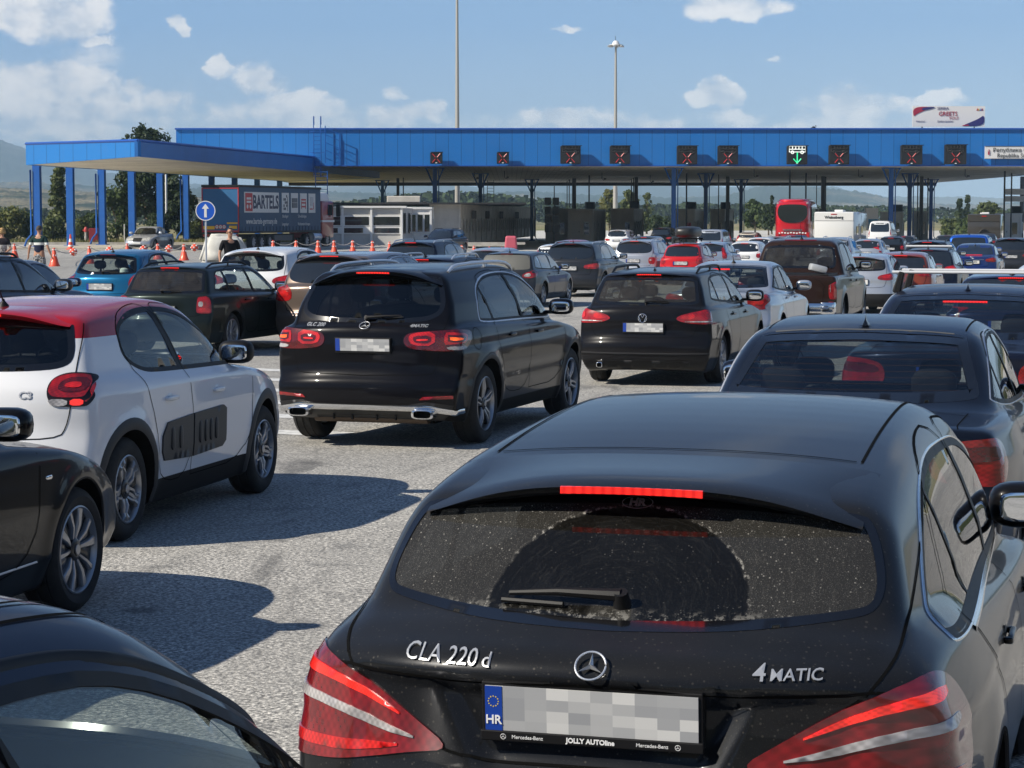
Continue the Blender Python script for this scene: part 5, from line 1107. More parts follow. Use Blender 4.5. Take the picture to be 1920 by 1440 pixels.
# --- 3. black compact SUV
K = body_kit('suv'); sh = K['shape']
lampG = [('r', .375, .97), ('r', .40, 1.03), ('r', .46, 1.05), ('r', .60, 1.06), ('r', .78, 1.07), ('s', .30, 1.075), ('s', .50, 1.06), ('s', .49, 1.0), ('s', .38, .905), ('r', .80, .88), ('r', .58, .89), ('r', .42, .91)]
K.update(name='suv', label='black polished suv with chrome bumper bar and ten spoke star wheels', cat='suv', pos=(-1.37, 19.9), head=17.5, lod=1, cell=.027, paint=GLCP, wheel='star', tyre_w=.235, glass=dict(rear=G_DARK, front=G_MID, back=glass('suv_rear', (.13, .135, .14)), screen=G_CLR),
    dlo_trim=(simple('bright_trim', (.75, .78, .82), .35, .3), .030), handles=[(1.62, .97), (2.52, .96)], dark=True, mirror=(3.08, 1.12), rails=(.75, 2.75, .58, .045, M_ALU, True), fin=None, plate=(.935, 0, None), plate_tilt=-4, wiper=((-.0, 1.165), (-.32, 1.19)), arch_trim=(.05, simple('suv_cladding', (.012, .012, .013), .5)),
    seat_x=2.35, rear_x=1.45, seat_z=.72, dash_z=1.0, plate_on_gate=True,
    lamps=[('tail_lamp', lampG, M_REDD, [
        ([('r', .42, 1.0), ('r', .46, 1.045), ('r', .66, 1.06), ('r', .66, .93), ('r', .46, .935)], M_REDM, .010), ([('r', .47, .975), ('r', .47, 1.02), ('r', .63, 1.025), ('r', .63, .955), ('r', .50, .955)], M_REDD, .012), ([('r', .50, .975), ('r', .50, .99), ('r', .60, .995), ('r', .60, .978)], M_REDL, .014),
        ([('r', .74, 1.045), ('s', .22, 1.05), ('s', .40, 1.035), ('s', .36, .96), ('s', .2, .945), ('r', .74, .94)], M_REDM, .010, 'brake_light'), ([('r', .77, 1.025), ('s', .20, 1.03), ('s', .36, 1.015), ('s', .32, .97), ('r', .77, .96)], M_REDD, .012), ([('r', .79, 1.005), ('s', .20, 1.01), ('s', .28, 1.0), ('s', .26, .98), ('r', .79, .978)], M_AMB, .014, 'indicator'), ([('r', .76, .925), ('s', .30, .93), ('s', .28, .895), ('r', .78, .895)], M_CLR, .010, 'reversing_light')])],
    rear_bits=[('reflector', full([(0, 5)]) if False else [(.55, .45), (.84, .46), (.84, .49), (.58, .478)], M_RED, .006), ('reflector', [(-.55, .45), (-.58, .478), (-.84, .49), (-.84, .46)], M_RED, .006),
        ('bumper_insert', full([(0, .25), (.55, .25), (.72, .265), (.80, .32), (.84, .40), (.60, .43), (.45, .405), (0, .40)]), simple('suv_cladding', (.012, .012, .013), .5), .010)],
    exhaust=[(-.022, .60, .325, .105, .042), (-.022, -.60, .325, .105, .042)])
root, gate, objs, dl = make_car(K)
bump = objs['rear_bumper'][0]
P3 = sh.cast('rear', [(y, .375 + .0 * y - .06 * max(0, abs(y) - .62) * 3) for y in np.linspace(-.86, .86, 40)]); strip(sh, 'chrome_bar', P3, .060, M_CHR, bump, .016, .014, sm=0)
a = MB()
for y in (-.30, -.12, .12, .30): p = sh.cast('rear', [(y, .30)])[0]; a.box((p[0] - .012, y, .30), (.03, .012, .09))
a.build('diffuser_fin', M_BLK, bump)
a = MB(); a.tube([(.30, -.55, .27), (.30, .55, .27)], .06, 12); a.build('silencer', simple('rusty_steel', (.12, .09, .07), .6, .6), root, True)
star(sh, 0, 1.10, .048, gate); text_on(sh, 'badge_letters', 'GLC 200', .50, 1.105, .042, M_BDG, gate, sx=1.3, bold=.001); text_on(sh, 'badge_letters', '4MATIC', -.50, 1.105, .034, M_BDG, gate, sx=1.3, bold=.001)
P3 = sh.cast('right', [(.62 + .10 * math.cos(t) , .98 + .10 * math.sin(t)) for t in np.linspace(0, 2 * math.pi, 24)]); strip(sh, 'fuel_flap', P3, .006, M_GAP, root, .0012, sm=0)
a = MB()
for x in (.9, 1.3, 1.7, 2.1): P3 = sh.cast('top', [(x, y) for y in np.linspace(-.5, .5, 9)]); strip(sh, 'x', P3, .012, M_BLK, None, .004, mb=a)
a.build('roof_seal', M_BLK, root)

# --- 4. black estate with dusty rear glass
K = body_kit('passat'); sh = K['shape']
lampP = [('r', .42, .86), ('r', .46, .905), ('r', .60, .945), ('r', .74, .97), ('s', .24, .985), ('s', .34, .97), ('s', .33, .86), ('s', .28, .805), ('r', .74, .80), ('r', .55, .815)]
K.update(name='estate_car', label='black estate car with dusty rear glass, black roof rails and round silver badge', cat='car', pos=(1.65, 28.2), head=16, lod=1, cell=.032, paint=paint('dust_black', (.006, .006, .008), .0, .3), wheel='multi', glass=dict(rear=G_MID, front=G_MID, back=G_DUST, screen=G_CLR),
    handles=[(1.66, .88), (2.6, .87)], dark=True, mirror=(2.95, 1.02), rails=(.75, 2.45, .56, .055, M_BLK, False), fin=.85, plate=(.755, -.01, None), wiper=((-.02, 1.065), (-.30, 1.08)), seat_x=2.4, rear_x=1.45,
    lamps=[('tail_lamp', lampP, M_RED, [([('r', .47, .865), ('r', .50, .90), ('r', .66, .94), ('r', .66, .86)], M_REDM, .009, 'brake_light'), ([('r', .78, .95), ('s', .26, .95), ('s', .26, .87), ('r', .78, .87)], M_REDM, .010, 'brake_light'), ([('r', .47, .83), ('r', .74, .825), ('s', .28, .825), ('s', .28, .838), ('r', .74, .842)], M_CLR, .010)])],
    rear_bits=[('bumper_insert', full([(0, .24), (.60, .25), (.62, .33), (0, .34)]), M_BLK, .006)], exhaust=[(.03, .56, .27, .04, .035)])
root, gate, objs, dl = make_car(K); bump = objs['rear_bumper'][0]
P3 = sh.cast('rear', [(y, .42) for y in np.linspace(-.84, .84, 30)]); strip(sh, 'bumper_ridge', P3, .03, M_ALU if False else K['paint'], bump, .006, .012, sm=0)
a = MB(); n = 28; r = .055; a.tube([(0, r * math.cos(2 * math.pi * i / n), r * math.sin(2 * math.pi * i / n)) for i in range(n + 1)], .006, 8); a.lathe([(.05, .006), (0, .004)], 'X', 24, (0, 0, 0), 1)
for pts in (((-.022, .045), (0, .006), (.022, .045)), ((-.048, .018), (-.020, -.046), (0, -.006), (.020, -.046), (.048, .018))): a.tube([(-.004, -y_, z_) for y_, z_ in pts], .0055, 6)
o = a.build('badge', [M_CHR, M_BLK], gate, True); P = sh.cast('rear', [(0, .875)])[0]; o.location = (P[0] - .008, 0, .875)
a = MB(); a.add(*superell((.62, .30, 1.0), (.25, .45, .16), 2.4, 8)); a.add(*superell((.66, .12, 1.03), (.2, .22, .12), 2.1, 8)); a.build('white_bag', simple('bag_white', (.7, .7, .68), .7, bump=.4, bscale=25), root, True)

# --- 5. dark green estate on the left
K = body_kit('wagon'); sh = K['shape']
lampA = [('r', .60, .70), ('r', .605, .90), ('r', .64, .925), ('r', .76, .93), ('s', .20, .93), ('s', .22, .90), ('s', .21, .69), ('s', .19, .665), ('r', .76, .66), ('r', .62, .665)]
K.update(name='estate_car', label='dark green estate car with black roof rails and five spoke wheels behind the white hatchback', cat='car', pos=(-5.43, 34.0), head=16, lod=1, cell=.036, paint=GRN, wheel='multi', glass=dict(rear=G_MID, front=G_CLR, back=G_DUSTD, screen=G_CLR),
    handles=[(1.52, .84), (2.45, .83)], mirror=(2.86, .96), dark=True, rails=(.6, 2.2, .55, .05, M_BLK, False), plate=(.72, 0, None), wiper=((.02, 1.0), (-.30, 1.01)), seat_x=2.25, rear_x=1.35,
    lamps=[('tail_lamp', lampA, M_RED, [([('r', .63, .85), ('r', .70, .85), ('r', .70, .77), ('r', .63, .77)], M_CLR, .010, 'reversing_light'), ([('r', .63, .745), ('r', .75, .745), ('s', .19, .745), ('s', .19, .68), ('r', .75, .68), ('r', .63, .68)], M_REDM, .010, 'brake_light'), ([('r', .715, .85), ('s', .15, .85), ('s', .15, .77), ('r', .715, .77)], M_REDM, .009)])])
root, gate, objs, dl = make_car(K)

root.scale = (1, .96, .965)
# --- 6. dark saloon in front of the shooting brake
K = body_kit('sedan'); sh = K['shape']
lampS = [('r', .50, .80), ('r', .52, .93), ('r', .64, .965), ('r', .78, .975), ('s', .30, .975), ('s', .42, .93), ('s', .40, .80), ('s', .28, .745), ('r', .78, .735), ('r', .58, .755)]
def saloon(**k):
    K = body_kit('sedan'); K['glass'] = dict(rear=G_DARK, front=G_MID, back=G_SMOKE, screen=G_CLR)
    K.update(cat='car', lod=1, cell=.032, handles=[(1.70, .90), (2.65, .89)], dark=True, mirror=(3.1, 1.02), lamps=[('tail_lamp', lampS, M_RED, [([('r', .55, .90), ('r', .62, .93), ('r', .80, .94), ('s', .28, .93), ('s', .28, .87), ('r', .78, .86), ('r', .56, .86)], M_REDD, .010)])], plate=(.86, 0, None), seat_x=2.5, rear_x=1.62, dlo_trim=(M_ALU, .014))
    K.update(k); return make_car(K)
root, gate, objs, dl = saloon(name='saloon_car', label='very dark blue saloon car ahead of the dusty estate, shark fin aerial on roof', pos=(1.54, 10.9), head=16, paint=BLKB, cell=.026, fin=1.72,
    seams_extra=None, wheel='std')
P3 = sh.cast('top', [(1.585 + .06 * abs(y) ** 2, y) for y in np.linspace(-.50, .50, 15)]); strip(sh, 'roof_seal', P3, .014, simple('seal_grey', (.10, .10, .10), .5), root, .003, .002)
for s in (1, -1): P3 = sh.cast('top', [(x, s * (.555)) for x in np.linspace(1.7, 2.6, 12)]); strip(sh, 'roof_seal', P3, .010, M_GAP, root, .0015)
# --- 7. next saloon with roof bars
root, gate, objs, dl = saloon(name='saloon_car', label='dark saloon car with a white roof bar and lit brake strip in rear glass', pos=(3.36, 16.95), head=16, paint=NBL, fin=1.75, plate=(.86, 0, None))
mb = MB(); sh_ = K['shape']
for x in (1.95, 2.75):
    zt = float(sh.cast('top', [(x, .55)])[0][2]); mb = MB(); mb.tube([(x, -.66, 1.60), (x, .66, 1.60)], .014, 10); mb.build('roof_bar', simple('bar_white', (.65, .66, .68), .3, .2), root, True)
    for s in (1, -1): mb = MB(); mb.box((x, s * .60, (zt + 1.59) / 2 - .01), (.10, .07, 1.59 - zt + .05), bev=.012, taper=.7, rx=s * .25); mb.build('bar_foot', M_BLK, root)
P3 = sh.cast('rear', [(y, 1.372) for y in np.linspace(-.18, .18, 10)]); strip(sh, 'high_brake_light', P3, .022, M_BRK, gate, .006, .002, sm=0)
# --- 8. black saloon, only its nose in the picture at the left edge
K = body_kit('sedan'); sh = K['shape']
root, gate, objs, dl = saloon(name='saloon_car', label='black saloon car nosing in at the left edge with ten spoke two tone wheel', pos=(-4.05, 7.9), head=13.5, paint=BLK, wheel='big', cell=.028, mirror=(2.98, 1.02), mirror_mat=BLK)
mb = MB(); P3 = sh.cast('right', [(x, .345) for x in np.linspace(1.6, 3.4, 20)]); strip(sh, 'sill_trim', P3, .016, M_ALU, root, .004, .004)
P = sh.cast('right', [(3.52, .76)])[0]; mb.add(*superell(P, (.07, .012, .022), 4, 6)); mb.build('wing_badge', M_CHR, root, True)
# --- 9. dark car at the lower left corner
K = body_kit('hatchlow'); sh = K['shape']
K.update(name='hatchback', label='dark blue hatchback cut off by the lower left corner, only roof and window seen', cat='car', pos=(-1.76, 1.56), head=16, lod=1, cell=.024, paint=NBL, glass=dict(rear=G_CLR, front=G_CLR, back=G_CLR, screen=G_CLR), handles=[(1.30, .83), (2.16, .825)], wheel='std', plate=None, seat_x=1.9, rear_x=1.1, dark=True, lamps=[])
K['dlo'] = [(.72, 1.14), (.70, 1.22), (.80, 1.30), (1.2, 1.365), (1.6, 1.37), (1.95, 1.335), (2.35, 1.165), (2.82, .94), (2.7, .935), (1.2, 1.00), (.90, 1.03)]; K['frit'] = .02; root, gate, objs, dl = make_car(K); root.scale = (1, 1, 1.055)
for s in (1, -1): P3 = sh.cast('top', [(x, s * (.54 - .02 * abs(x - 1.4))) for x in np.linspace(.6, 2.1, 24)]); strip(sh, 'roof_seal', P3, .008, M_GAP, root, .003, sm=1)
mb = MB(); P3 = sh.cast('right', [(x, z + .022) for x, z in chaikin([(.80, 1.30), (1.2, 1.365), (1.6, 1.37), (1.95, 1.335), (2.35, 1.165), (2.82, .94)], 3, False)]); strip(sh, 'window_seal', P3, .026, M_BLK, root, .004, .003, sm=1)
# ------------------------------------------------------------------ the rest of the queue
LAMPS = {
 'smallhatch': [('tail_lamp', [('r', .56, .74), ('r', .56, .90), ('r', .62, .99), ('r', .72, 1.0), ('s', .25, .98), ('s', .30, .90), ('s', .24, .76), ('r', .72, .72)], M_RED, [([('r', .60, .84), ('r', .60, .90), ('r', .72, .93), ('s', .22, .92), ('s', .22, .85)], M_REDM, .01, 'brake_light')])],
 'tallhatch': [('tail_lamp', [('r', .60, .80), ('r', .585, 1.0), ('r', .54, 1.22), ('r', .60, 1.24), ('s', .34, 1.2), ('s', .28, 1.0), ('s', .22, .80), ('r', .72, .77)], M_RED, [([('r', .62, .90), ('r', .60, 1.05), ('s', .24, 1.05), ('s', .20, .90)], M_REDM, .01, 'brake_light')])],
 'wide': [('tail_lamp', [('r', .46, .88), ('r', .50, .96), ('r', .70, 1.0), ('s', .30, 1.02), ('s', .46, .98), ('s', .36, .88), ('r', .74, .84), ('r', .56, .85)], M_RED, [([('r', .52, .90), ('r', .54, .945), ('r', .70, .97), ('s', .28, .98), ('s', .28, .90)], M_REDM, .01, 'brake_light')])],
 'block': [('tail_lamp', [('r', .60, .76), ('r', .60, .98), ('r', .74, 1.0), ('s', .20, 1.0), ('s', .22, .98), ('s', .20, .76), ('r', .74, .74)], M_RED, [([('r', .64, .86), ('r', .64, .92), ('s', .16, .92), ('s', .16, .86)], M_CLR, .01, 'reversing_light')])],
 'tall': [('tail_lamp', [('r', .745, .80), ('r', .745, 1.25), ('r', .80, 1.28), ('s', .16, 1.25), ('s', .16, .80)], M_RED, [])],
}
KITN = dict(hatch=((.72, 0, None), [(1.30, .85), (2.1, .84)], (2.74, 1.0), 'tall', .62), smallhatch=((.76, 0, None), [(1.25, .84), (2.1, .83)], (2.74, .98), 'smallhatch', .65), wagon=((.78, 0, None), [(1.5, .85), (2.45, .84)], (2.86, .96), 'block', .7), passat=((.86, 0, None), [(1.6, .88), (2.5, .87)], (2.95, 1.0), 'wide', .7),
            suv=((.86, 0, None), [(1.62, .97), (2.5, .96)], (3.08, 1.12), 'wide', .7), sedan=((.80, 0, None), [(1.7, .92), (2.6, .91)], (3.1, 1.02), 'wide', 1.5), van=((.72, 0, None), [(1.2, 1.0), (2.1, .98)], (2.95, 1.12), 'tall', .5), pickup=((.58, 0, None), [(2.2, 1.05), (3.0, 1.03)], (3.65, 1.25), 'block', 1.9))
def q(kit, paint_, X, Y, label, head=16, lod=3, lampstyle=None, lit=False, cat='car', name=None, **k):
    pl, hd, mr, ls, ant = KITN[kit]; K = body_kit(kit)
    K['glass'] = dict(rear=G_DARK, front=G_MID, back=G_DARK, screen=G_CLR)
    K.update(plate=pl, handles=hd, mirror=mr, lamps=LAMPS[lampstyle or ls] if lampstyle != 'none' else [], wiper=None)
    if lod < 3: K['whip'] = (ant, .13)
    if 'brake_in' in K: K['brake_in'] = (.16, M_BRK if lit else M_BRKO, .016)
    names = dict(hatch='hatchback', smallhatch='hatchback', wagon='estate_car', passat='estate_car', suv='suv', sedan='saloon_car', van='van', pickup='pickup_truck')
    K.update(name=name or names[kit], label=label, cat=cat, pos=(X, Y), head=head, lod=lod, paint=paint_); K.update(k)
    sc = k.get('scale'); r = make_car(K)
    if sc: r[0].scale = sc
    return K, r
BAR = M_ALU
# left side rows
q('wagon', GRY, -8.05, 29.0, 'dark grey estate car at the left edge behind the red roofed hatchback', lod=2, scale=(1, 1, 1.09), rails=(.6, 2.2, .55, .04, M_BLK, True), cell=.04, opq=M_OPQ)
q('sedan', NVY, -8.95, 33.8, 'navy saloon car at the left between grey estate and teal hatchback', lod=2, scale=(.97, 1, .93), cell=.045)
q('smallhatch', TEAL, -7.85, 42.0, 'teal blue small hatchback with sloping clear rear glass', lod=1, cell=.04, lit=False, glass=dict(rear=G_CLR, front=G_CLR, back=G_CLR, screen=G_CLR), wiper=((.0, 1.02), (-.3, 1.03)), seat_x=1.95, rear_x=1.15)
mb = MB(); mb.lathe([(.16, 0), (.155, .012), (.085, .02), (.078, .10), (.05, .125), (0, .13)], 'Z', 20); o = mb.build('sun_hat', simple('hat_cloth', (.62, .68, .64), .8), None, True); o.location = (-7.85 + .50 * .276 + .30 * .961, 42.0 + .50 * .961 - .30 * .276, gz(-7.6, 42.4) + .985); tagit(o, 'pale sun hat on the parcel shelf of the teal hatchback', 'hat')
q('hatch', WHT, -4.87, 40.5, 'white hatchback with red pointed tail lamps in front of the sunglasses man', lod=1, scale=(1, 1, 1.08), cell=.04, glass=dict(rear=G_MID, front=G_CLR, back=G_CLR, screen=G_CLR), lampstyle='wide', whip=(.6, .18), brake_in=(.16, M_BRKO, .016))
K_, r_ = q('suv', BRZ, -3.05, 35.5, 'bronze suv with round red lamps, lit brake strip and black rear spoiler', lod=2, cell=.036, cat='suv', lit=True, dlo_trim=(M_ALU, .022), wheel='star', plate=(.86, 0, 'BG'), wiper=((.0, 1.17), (-.3, 1.19)), scale=(1, 1, .975),
  lamps=[('tail_lamp', [('r', .58, .86), ('r', .56, .96), ('r', .60, 1.06), ('r', .72, 1.11), ('s', .24, 1.10), ('s', .36, 1.02), ('s', .34, .90), ('s', .22, .84), ('r', .72, .83)], M_RED, [([('r', .62, .92), ('r', .62, 1.0), ('r', .80, 1.02), ('r', .80, .92)], M_REDM, .01, 'brake_light')])])
text_on(shape('suv'), 'badge_letters', 'P O R S C H E', .02, 1.06, .058, M_CHR, r_[1], sx=1.3)
q('passat', NBL, -1.85, 41.5, 'dark blue estate with silver roof rails just beyond the black suv', lod=2, rails=(.6, 2.4, .56, .06, BAR, False), lit=True, fin=.8)
q('suv', NBL, -2.9, 61.0, 'dark blue suv with lit brake strip and light roof rails near the cones', lod=2, cell=.06, rails=(.6, 2.4, .58, .05, M_ALU, True), lit=True, cat='suv')
q('smallhatch', SIL, -.9, 67.0, 'pale grey hatchback low behind the dark blue estate', lod=3)
q('wagon', GRY, -.25, 57.2, 'dark grey estate car with dusty brown rear glass and red clear lamps', lod=2, cell=.045, lampstyle='none', lamps=[('tail_lamp', [('r', .50, .80), ('r', .52, .87), ('r', .68, .93), ('s', .30, .96), ('s', .46, .93), ('s', .36, .82), ('r', .74, .76), ('r', .58, .765)], M_RED, [([('r', .54, .80), ('r', .56, .86), ('r', .70, .90), ('r', .72, .80)], M_CLR, .01, 'reversing_light')])], opqr=simple('dusty_glass', (.10, .10, .09), .5), lit=False, wheel='std')
q('suv', GRY, 1.65, 66.0, 'dark grey suv with red wedge lamps, left of the silver one', lod=2, cell=.05, cat='suv', rails=(.7, 2.6, .58, .04, M_ALU, True), dlo_trim=(M_ALU, .02))
q('suv', SIL, 4.45, 82.0, 'silver suv with black rear glass and silver roof rails', lod=2, cell=.06, cat='suv', lampstyle='block', lit=True, rails=(.6, 2.5, .58, .06, M_ALU, False), scale=(.95, .97, 1.0))
q('hatch', WHT, 1.5, 84.0, 'white hatchback half hidden behind the dark grey suv', lod=3)
q('smallhatch', CHRY, 2.6, 104.0, 'cherry red hatchback of which only the roof shows', lod=3)
K_, r_ = q('smallhatch', REDP, 6.06, 80.0, 'red hatchback carrying a black roof box', lod=2, cell=.05, scale=(1, 1, 1.05), lampstyle='smallhatch', lit=False)
mb = MB(); mb.add(*superell((0, 0, 0), (1.95, .82, .42), 3.4, 14)); o = mb.build('roof_box', simple('roof_box_black', (.02, .02, .02), .4), None, True)
o.location = (6.06 + 1.5 * .276, 80 + 1.5 * .961, gz(6.5, 81) + 1.92); o.rotation_euler = (0, 0, R(74)); tagit(o, 'black roof box on top of the red hatchback', 'roof box')
mb = MB()
for dx in (-.45, .45): mb.box((dx, 0, -.24), (.06, .95, .05)); mb.box((dx, .40, -.30), (.06, .05, .10)); mb.box((dx, -.40, -.30), (.06, .05, .10))
mb.build('box_bracket', M_BLK, o)
q('hatch', SLB, 8.1, 92.0, 'ice blue hatchback with tall red lamps by the red hatchback', lod=2, cell=.06, lampstyle='tallhatch')
q('smallhatch', WHT, 10.1, 97.0, 'white hatchback behind the ice blue hatchback, before the brown pickup', lod=3, lit=True)
q('passat', MID, 7.15, 122.0, 'grey estate with high red lamps in front of the booths', lod=3, lit=True, lampstyle='tallhatch')
q('van', SIL, 12.0, 135.0, 'silver family van beside the booths, behind the roof box', lod=3, cat='van', lit=True)
q('suv', WHT, 7.5, 160.0, 'white suv standing between two booths', lod=3, cat='suv', rails=(.6, 2.5, .58, .06, M_BLK, False))
q('suv', BLK, 11.0, 165.0, 'black boxy off roader between two booths', lod=3, cat='suv', scale=(.95, .95, 1.08))
# silver saloon and brown pickup
K_, r_ = q('sedan', SIL, 3.1, 34.0, 'silver saloon car between the black estate and brown pickup', lod=1, cell=.036, lit=True, glass=dict(rear=G_CLR, front=G_CLR, back=G_MID, screen=G_CLR), whip=(1.75, .16), handle_mat=SIL, seat_x=2.5, rear_x=1.62, wheel='multi', scale=(.96, .985, 1.0),
  lamps=[('tail_lamp', [('r', .52, .78), ('r', .50, .98), ('r', .62, 1.0), ('r', .76, 1.01), ('s', .34, 1.02), ('s', .40, .96), ('s', .20, .84), ('r', .80, .78)], M_RED, [([('r', .56, .84), ('r', .56, .94), ('r', .74, .95), ('r', .76, .86)], M_REDM, .01, 'brake_light')])])
P3 = shape('sedan').cast('rear', [(y, 1.372) for y in np.linspace(.0, .42, 10)]); strip(shape('sedan'), 'high_brake_light', P3, .05, M_BRK, r_[1], .006, .002, sm=0)
K_, r_ = q('pickup', BRN, 4.93, 40.0, 'dusty brown pickup truck with chrome rear bumper and silver bag behind the cab', lod=1, cell=.038, cat='pickup truck', lit=False, dark=True, wheel='std', tyre_w=.26, glass=dict(rear=G_DARK, front=G_MID, back=G_DUSTD, screen=G_CLR), whip=(1.95, .3), seat_x=2.9, rear_x=2.3, seat_z=.75, dash_z=1.1,
  lamps=[('tail_lamp', [('r', .76, .76), ('r', .76, 1.16), ('r', .86, 1.17), ('s', .24, 1.16), ('s', .24, .76), ('r', .86, .75)], M_RED, [([('r', .79, .88), ('r', .79, 1.02), ('s', .18, 1.02), ('s', .18, .88)], M_CLR, .012, 'reversing_light')])])
sh = shape('pickup'); root = r_[0]
mb = MB(); mb.box((-.02, 0, .60), (.22, 1.40, .20), bev=.06); mb.box((.02, .78, .60), (.26, .28, .24), bev=.08); mb.box((.02, -.78, .60), (.26, .28, .24), bev=.08); mb.build('chrome_bumper', M_CHR, root, True)
P3 = sh.cast('rear', [(y, 1.795) for y in np.linspace(-.3, .3, 10)]); strip(sh, 'high_brake_light', P3, .045, M_BRKO, root, .012, .004, sm=0)
mb = MB(); mb.box((.85, 0, 1.19), (1.25, 1.50, .03), bev=.01); mb.build('load_cover', M_BLK, root)
mb = MB(); mb.box((.50, -.52, 1.30), (.34, .30, .13), bev=.04, rz=.3, rx=.25); o = mb.build('silver_bag', simple('foil_bag', (.55, .56, .56), .4, .4, bump=.5, bscale=15), None, True); o.location = root.location; o.rotation_euler = root.rotation_euler; tagit(o, 'crumpled silver bag lying on the brown pickup load cover', 'bag')
# right side rows
q('hatch', SIL, 8.08, 52.0, 'silver hatchback with black lower bumper and wide dusty rear window', lod=1, cell=.045, scale=(1.08, 1.02, .975), lampstyle='wide', fin=.7, whip=None, plate=(.80, 0, '473 VJ'), eu=False, glass=dict(rear=G_MID, front=G_MID, back=G_DUST, screen=G_CLR), clad=True, paint=paint('silver_clad', (0.42, 0.45, 0.50), 0.5, 0.3, clad=(0.52, (.03, .03, .032))))
q('smallhatch', ORG, 9.6, 55.0, 'copper orange hatchback with swept lamps and lit brakes', lod=2, cell=.045, lampstyle='wide', lit=True)
q('wagon', NBL, 11.1, 59.5, 'dark blue estate with a white bar across its roof', lod=2, cell=.05, lampstyle='wide', scale=(1, 1, 1.05), rails=(.6, 2.2, .55, .04, M_BLK, True))
mb = MB(); mb.tube([(0, -.62, 0), (0, .62, 0)], .03, 8); o = mb.build('roof_bar', simple('bar_white', (.65, .66, .68), .3, .2), None, True); o.location = (11.1 + .9 * .276, 59.5 + .9 * .961, gz(11, 60) + 1.56); o.rotation_euler = (0, 0, R(74)); tagit(o, 'white crossbar lying over the dark blue estate roof', 'roof bar')
q('suv', NBL, 14.0, 75.0, 'dark blue suv with black roof rails left of the bright blue van', lod=2, cell=.06, cat='suv', lit=True, rails=(.6, 2.5, .58, .06, M_BLK, False))
K_, r_ = q('sedan', BLU if False else paint('royal_blue', (0.010, 0.03, 0.15), 0.4, 0.2), 16.6, 80.0, 'royal blue saloon car with chrome strip and white number plate', lod=2, cell=.05, plate=(.84, 0, 'J65-M-830'), eu=False, plate_dx=-.01, dark=False)
star(shape('sedan'), 0, 1.0, .05, r_[1])
P3 = shape('sedan').cast('rear', [(y, .93) for y in np.linspace(-.42, .42, 10)]); strip(shape('sedan'), 'chrome_strip', P3, .025, M_CHR, r_[1], .004, .004, sm=0)
P3 = shape('sedan').cast('rear', [(y, 1.085) for y in np.linspace(-.3, .3, 8)]); strip(shape('sedan'), 'high_brake_light', P3, .02, M_BRK, r_[1], .01, .004, sm=0)
q('van', BLU, 18.1, 88.0, 'bright blue family van behind the royal blue saloon', lod=2, cell=.06, cat='van')
q('suv', GRY, 20.7, 92.0, 'grey suv with dark glass at the right edge', lod=3, cat='suv', lampstyle='wide')
q('wagon', NVY, 6.35, 28.3, 'dark saloon car at the right edge with lit brake strip', lod=2, lit=True, name='estate_car', cell=.045)
q('hatch', WHT, 8.6, 35.0, 'white hatchback cut off at the right edge of the picture', lod=2)
q('hatch', SIL, 14.2, 98.0, 'silver people carrier with roof rails in front of the caravan', lod=3, scale=(1.05, 1, 1.1), rails=(.6, 2.0, .55, .06, M_ALU, False), lampstyle='block')
q('smallhatch', SIL, 17.4, 109.0, 'small silver hatchback with tall red lamps right of the people carrier', lod=3, lampstyle='tallhatch', lit=True)
q('smallhatch', BLK, 21.3, 125.0, 'small black hatchback right of the small silver one', lod=3, lit=True)
q('wagon', NBL, 23.2, 132.0, 'dark estate with pale roof rails far back on the right', lod=3, lit=True, rails=(.6, 2.2, .55, .05, M_ALU, True))
q('wagon', MID, 27.0, 138.0, 'grey estate in the far row left of the blue van', lod=3)
q('sedan', GRY, 31.0, 146.0, 'dark grey saloon deep in the far right row', lod=3)
q('wagon', paint('sea_blue', (.02, .06, .14), .4, .3), 17.4, 138.0, 'sea blue estate in front of the red coach', lod=3, lit=True)
q('wagon', SIL, 15.2, 128.0, 'silver estate with roof rails left of the sea blue one', lod=3, rails=(.6, 2.2, .55, .05, M_ALU, False))
q('smallhatch', WHT, 13.3, 120.0, 'white hatchback with lit brake strip before the pickup roof', lod=3, lit=True)
q('hatch', BGE, 16.9, 160.0, 'beige car furthest back behind the white hatchback', lod=3)
q('van', WHT, 28.5, 172.0, 'white ambulance van with a red lamp on its roof beside the booths', lod=3, cat='van', scale=(1.1, 1.05, 1.25))
# cars facing the camera
FR = [('headlamp', [('f', .5, .7)], M_CLR, [])]
def front_face(K, r, kind):
    sh = K['shape']; root = r[0]
    for s in (1, -1):
        for dy, rr in ((.60, .12), (.38, .085)) if kind == 'twin' else ((.62, .11),):
            y = s * dy; outline = [(y + rr * 1.25 * math.cos(t), .70 + rr * math.sin(t)) for t in np.linspace(0, 2 * math.pi, 17)[:-1]]
            o = patch(sh, 'headlamp', 'front', outline, lens('head', (.55, .55, .52)), root, .008, (), .05, .01)
    patch(sh, 'grille', 'front', [(-.26, .56), (.26, .56), (.30, .74), (.24, .78), (-.24, .78), (-.30, .74)], M_BLK, root, .006, (), .05, .01)
    a = MB()
    for z in (.60, .64, .68, .72): P3 = sh.cast('front', [(y, z) for y in np.linspace(-.25, .25, 7)]); strip(sh, 'x', P3, .008, M_CHR, None, .010, mb=a, sm=0)
    a.build('grille_bar', M_CHR, root)
    patch(sh, 'air_intake', 'front', [(-.6, .28), (.6, .28), (.52, .36), (-.52, .36)], M_BLK, root, .006, (), .06, .01)
    P = sh.cast('front', [(0, .47)])[0]; mb = MB(); mb.box((P[0] + .012, 0, .47), (.012, .52, .11)); mb.build('front_plate', M_PLW, root)
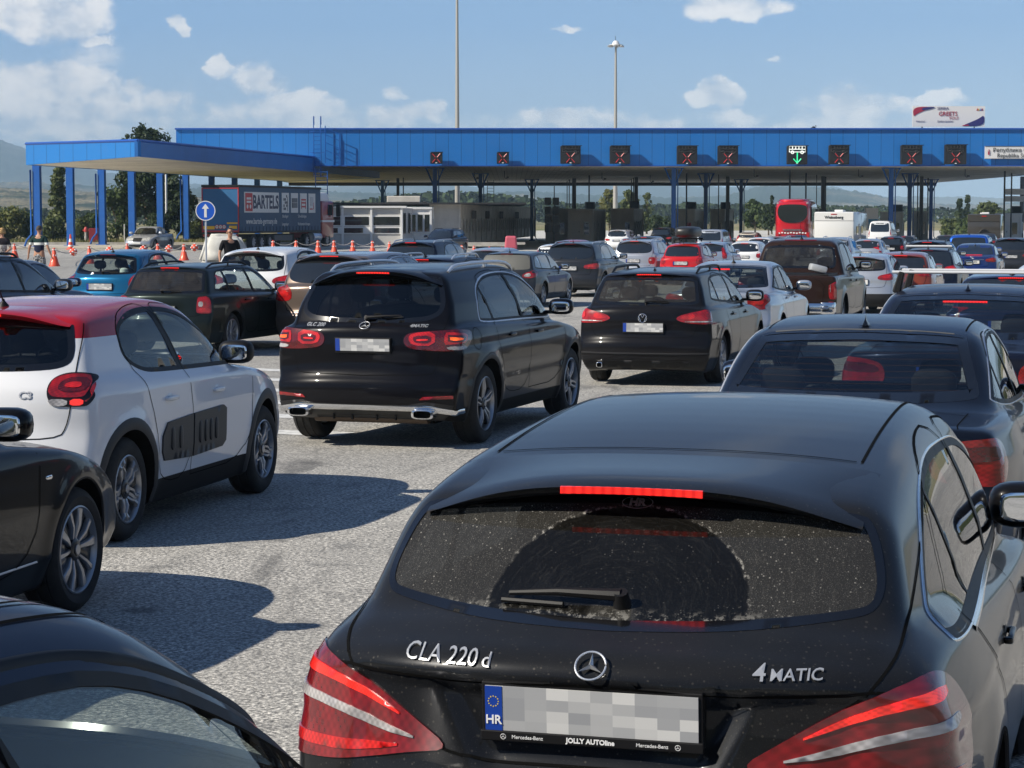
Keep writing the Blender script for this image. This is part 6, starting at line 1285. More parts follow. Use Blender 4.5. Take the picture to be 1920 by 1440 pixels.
K_, r_ = q('sedan', SIL, -22.3, 141.4, 'silver saloon facing the camera under the small blue canopy', head=190, lod=1, cell=.045, wheel='multi', glass=dict(rear=G_MID, front=G_MID, back=G_DARK, screen=G_MID), group='vehicles at the small canopy'); front_face(K_, r_, 'twin')
K_, r_ = q('suv', NBL, -3.6, 142.5, 'dark suv facing the camera in front of the long office cabin', head=197, lod=2, cell=.06, cat='suv', rails=(.7, 2.6, .58, .05, M_BLK, True), group='vehicles by the office cabin'); front_face(K_, r_, 'one')
# ------------------------------------------------------------------ the ground
def st(o, kind='structure'): o['kind'] = kind; return o
def asphalt_mat():
    m, T, out = new_mat('asphalt'); tc = T.n('ShaderNodeTexCoord').outputs['Object']
    g1 = T.noise(tc, 42.0, 3, 0.75); g2 = T.noise(tc, 15.0, 4, 0.7); big = T.noise(tc, 0.35, 5, 0.6); mid = T.noise(tc, 2.2, 5, 0.65)
    v = T.n('ShaderNodeTexVoronoi', {'Vector': tc, 'Scale': 62.0}).outputs['Color']; vb = T.n('ShaderNodeSeparateXYZ', {0: v}).outputs[0]
    grain = T.math('ADD', T.math('MULTIPLY', T.maprange(g1, 0.38, 0.62), 0.65), T.math('MULTIPLY', vb, 0.4))
    c = T.ramp(grain, [(0.0, (0.09, 0.088, 0.084)), (0.35, (0.24, 0.233, 0.218)), (0.65, (0.45, 0.43, 0.39)), (1.0, (0.86, 0.82, 0.74))])
    c = T.mix(T.maprange(big, 0.35, 0.65, 0.0, 0.35), c, (0.28, 0.27, 0.25)); c = T.mix(T.math('MULTIPLY', T.maprange(mid, 0.54, 0.70), 0.5), c, (0.12, 0.12, 0.12))
    # worn tyre tracks, oil drips and tar lines
    sc = T.n('ShaderNodeVectorMath', {0: tc, 1: (1.0, 0.22, 1.0)}, operation='MULTIPLY').outputs[0]
    oil = T.noise(sc, 0.9, 4, 0.6); c = T.mix(T.math('MULTIPLY', T.maprange(oil, 0.58, 0.68), 0.65), c, (0.07, 0.07, 0.072))
    sp = T.n('ShaderNodeTexVoronoi', {'Vector': tc, 'Scale': 0.8}).outputs['Distance']; c = T.mix(T.math('MULTIPLY', T.maprange(T.math('ADD', sp, T.math('MULTIPLY', T.noise(tc, 6.0, 3, 0.6), 0.12)), 0.17, 0.10), 0.55), c, (0.06, 0.06, 0.06))
    pat = T.n('ShaderNodeTexVoronoi', {'Vector': T.n('ShaderNodeVectorMath', {0: tc, 1: (1.0, .35, 1.0)}, operation='MULTIPLY').outputs[0], 'Scale': 0.11}, distance='CHEBYCHEV').outputs['Color']
    pv_ = T.n('ShaderNodeSeparateXYZ', {0: pat}).outputs[1]; c = T.mix(T.maprange(pv_, 0.2, 0.95, 0.0, 0.28, False), c, (0.16, 0.16, 0.155))
    tw = T.n('ShaderNodeVectorMath', {0: T.n('ShaderNodeMapping', {0: tc, 2: (0, 0, R(16))}).outputs[0], 1: (1.0, 0.05, 1.0)}, operation='MULTIPLY').outputs[0]
    c = T.mix(T.math('MULTIPLY', T.maprange(T.noise(tw, 1.1, 5, 0.7), 0.52, 0.68), 0.38), c, (0.13, 0.128, 0.122)); c = T.mix(T.math('MULTIPLY', T.maprange(T.noise(tw, 2.6, 4, 0.7), 0.58, 0.7), 0.30), c, (0.46, 0.44, 0.40))
    h = T.math('ADD', g1, T.math('MULTIPLY', g2, 0.6))
    pbsdf(T, out, col=c, rough=0.85, spec=0.35, normal=T.n('ShaderNodeBump', {'Strength': 0.7, 'Distance': 0.012, 'Height': h}).outputs[0]); return m
def grass_mat(name='dry_grass', a=(0.30, 0.25, 0.13), b=(0.16, 0.17, 0.07), c_=(0.42, 0.36, 0.24), s=0.02):
    m, T, out = new_mat(name); tc = T.n('ShaderNodeTexCoord').outputs['Object']
    c = T.mix(T.maprange(T.noise(tc, s, 6, 0.65), 0.4, 0.6), a, b); c = T.mix(T.maprange(T.noise(tc, s * 3.3, 6, 0.7), 0.5, 0.7), c, c_); c = T.mix(T.maprange(T.noise(tc, 2.0, 4, 0.7), 0.45, 0.7, 0, .5), c, (0.09, 0.09, 0.045))
    pbsdf(T, out, col=c, rough=0.95, spec=0.1); return m
def sheet(name, xs, ys, dz, mat):
    V = [(x, y, gz(x, y) + dz) for y in ys for x in xs]; nx = len(xs)
    F = [(j * nx + i, j * nx + i + 1, (j + 1) * nx + i + 1, (j + 1) * nx + i) for j in range(len(ys) - 1) for i in range(nx - 1)]
    return st(mesh_obj(name, V, F, mat))
xs_ = sorted(set([-9000, -3000, -900, -300, -120, -60, -30, -20] + [float(v) for v in np.arange(-14, 1, 1.0)] + [10, 30, 60, 120, 300, 900, 3000, 9000]))
ys_ = sorted(set([-9000, -2000, -400, -60, 0] + [float(v) for v in np.arange(16, 134, 3)] + [150, 200, 300, 500, 1000, 3000, 9000]))
sheet('ground', xs_, ys_, -0.06, grass_mat())
xa = [-55.0, -30, -20] + [float(v) for v in np.arange(-14, 1, .5)] + [20, 60, 80.0]; ya = [-30.0, 0, 10] + [float(v) for v in np.arange(16, 134, 1.5)] + [150, 167.5]
sheet('asphalt', xa, ya, 0.0, asphalt_mat()); MATS['asphalt'] = bpy.data.materials['asphalt']
sheet('bounce_apron', [-13.0, -12, -10, -8, -6, -4, -2, 0, 20, 60, 110.0], [167.5, 200, 300, 420.0], 0.0, simple('bounce_concrete', (.52, .50, .45), .8, var=.12, scale=.4))  # ground under the canopy made pale to bounce light onto the soffit
M_LINE = simple('road_paint', (0.62, 0.62, 0.60), 0.7, var=0.25, scale=8); M_CONC = simple('concrete', (0.42, 0.40, 0.36), 0.85, var=0.2, scale=1.5, bump=.2, bscale=30)
def line(name, p0, p1, w, mat=None, dz=0.004):
    p0 = Vector(p0); p1 = Vector(p1); d = (p1 - p0).normalized(); n = Vector((-d.y, d.x)) * w / 2; k = max(1, int((p1 - p0).length / 2)); V = []
    for i in range(k + 1):
        p = p0 + (p1 - p0) * i / k
        for s in (1, -1): a = p + n * s; V.append((a.x, a.y, gz(a.x, a.y) + dz))
    return st(mesh_obj(name, V, [(2 * i, 2 * i + 1, 2 * i + 3, 2 * i + 2) for i in range(k)], mat or M_LINE))
for i in range(6): x, y = -2.05 - .125 * i * 1.7, 21.5 + i * 1.9; line('road_marking', (x - .75, y + .2), (x + .45, y - .2), .45)
for i in range(4): x, y = 1.3 + .5 * i, 38.5 + i * 2.1; line('road_marking', (x - .8, y + .1), (x + .8, y - .1), .5)
line('road_marking', (-60, 104), (-12.5, 108), .15); line('road_marking', (-60, 116), (-12.5, 121), .15); line('road_marking', (-9, 92), (-8, 165), .15)
# kerb, pavement and grass on the left beyond the small canopy
b = MB(); b.box((-95, 151, .05), (80, 32.8, .11)); st(b.build('pavement', simple('pavement_slabs', (.46, .43, .37), .85, var=.12, scale=.8)))
b = MB(); b.box((-54, 167.9, .08), (110, .35, .18)); st(b.build('kerb', M_CONC)); b = MB(); b.box((-34, 151.5, .045), (46, 14, .09)); st(b.build('pavement', bpy.data.materials['pavement_slabs']))
def near_grass():
    rnd = random.Random(5); V = []; F = []
    for _ in range(9000):
        x = rnd.uniform(-62, -13); y = rnd.uniform(168.3, 186); h = rnd.uniform(.12, .45); a = rnd.uniform(0, 3.14); w_ = rnd.uniform(.03, .09); n = len(V)
        V += [(x - w_ * math.cos(a), y - w_ * math.sin(a), 0), (x + w_ * math.cos(a), y + w_ * math.sin(a), 0), (x + rnd.uniform(-.1, .1), y + rnd.uniform(-.1, .1), h)]; F.append((n, n + 1, n + 2))
    return tagit(mesh_obj('grass', V, F, grass_mat('verge_grass', (.22, .20, .09), (.10, .13, .04), (.35, .30, .16), .3)), 'dry green verge grass behind the kerb', 'grass', kind='stuff')
near_grass()
# ------------------------------------------------------------------ hills
def hill_mat(name, forest, dry, amt, s):
    m, T, out = new_mat(name); tc = T.n('ShaderNodeTexCoord').outputs['Object']; st_ = T.n('ShaderNodeVectorMath', {0: tc, 1: (1, .5, 2.5)}, operation='MULTIPLY').outputs[0]
    f = T.maprange(T.noise(st_, s, 8, 0.65), amt - .04, amt + .05); c = T.mix(f, forest, dry); c = T.mix(T.maprange(T.noise(tc, s * 14, 5, 0.7), 0.4, 0.62, 0, .65), c, tuple(x * .45 for x in forest))
    c = T.mix(T.math('MULTIPLY', T.maprange(T.noise(st_, s * 2.6, 6, .6), .56, .62), f), c, tuple(x * .8 for x in forest))
    pbsdf(T, out, col=c, rough=0.95, spec=0.05, normal=T.n('ShaderNodeBump', {'Strength': 0.8, 'Distance': 12.0, 'Height': T.noise(tc, s * 12, 5, 0.7)}).outputs[0]); return m
def ridge(name, D, prof, depth, mat, rough_, step=6, seed=1, lump=0.0, foot=0.0):
    """a range of hills whose skyline passes through given heights (photo x, photo y) at distance D"""
    rnd = np.random.RandomState(seed); px = np.arange(prof[0][0], prof[-1][0] + 1, step); top = CAMZ - (np.interp(px, [p[0] for p in prof], [p[1] for p in prof]) - HOR) * D / FPX
    X = (px - 960) * D / FPX; rows = 16; V = []; n = len(px)
    def fr(u, sc, sd): r = np.random.RandomState(sd); ph = r.rand(6) * 6.28; return sum(np.sin(u * sc * 2 ** k + ph[k]) / 2 ** k for k in range(6)) / 2
    for j in range(rows):
        t = j / (rows - 1); hgt = math.sin(t * math.pi / 2) ** 1.3 if t < 1 else 1
        y = D - depth * (1 - t); sp = (fr(X, 1 / (depth * .35), seed + j // 3) * .16 * math.sin(t * math.pi))
        z = foot + (top - foot) * np.clip(hgt + sp, 0, 1.05) + rough_ * rnd.randn(n) * (.4 + .6 * t) + (lump * np.abs(fr(X, 1 / 9.0, seed * 7 + j)) if lump else 0)
        V += [(x * y / D, y + rnd.randn() * 0, zz) for x, zz in zip(X, z)]
    for j in range(3): V += [(x * 1.02, D + depth * (j + 1) * .3, zz * (1 - (j + 1) / 3.2)) for x, zz in zip(X, top)]
    rows += 3
    F = [(j * n + i, j * n + i + 1, (j + 1) * n + i + 1, (j + 1) * n + i) for j in range(rows - 1) for i in range(n - 1)]
    return st(mesh_obj(name, V, F, mat))
ridge('far_hills', 7000, [(-3200, 350), (-1800, 322), (-900, 330), (-300, 300), (-150, 275), (0, 262), (40, 276), (110, 305), (200, 325), (330, 345), (600, 352), (700, 345), (900, 352), (1040, 338), (1130, 342), (1200, 340), (1270, 352), (1400, 355), (1500, 352), (1560, 355), (1660, 372), (1800, 371), (1920, 375), (2300, 360), (2900, 350), (3600, 338), (4600, 356), (5600, 345)], 2000, hill_mat('far_forest', (.035, .055, .03), (.20, .19, .12), .57, .0011), 2.0, 6, 3)
ridge('middle_hills', 4300, [(-3200, 356), (-1800, 344), (-900, 350), (-100, 345), (60, 344), (200, 352), (360, 356), (430, 352), (640, 362), (820, 368), (1000, 362), (1100, 368), (1260, 374), (1360, 370), (1430, 352), (1530, 356), (1620, 366), (1700, 382), (1800, 386), (1950, 380), (2300, 370), (2900, 360), (3800, 350), (5000, 362), (5600, 358)], 1700, hill_mat('middle_forest', (.03, .05, .025), (.26, .22, .14), .53, .0022), 1.4, 5, 8)
ridge('dry_slope', 2300, [(-900, 362), (-60, 350), (60, 356), (140, 360), (260, 366), (420, 372), (560, 374), (680, 378), (760, 388), (900, 402), (1000, 405)], 1100, hill_mat('dry_slope', (.035, .055, .02), (.30, .25, .15), .44, .006), .5, 4, 21)
M_WOOD = simple('near_forest', (.04, .058, .025), .95, var=.6, scale=.05, spec=.05)
def treebelt(name, D, prof, seed, label):
    """a far off wood that reads as one mass: lumps of leaves all along"""
    rnd = random.Random(seed); V = []; F = []
    x0, x1 = prof[0][0], prof[-1][0]; n = int((x1 - x0) / 3.2)
    for i in range(n):
        px = x0 + (x1 - x0) * i / n + rnd.uniform(-3, 3); d = D + rnd.uniform(-40, 40); py = np.interp(px, [p[0] for p in prof], [p[1] for p in prof]) + rnd.gauss(0, 1.3); base = at(px, HOR, d); h = CAMZ - (py - HOR) * d / FPX
        for _ in range(26):
            u = rnd.random() ** .6; r = h * .38 * math.sqrt(max(.05, 1 - (2 * u - 1.0) ** 2)) + .5; a = rnd.uniform(0, 6.28); q_ = math.sqrt(rnd.random()) * r; c_ = Vector((base.x + q_ * math.cos(a), d + q_ * math.sin(a), u * h)); s = rnd.uniform(.5, 1.1) * h * .16
            k = len(V); nn = Vector((rnd.gauss(0, 1), rnd.gauss(0, 1) - .6, rnd.gauss(0, 1))).normalized(); t1 = nn.orthogonal().normalized() * s; t2 = nn.cross(t1).normalized() * s
            V += [c_ + t1, c_ + t2 * .8, c_ - t1 * .9, c_ - t2]; F.append((k, k + 1, k + 2, k + 3))
    return tagit(mesh_obj(name, V, F, M_WOOD), label, 'wood', kind='stuff')
treebelt('distant_wood', 800, [(560, 385), (650, 380), (760, 368), (800, 364), (860, 362), (1000, 374), (1060, 382), (1120, 384), (1260, 386), (1300, 384), (1420, 385), (1640, 388), (1760, 392), (1920, 395), (2300, 392), (3400, 390)], 3, 'dark wood on the low ridge behind the booths')
treebelt('hillside_wood', 620, [(-700, 385), (-40, 388), (60, 392), (140, 396), (300, 392), (430, 392), (620, 390), (700, 394), (900, 400)], 9, 'belt of trees at the foot of the dry slope')
# dry bank on the right; unseen hills behind added to darken paintwork reflections
def bank():
    V = []; F = []; rnd = np.random.RandomState(2); ang = np.linspace(R(75), R(285), 90); rad = [9, 12, 16, 24, 40, 90, 300, 900, 1800]; hh = [0, .3, 1.2, 2.4, 3.2, 5, 22, 85, 150]
    n = len(ang)
    for j, (r_, h_) in enumerate(zip(rad, hh)):
        for i, a_ in enumerate(ang):
            ed = min(1, (a_ - R(75)) / .35, (R(285) - a_) / .35); rr_ = r_ + (4 if r_ < 50 else 0); V.append((rr_ * math.sin(a_) + (8 if r_ < 50 else 0) * 0, rr_ * math.cos(a_) - 6, -.1 + h_ * max(0, ed) * (1 + .12 * rnd.randn() * (r_ > 20))))
    F = [(j * n + i, j * n + i + 1, (j + 1) * n + i + 1, (j + 1) * n + i) for j in range(len(rad) - 1) for i in range(n - 1)]
    return st(mesh_obj('hillside', V, F, grass_mat('hillside_grass', (.17, .145, .08), (.045, .06, .025), (.22, .19, .12), .012)))
bank()
# ------------------------------------------------------------------ trees and bushes
LEAF = {}
def leaf_mat(name, a, b):
    if name in LEAF: return LEAF[name]
    m, T, out = new_mat('leaf_' + name); tc = T.n('ShaderNodeTexCoord').outputs['Object']; geo = T.n('ShaderNodeNewGeometry').outputs['Random Per Island']
    c = T.mix(geo, a, b); c = T.mix(T.maprange(T.noise(tc, .5, 3, .6), .35, .65), c, tuple(x * .75 for x in a))
    p = T.n('ShaderNodeBsdfPrincipled', {'Base Color': c, 'Roughness': .6, 'Specular IOR Level': .3}); tl = T.n('ShaderNodeBsdfTranslucent', {0: c})
    T.t.links.new(T.n('ShaderNodeMixShader', {0: .25, 1: p.outputs[0], 2: tl.outputs[0]}).outputs[0], out.inputs[0]); LEAF[name] = m; return m
M_BARK = simple('bark', (.12, .09, .06), .9, var=.3, scale=4)
def tree(name, label, cat, X, Y, H, Wd, kind='round', n=2600, leaf=.22, mat=None, seed=1, group=None, base=None):
    rnd = random.Random(seed); root = bpy.data.objects.new(name, None); link(root); root.location = (X, Y, base if base is not None else gz(X, Y) - .05); tagit(root, label, cat, group)
    tr = MB(); th = H * (.5 if kind == 'round' else .85 if kind == 'poplar' else .35); tr.tube([(0, 0, 0), (rnd.uniform(-.1, .1), 0, th * .5), (rnd.uniform(-.2, .2), rnd.uniform(-.2, .2), th)], [H * .022 + .04, H * .016 + .02, H * .006 + .01], 8)
    cl = []; nc = 26 if kind != 'bush' else 18
    for _ in range(nc):
        if kind == 'poplar': z = rnd.uniform(.10, .97) * H; r = Wd / 2 * math.sin(min(1, (1 - z / H) * 1.6 + .12) * math.pi / 2) * .65; s = Wd * .26
        elif kind == 'bush': z = rnd.uniform(.15, .8) * H; r = Wd / 2 * math.sqrt(max(.1, 1 - (z / H * 1.1 - .3) ** 2)) * .75; s = min(H, Wd) * .24
        else: z = rnd.uniform(.30, .90) * H; r = Wd / 2 * math.sqrt(max(.05, 1 - ((z / H - .58) / .40) ** 2)) * .8; s = Wd * .17
        a = rnd.uniform(0, 6.28); rr = r * math.sqrt(rnd.uniform(.15, 1)); c_ = Vector((rr * math.cos(a), rr * math.sin(a), z)); cl.append((c_, s * rnd.uniform(.7, 1.35)))
        if kind != 'poplar' and rnd.random() < .7: tr.tube([(0, 0, min(th, z * .6)), (c_ * .55 + Vector((0, 0, z * .1)))[:], c_], [H * .009 + .01, H * .005 + .008, .008], 5)
    if kind == 'round':
        for _ in range(3): a = rnd.uniform(0, 6.28); cl.append((Vector((Wd * .12 * math.cos(a), Wd * .12 * math.sin(a), H * rnd.uniform(.88, .97))), Wd * .09))
    tr.build('trunk', M_BARK, root, True); V = []; F = []
    for i in range(n):
        c_, s = cl[rnd.randrange(len(cl))]; d = Vector((rnd.gauss(0, 1), rnd.gauss(0, 1), rnd.gauss(0, .8))).normalized(); p = c_ + d * s * (rnd.random() ** .45) * 1.1
        if p.z < .05: continue
        nn = (d + Vector((rnd.gauss(0, .6), rnd.gauss(0, .6), rnd.gauss(0, .6) + .3))).normalized(); t1 = nn.orthogonal().normalized(); t1 = (Matrix.Rotation(rnd.uniform(0, 6.28), 3, nn) @ t1); t2 = nn.cross(t1); L_ = leaf * rnd.uniform(.6, 1.4); k = len(V)
        V += [p - t1 * L_, p + t2 * L_ * .5, p + t1 * L_, p - t2 * L_ * .5]; F.append((k, k + 1, k + 2, k + 3))
    mesh_obj('crown', V, F, mat, root, False); return root
GA = leaf_mat('green', (.05, .085, .022), (.10, .13, .035)); GB = leaf_mat('dark', (.028, .05, .018), (.06, .085, .028)); GC = leaf_mat('yellow', (.16, .16, .045), (.11, .14, .035)); GD = leaf_mat('olive', (.09, .12, .035), (.15, .17, .06))
def tpx(name, label, cat, px, pytop, D, wpx, kind='round', mat=GA, n=2600, leaf=.22, seed=1, group='trees beyond the crossing', base=None):
    X = (px - 960) * D / FPX; z0 = gz(X, D) - .05 if base is None else base; H = CAMZ - (pytop - HOR) * D / FPX - z0; return tree(name, label, cat, X, D, H, wpx * D / FPX, kind, n, leaf, mat, seed, group, base)
tpx('tree', 'tall dark tree rising above the small canopy roof', 'tree', 282, 240, 188, 120, 'round', GB, 7000, .24, 2)
tpx('tree', 'dark leafy tree behind the right columns of the small canopy', 'tree', 335, 322, 186, 70, 'bush', GB, 3800, .2, 3)
tpx('tree', 'dark leafy tree behind the middle columns of the small canopy', 'tree', 222, 330, 186, 66, 'bush', GA, 3500, .2, 4)
tpx('tree', 'slim tree top showing left of the tall one over the canopy', 'tree', 238, 250, 190, 40, 'round', GD, 1500, .2, 5)
tpx('poplar_tree', 'tall slim poplar between the first two blue columns', 'poplar tree', 113, 316, 190, 36, 'poplar', GD, 3600, .2, 6)
for i, (px, py, wp, mt, lb) in enumerate([(-30, 395, 60, GA, 'green bush at the far left edge behind the blond woman'), (18, 388, 62, GC, 'yellowish bush left of the first blue column'), (58, 392, 48, GA, 'green bush hidden by the first blue column'), (100, 402, 44, GD, 'olive bush at the foot of the poplar'), (152, 400, 36, GD, 'low olive bush between second and third blue columns'), (172, 388, 34, GA, 'green bush left of the third blue column'), (295, 392, 46, GB, 'dark bush behind the parked silver saloon'), (365, 412, 34, GD, 'low olive bush by the round arrow sign'), (385, 408, 30, GA, 'green bush behind the trailer tail')]):
    tpx('bush', lb, 'bush', px, py, 183 + (i % 3) * 2, wp, 'bush', mt, 1900, .17, 30 + i, 'bushes along the verge')
tpx('tree', 'bright green tree left of the right lamp mast', 'tree', 1142, 356, 330, 46, 'round', GC, 2200, .3, 12); tpx('tree', 'bright green tree right of the right lamp mast', 'tree', 1178, 355, 335, 40, 'round', GD, 2000, .3, 13); tpx('tree', 'slim green tree between booth posts', 'tree', 1212, 362, 335, 20, 'poplar', GD, 1200, .28, 14)
tpx('tree', 'round dark bush behind the first right booth gap', 'tree', 1240, 402, 300, 40, 'bush', GB, 1400, .25, 15)
tpx('tree', 'grey green tree left of the red coach', 'tree', 1415, 374, 320, 46, 'round', GA, 2400, .28, 16); tpx('tree', 'grey green tree standing before the coach roof', 'tree', 1440, 384, 310, 34, 'round', GB, 1600, .28, 17); tpx('poplar_tree', 'thin poplar left of the red coach', 'poplar tree', 1446, 366, 330, 10, 'poplar', GB, 700, .25, 18)
tpx('poplar_tree', 'left one of the poplar pair on the right', 'poplar tree', 1796, 372, 340, 15, 'poplar', GB, 1500, .28, 19); tpx('poplar_tree', 'right taller one of the poplar pair', 'poplar tree', 1811, 368, 340, 12, 'poplar', GB, 1400, .28, 20)
tpx('tree', 'round olive tree right of the poplar pair', 'tree', 1848, 380, 320, 50, 'round', GD, 2400, .28, 22); tpx('bush', 'green bush left of the poplar pair', 'bush', 1780, 408, 300, 50, 'bush', GD, 1500, .25, 23); tpx('bush', 'green bush below the round olive tree', 'bush', 1815, 405, 290, 44, 'bush', GA, 1400, .25, 24)
# ------------------------------------------------------------------ canopies
def blue_mat(name, col, w_, dirx=1.0, diry=0.0):
    m, T, out = new_mat(name); tc = T.n('ShaderNodeTexCoord').outputs['Object']; sp = T.n('ShaderNodeSeparateXYZ', {0: tc}); u = T.math('ADD', T.math('MULTIPLY', sp.outputs[0], dirx / w_), T.math('MULTIPLY', sp.outputs[1], diry / w_))
    fr = T.math('FRACT', T.math('ADD', u, 500.0)); jt = T.math('MAXIMUM', T.math('LESS_THAN', fr, 0.035), T.math('GREATER_THAN', fr, 0.985))
    ids = T.n('ShaderNodeTexWhiteNoise', {'W': T.math('FLOOR', T.math('ADD', u, 500.0))}, noise_dimensions='1D').outputs[0]
    c = T.mix(T.maprange(ids, 0, 1, 0, .35, False), col, tuple(x * .86 + .01 for x in col)); c = T.mix(T.maprange(T.noise(tc, .8, 5, .7), .45, .75, 0, .25), c, tuple(x * .8 + .03 for x in col)); c = T.mix(T.math('MULTIPLY', jt, .6), c, tuple(x * .35 for x in col))
    pbsdf(T, out, col=c, rough=.42, spec=.4); return m
BLUEF = blue_mat('blue_cladding', (.013, .17, .52), 1.0); M_BLUE = simple('blue_steel', (.012, .10, .38), .4, var=.1, scale=1.0); M_BLUEB = simple('blue_cap', (.01, .09, .42), .4)
def soffit_mat():
    m, T, out = new_mat('soffit'); tc = T.n('ShaderNodeTexCoord').outputs['Object']; sp = T.n('ShaderNodeSeparateXYZ', {0: tc})
    fr = T.math('FRACT', T.math('MULTIPLY', sp.outputs[0], 2.2)); rib = T.maprange(T.math('ABSOLUTE', T.math('SUBTRACT', fr, .5)), .40, .5); c = T.mix(T.math('MULTIPLY', rib, .5), (.78, .73, .62), (.30, .27, .22))
    c = T.mix(T.maprange(T.noise(tc, .25, 5, .6), .45, .75, 0, .5), c, (.36, .32, .25)); pbsdf(T, out, col=c, rough=.7); return m
M_SOF = soffit_mat(); M_DRK = simple('dark_steel', (.02, .02, .022), .6); M_GST = simple('grey_post', (.11, .105, .10), .6)
def zof(px, D, py): return CAMZ - (py - HOR) * D / FPX
# main canopy: x along the front, slight turn
root = bpy.data.objects.new('main_canopy', None); link(root); tagit(root, 'long blue clad canopy roof over the passport booths', 'canopy')
XL, XR, Y0, Y1, ZB, ZT = (336 - 960) * 175 / FPX, 50.0, 175.0, 262.0, 6.12, 8.92
TW = .02
def cy(x, y): return (x, y - (x - XL) * TW * .0, 0)
b = MB(); b.box(((XL + XR) / 2, Y0, (ZB + ZT) / 2), (XR - XL, .25, ZT - ZB)); b.box((XL, (Y0 + Y1) / 2, (ZB + ZT) / 2 - .003), (.25, Y1 - Y0 - .3, ZT - ZB - .01)); b.box((XR, (Y0 + Y1) / 2, (ZB + ZT) / 2 - .003), (.25, Y1 - Y0 - .3, ZT - ZB - .01)); b.build('fascia', BLUEF, root)
b = MB(); b.box(((XL + XR) / 2, Y0 - .03, ZT + .06), (XR - XL + .3, .5, .12)); b.box(((XL + XR) / 2, Y0 - .02, ZB - .03), (XR - XL + .1, .40, .07)); b.build('edge_cap', M_BLUEB, root)
b = MB(); b.box(((XL + XR) / 2, (Y0 + Y1) / 2, ZB + .12), (XR - XL - .3, Y1 - Y0 - .3, .2)); b.build('soffit', M_SOF, root)
b = MB(); b.box(((XL + XR) / 2, Y1, ZB + .1), (XR - XL, .5, .95)); b.build('rear_beam', M_DRK, root)
b = MB(); b.box(((XL + XR) / 2, (Y0 + Y1) / 2, ZB + .5), (XR - XL - .6, Y1 - Y0 - .6, .1)); b.build('roof_deck', M_CONC, root)
for px, py, wp, D in ((1160, 331, 100, 224), (1465, 316, 100, 187), (1545, 330, 90, 218), (1910, 327, 50, 210)):
    p = at(px, py, D); b = MB(); b.box((p.x, D, ZB + .015), (wp * D / FPX, 6.0, .03)); b.build('light_panel', simple('light_panel', (.8, .76, .66), .5), root)
for px, D in ((946, 196), (968 + 160, 205), (1218, 218), (1412, 190), (1607, 190), (1806, 190), (890, 200)):
    x = (px - 960) * D / FPX; b = MB(); b.tube([(x, D, ZB + .05), (x, D, ZB - .55), (x + .15, D, ZB - .65), (x + .28, D, ZB - .55)], .035, 6); b.lathe([(.0, -.12), (.12, -.1), (.12, 0), (0, .02)], 'Z', 10, (x + .28, D, ZB - .5)); b.build('ceiling_camera', M_DRK, root, True)
def column(px, D, w_=.36, br=1, mat=None, top=None):
    x = (px - 960) * D / FPX; z0 = gz(x, D); ztop = ZB if top is None else top; r = bpy.data.objects.new('support_column', None); link(r); r.location = (x, D, z0); H = ztop - z0
    b = MB(); b.box((0, 0, H / 2), (w_, .10, H)); b.box((0, .16, H / 2), (w_, .04, H)); b.box((0, -.16, H / 2), (w_, .04, H)); b.box((0, 0, .06), (w_ + .3, .7, .12)); b.build('post', mat or M_BLUE, r)
    if br:
        b = MB()
        for s in (-1, 1): b.tube([(s * w_ * .4, 0, H - 1.35), (s * .72, 0, H - .02)], .07, 4)
        b.box((0, 0, H - .04), (1.6, .3, .08)); b.build('bracket', mat or M_BLUE, r)
        b = MB(); b.tube([(w_ * .75, -.2, H - .1), (w_ * .9, -.2, H - .5), (w_ * .9, -.2, .5), (w_ * 1.6, -.2, .15)], .05, 6); b.build('drain_pipe', mat or M_BLUE, r, True)
    return r
M_BSH = simple('blue_steel', (.012, .08, .38), .4)
cols = [(718, 245, 'blue column farthest left under the main canopy'), (816, 183, 'blue column in front of the dark suv facing us'), (901, 206, 'blue column midway along the long office cabin'), (997, 238, 'blue column at the end of the long office cabin'), (1262, 183, 'tall blue column above the red hatchback with roof box'), (1322, 206, 'blue column behind and right of the tall blue one'), (1388, 238, 'blue column farthest back before the red coach'), (1668, 183, 'tall blue column right of the caravan'), (1703, 206, 'blue column second in the right row'), (1743, 238, 'blue column third in the right row')]
for px, D, lb in cols: tagit(column(px, D, .36 if D < 200 else .34), lb, 'column', 'columns of the main canopy')
posts = [(1063, 250, .10), (1067, 240, .10), (1076, 232, .42), (1104, 216, .14), (1183, 236, .12), (1192, 225, .36), (1187, 230, .10), (1286, 205, .14), (1346, 212, .10), (1363, 222, .34), (1479, 190, .16), (1509, 205, .14), (1529, 214, .08), (1541, 222, .36), (1546, 224, .12), (1718, 215, .12), (1725, 222, .34), (1737, 232, .14), (1880, 196, .16), (1893, 205, .14), (1913, 222, .36), (747, 232, .30), (757, 228, .12), (1039, 210, .09)]
for i, (px, D, w_) in enumerate(posts):
    x = (px - 960) * D / FPX; z0 = gz(x, D); zt = ZB if px != 1039 else 5.0; b = MB(); b.tube([(x, D, z0), (x, D, zt)], w_ / 2, 8) if w_ < .3 else b.box((x, D, (z0 + zt) / 2), (w_, w_, zt - z0), bev=.03); b.box((x, D, z0 + .05), (w_ + .25, w_ + .25, .1))
    tagit(b.build('service_post', M_GST if w_ > .3 else M_DRK), f'{"thick brown" if w_ > .3 else "thin dark"} post between booths and canopy ceiling', 'post', 'service posts rising from the booths')
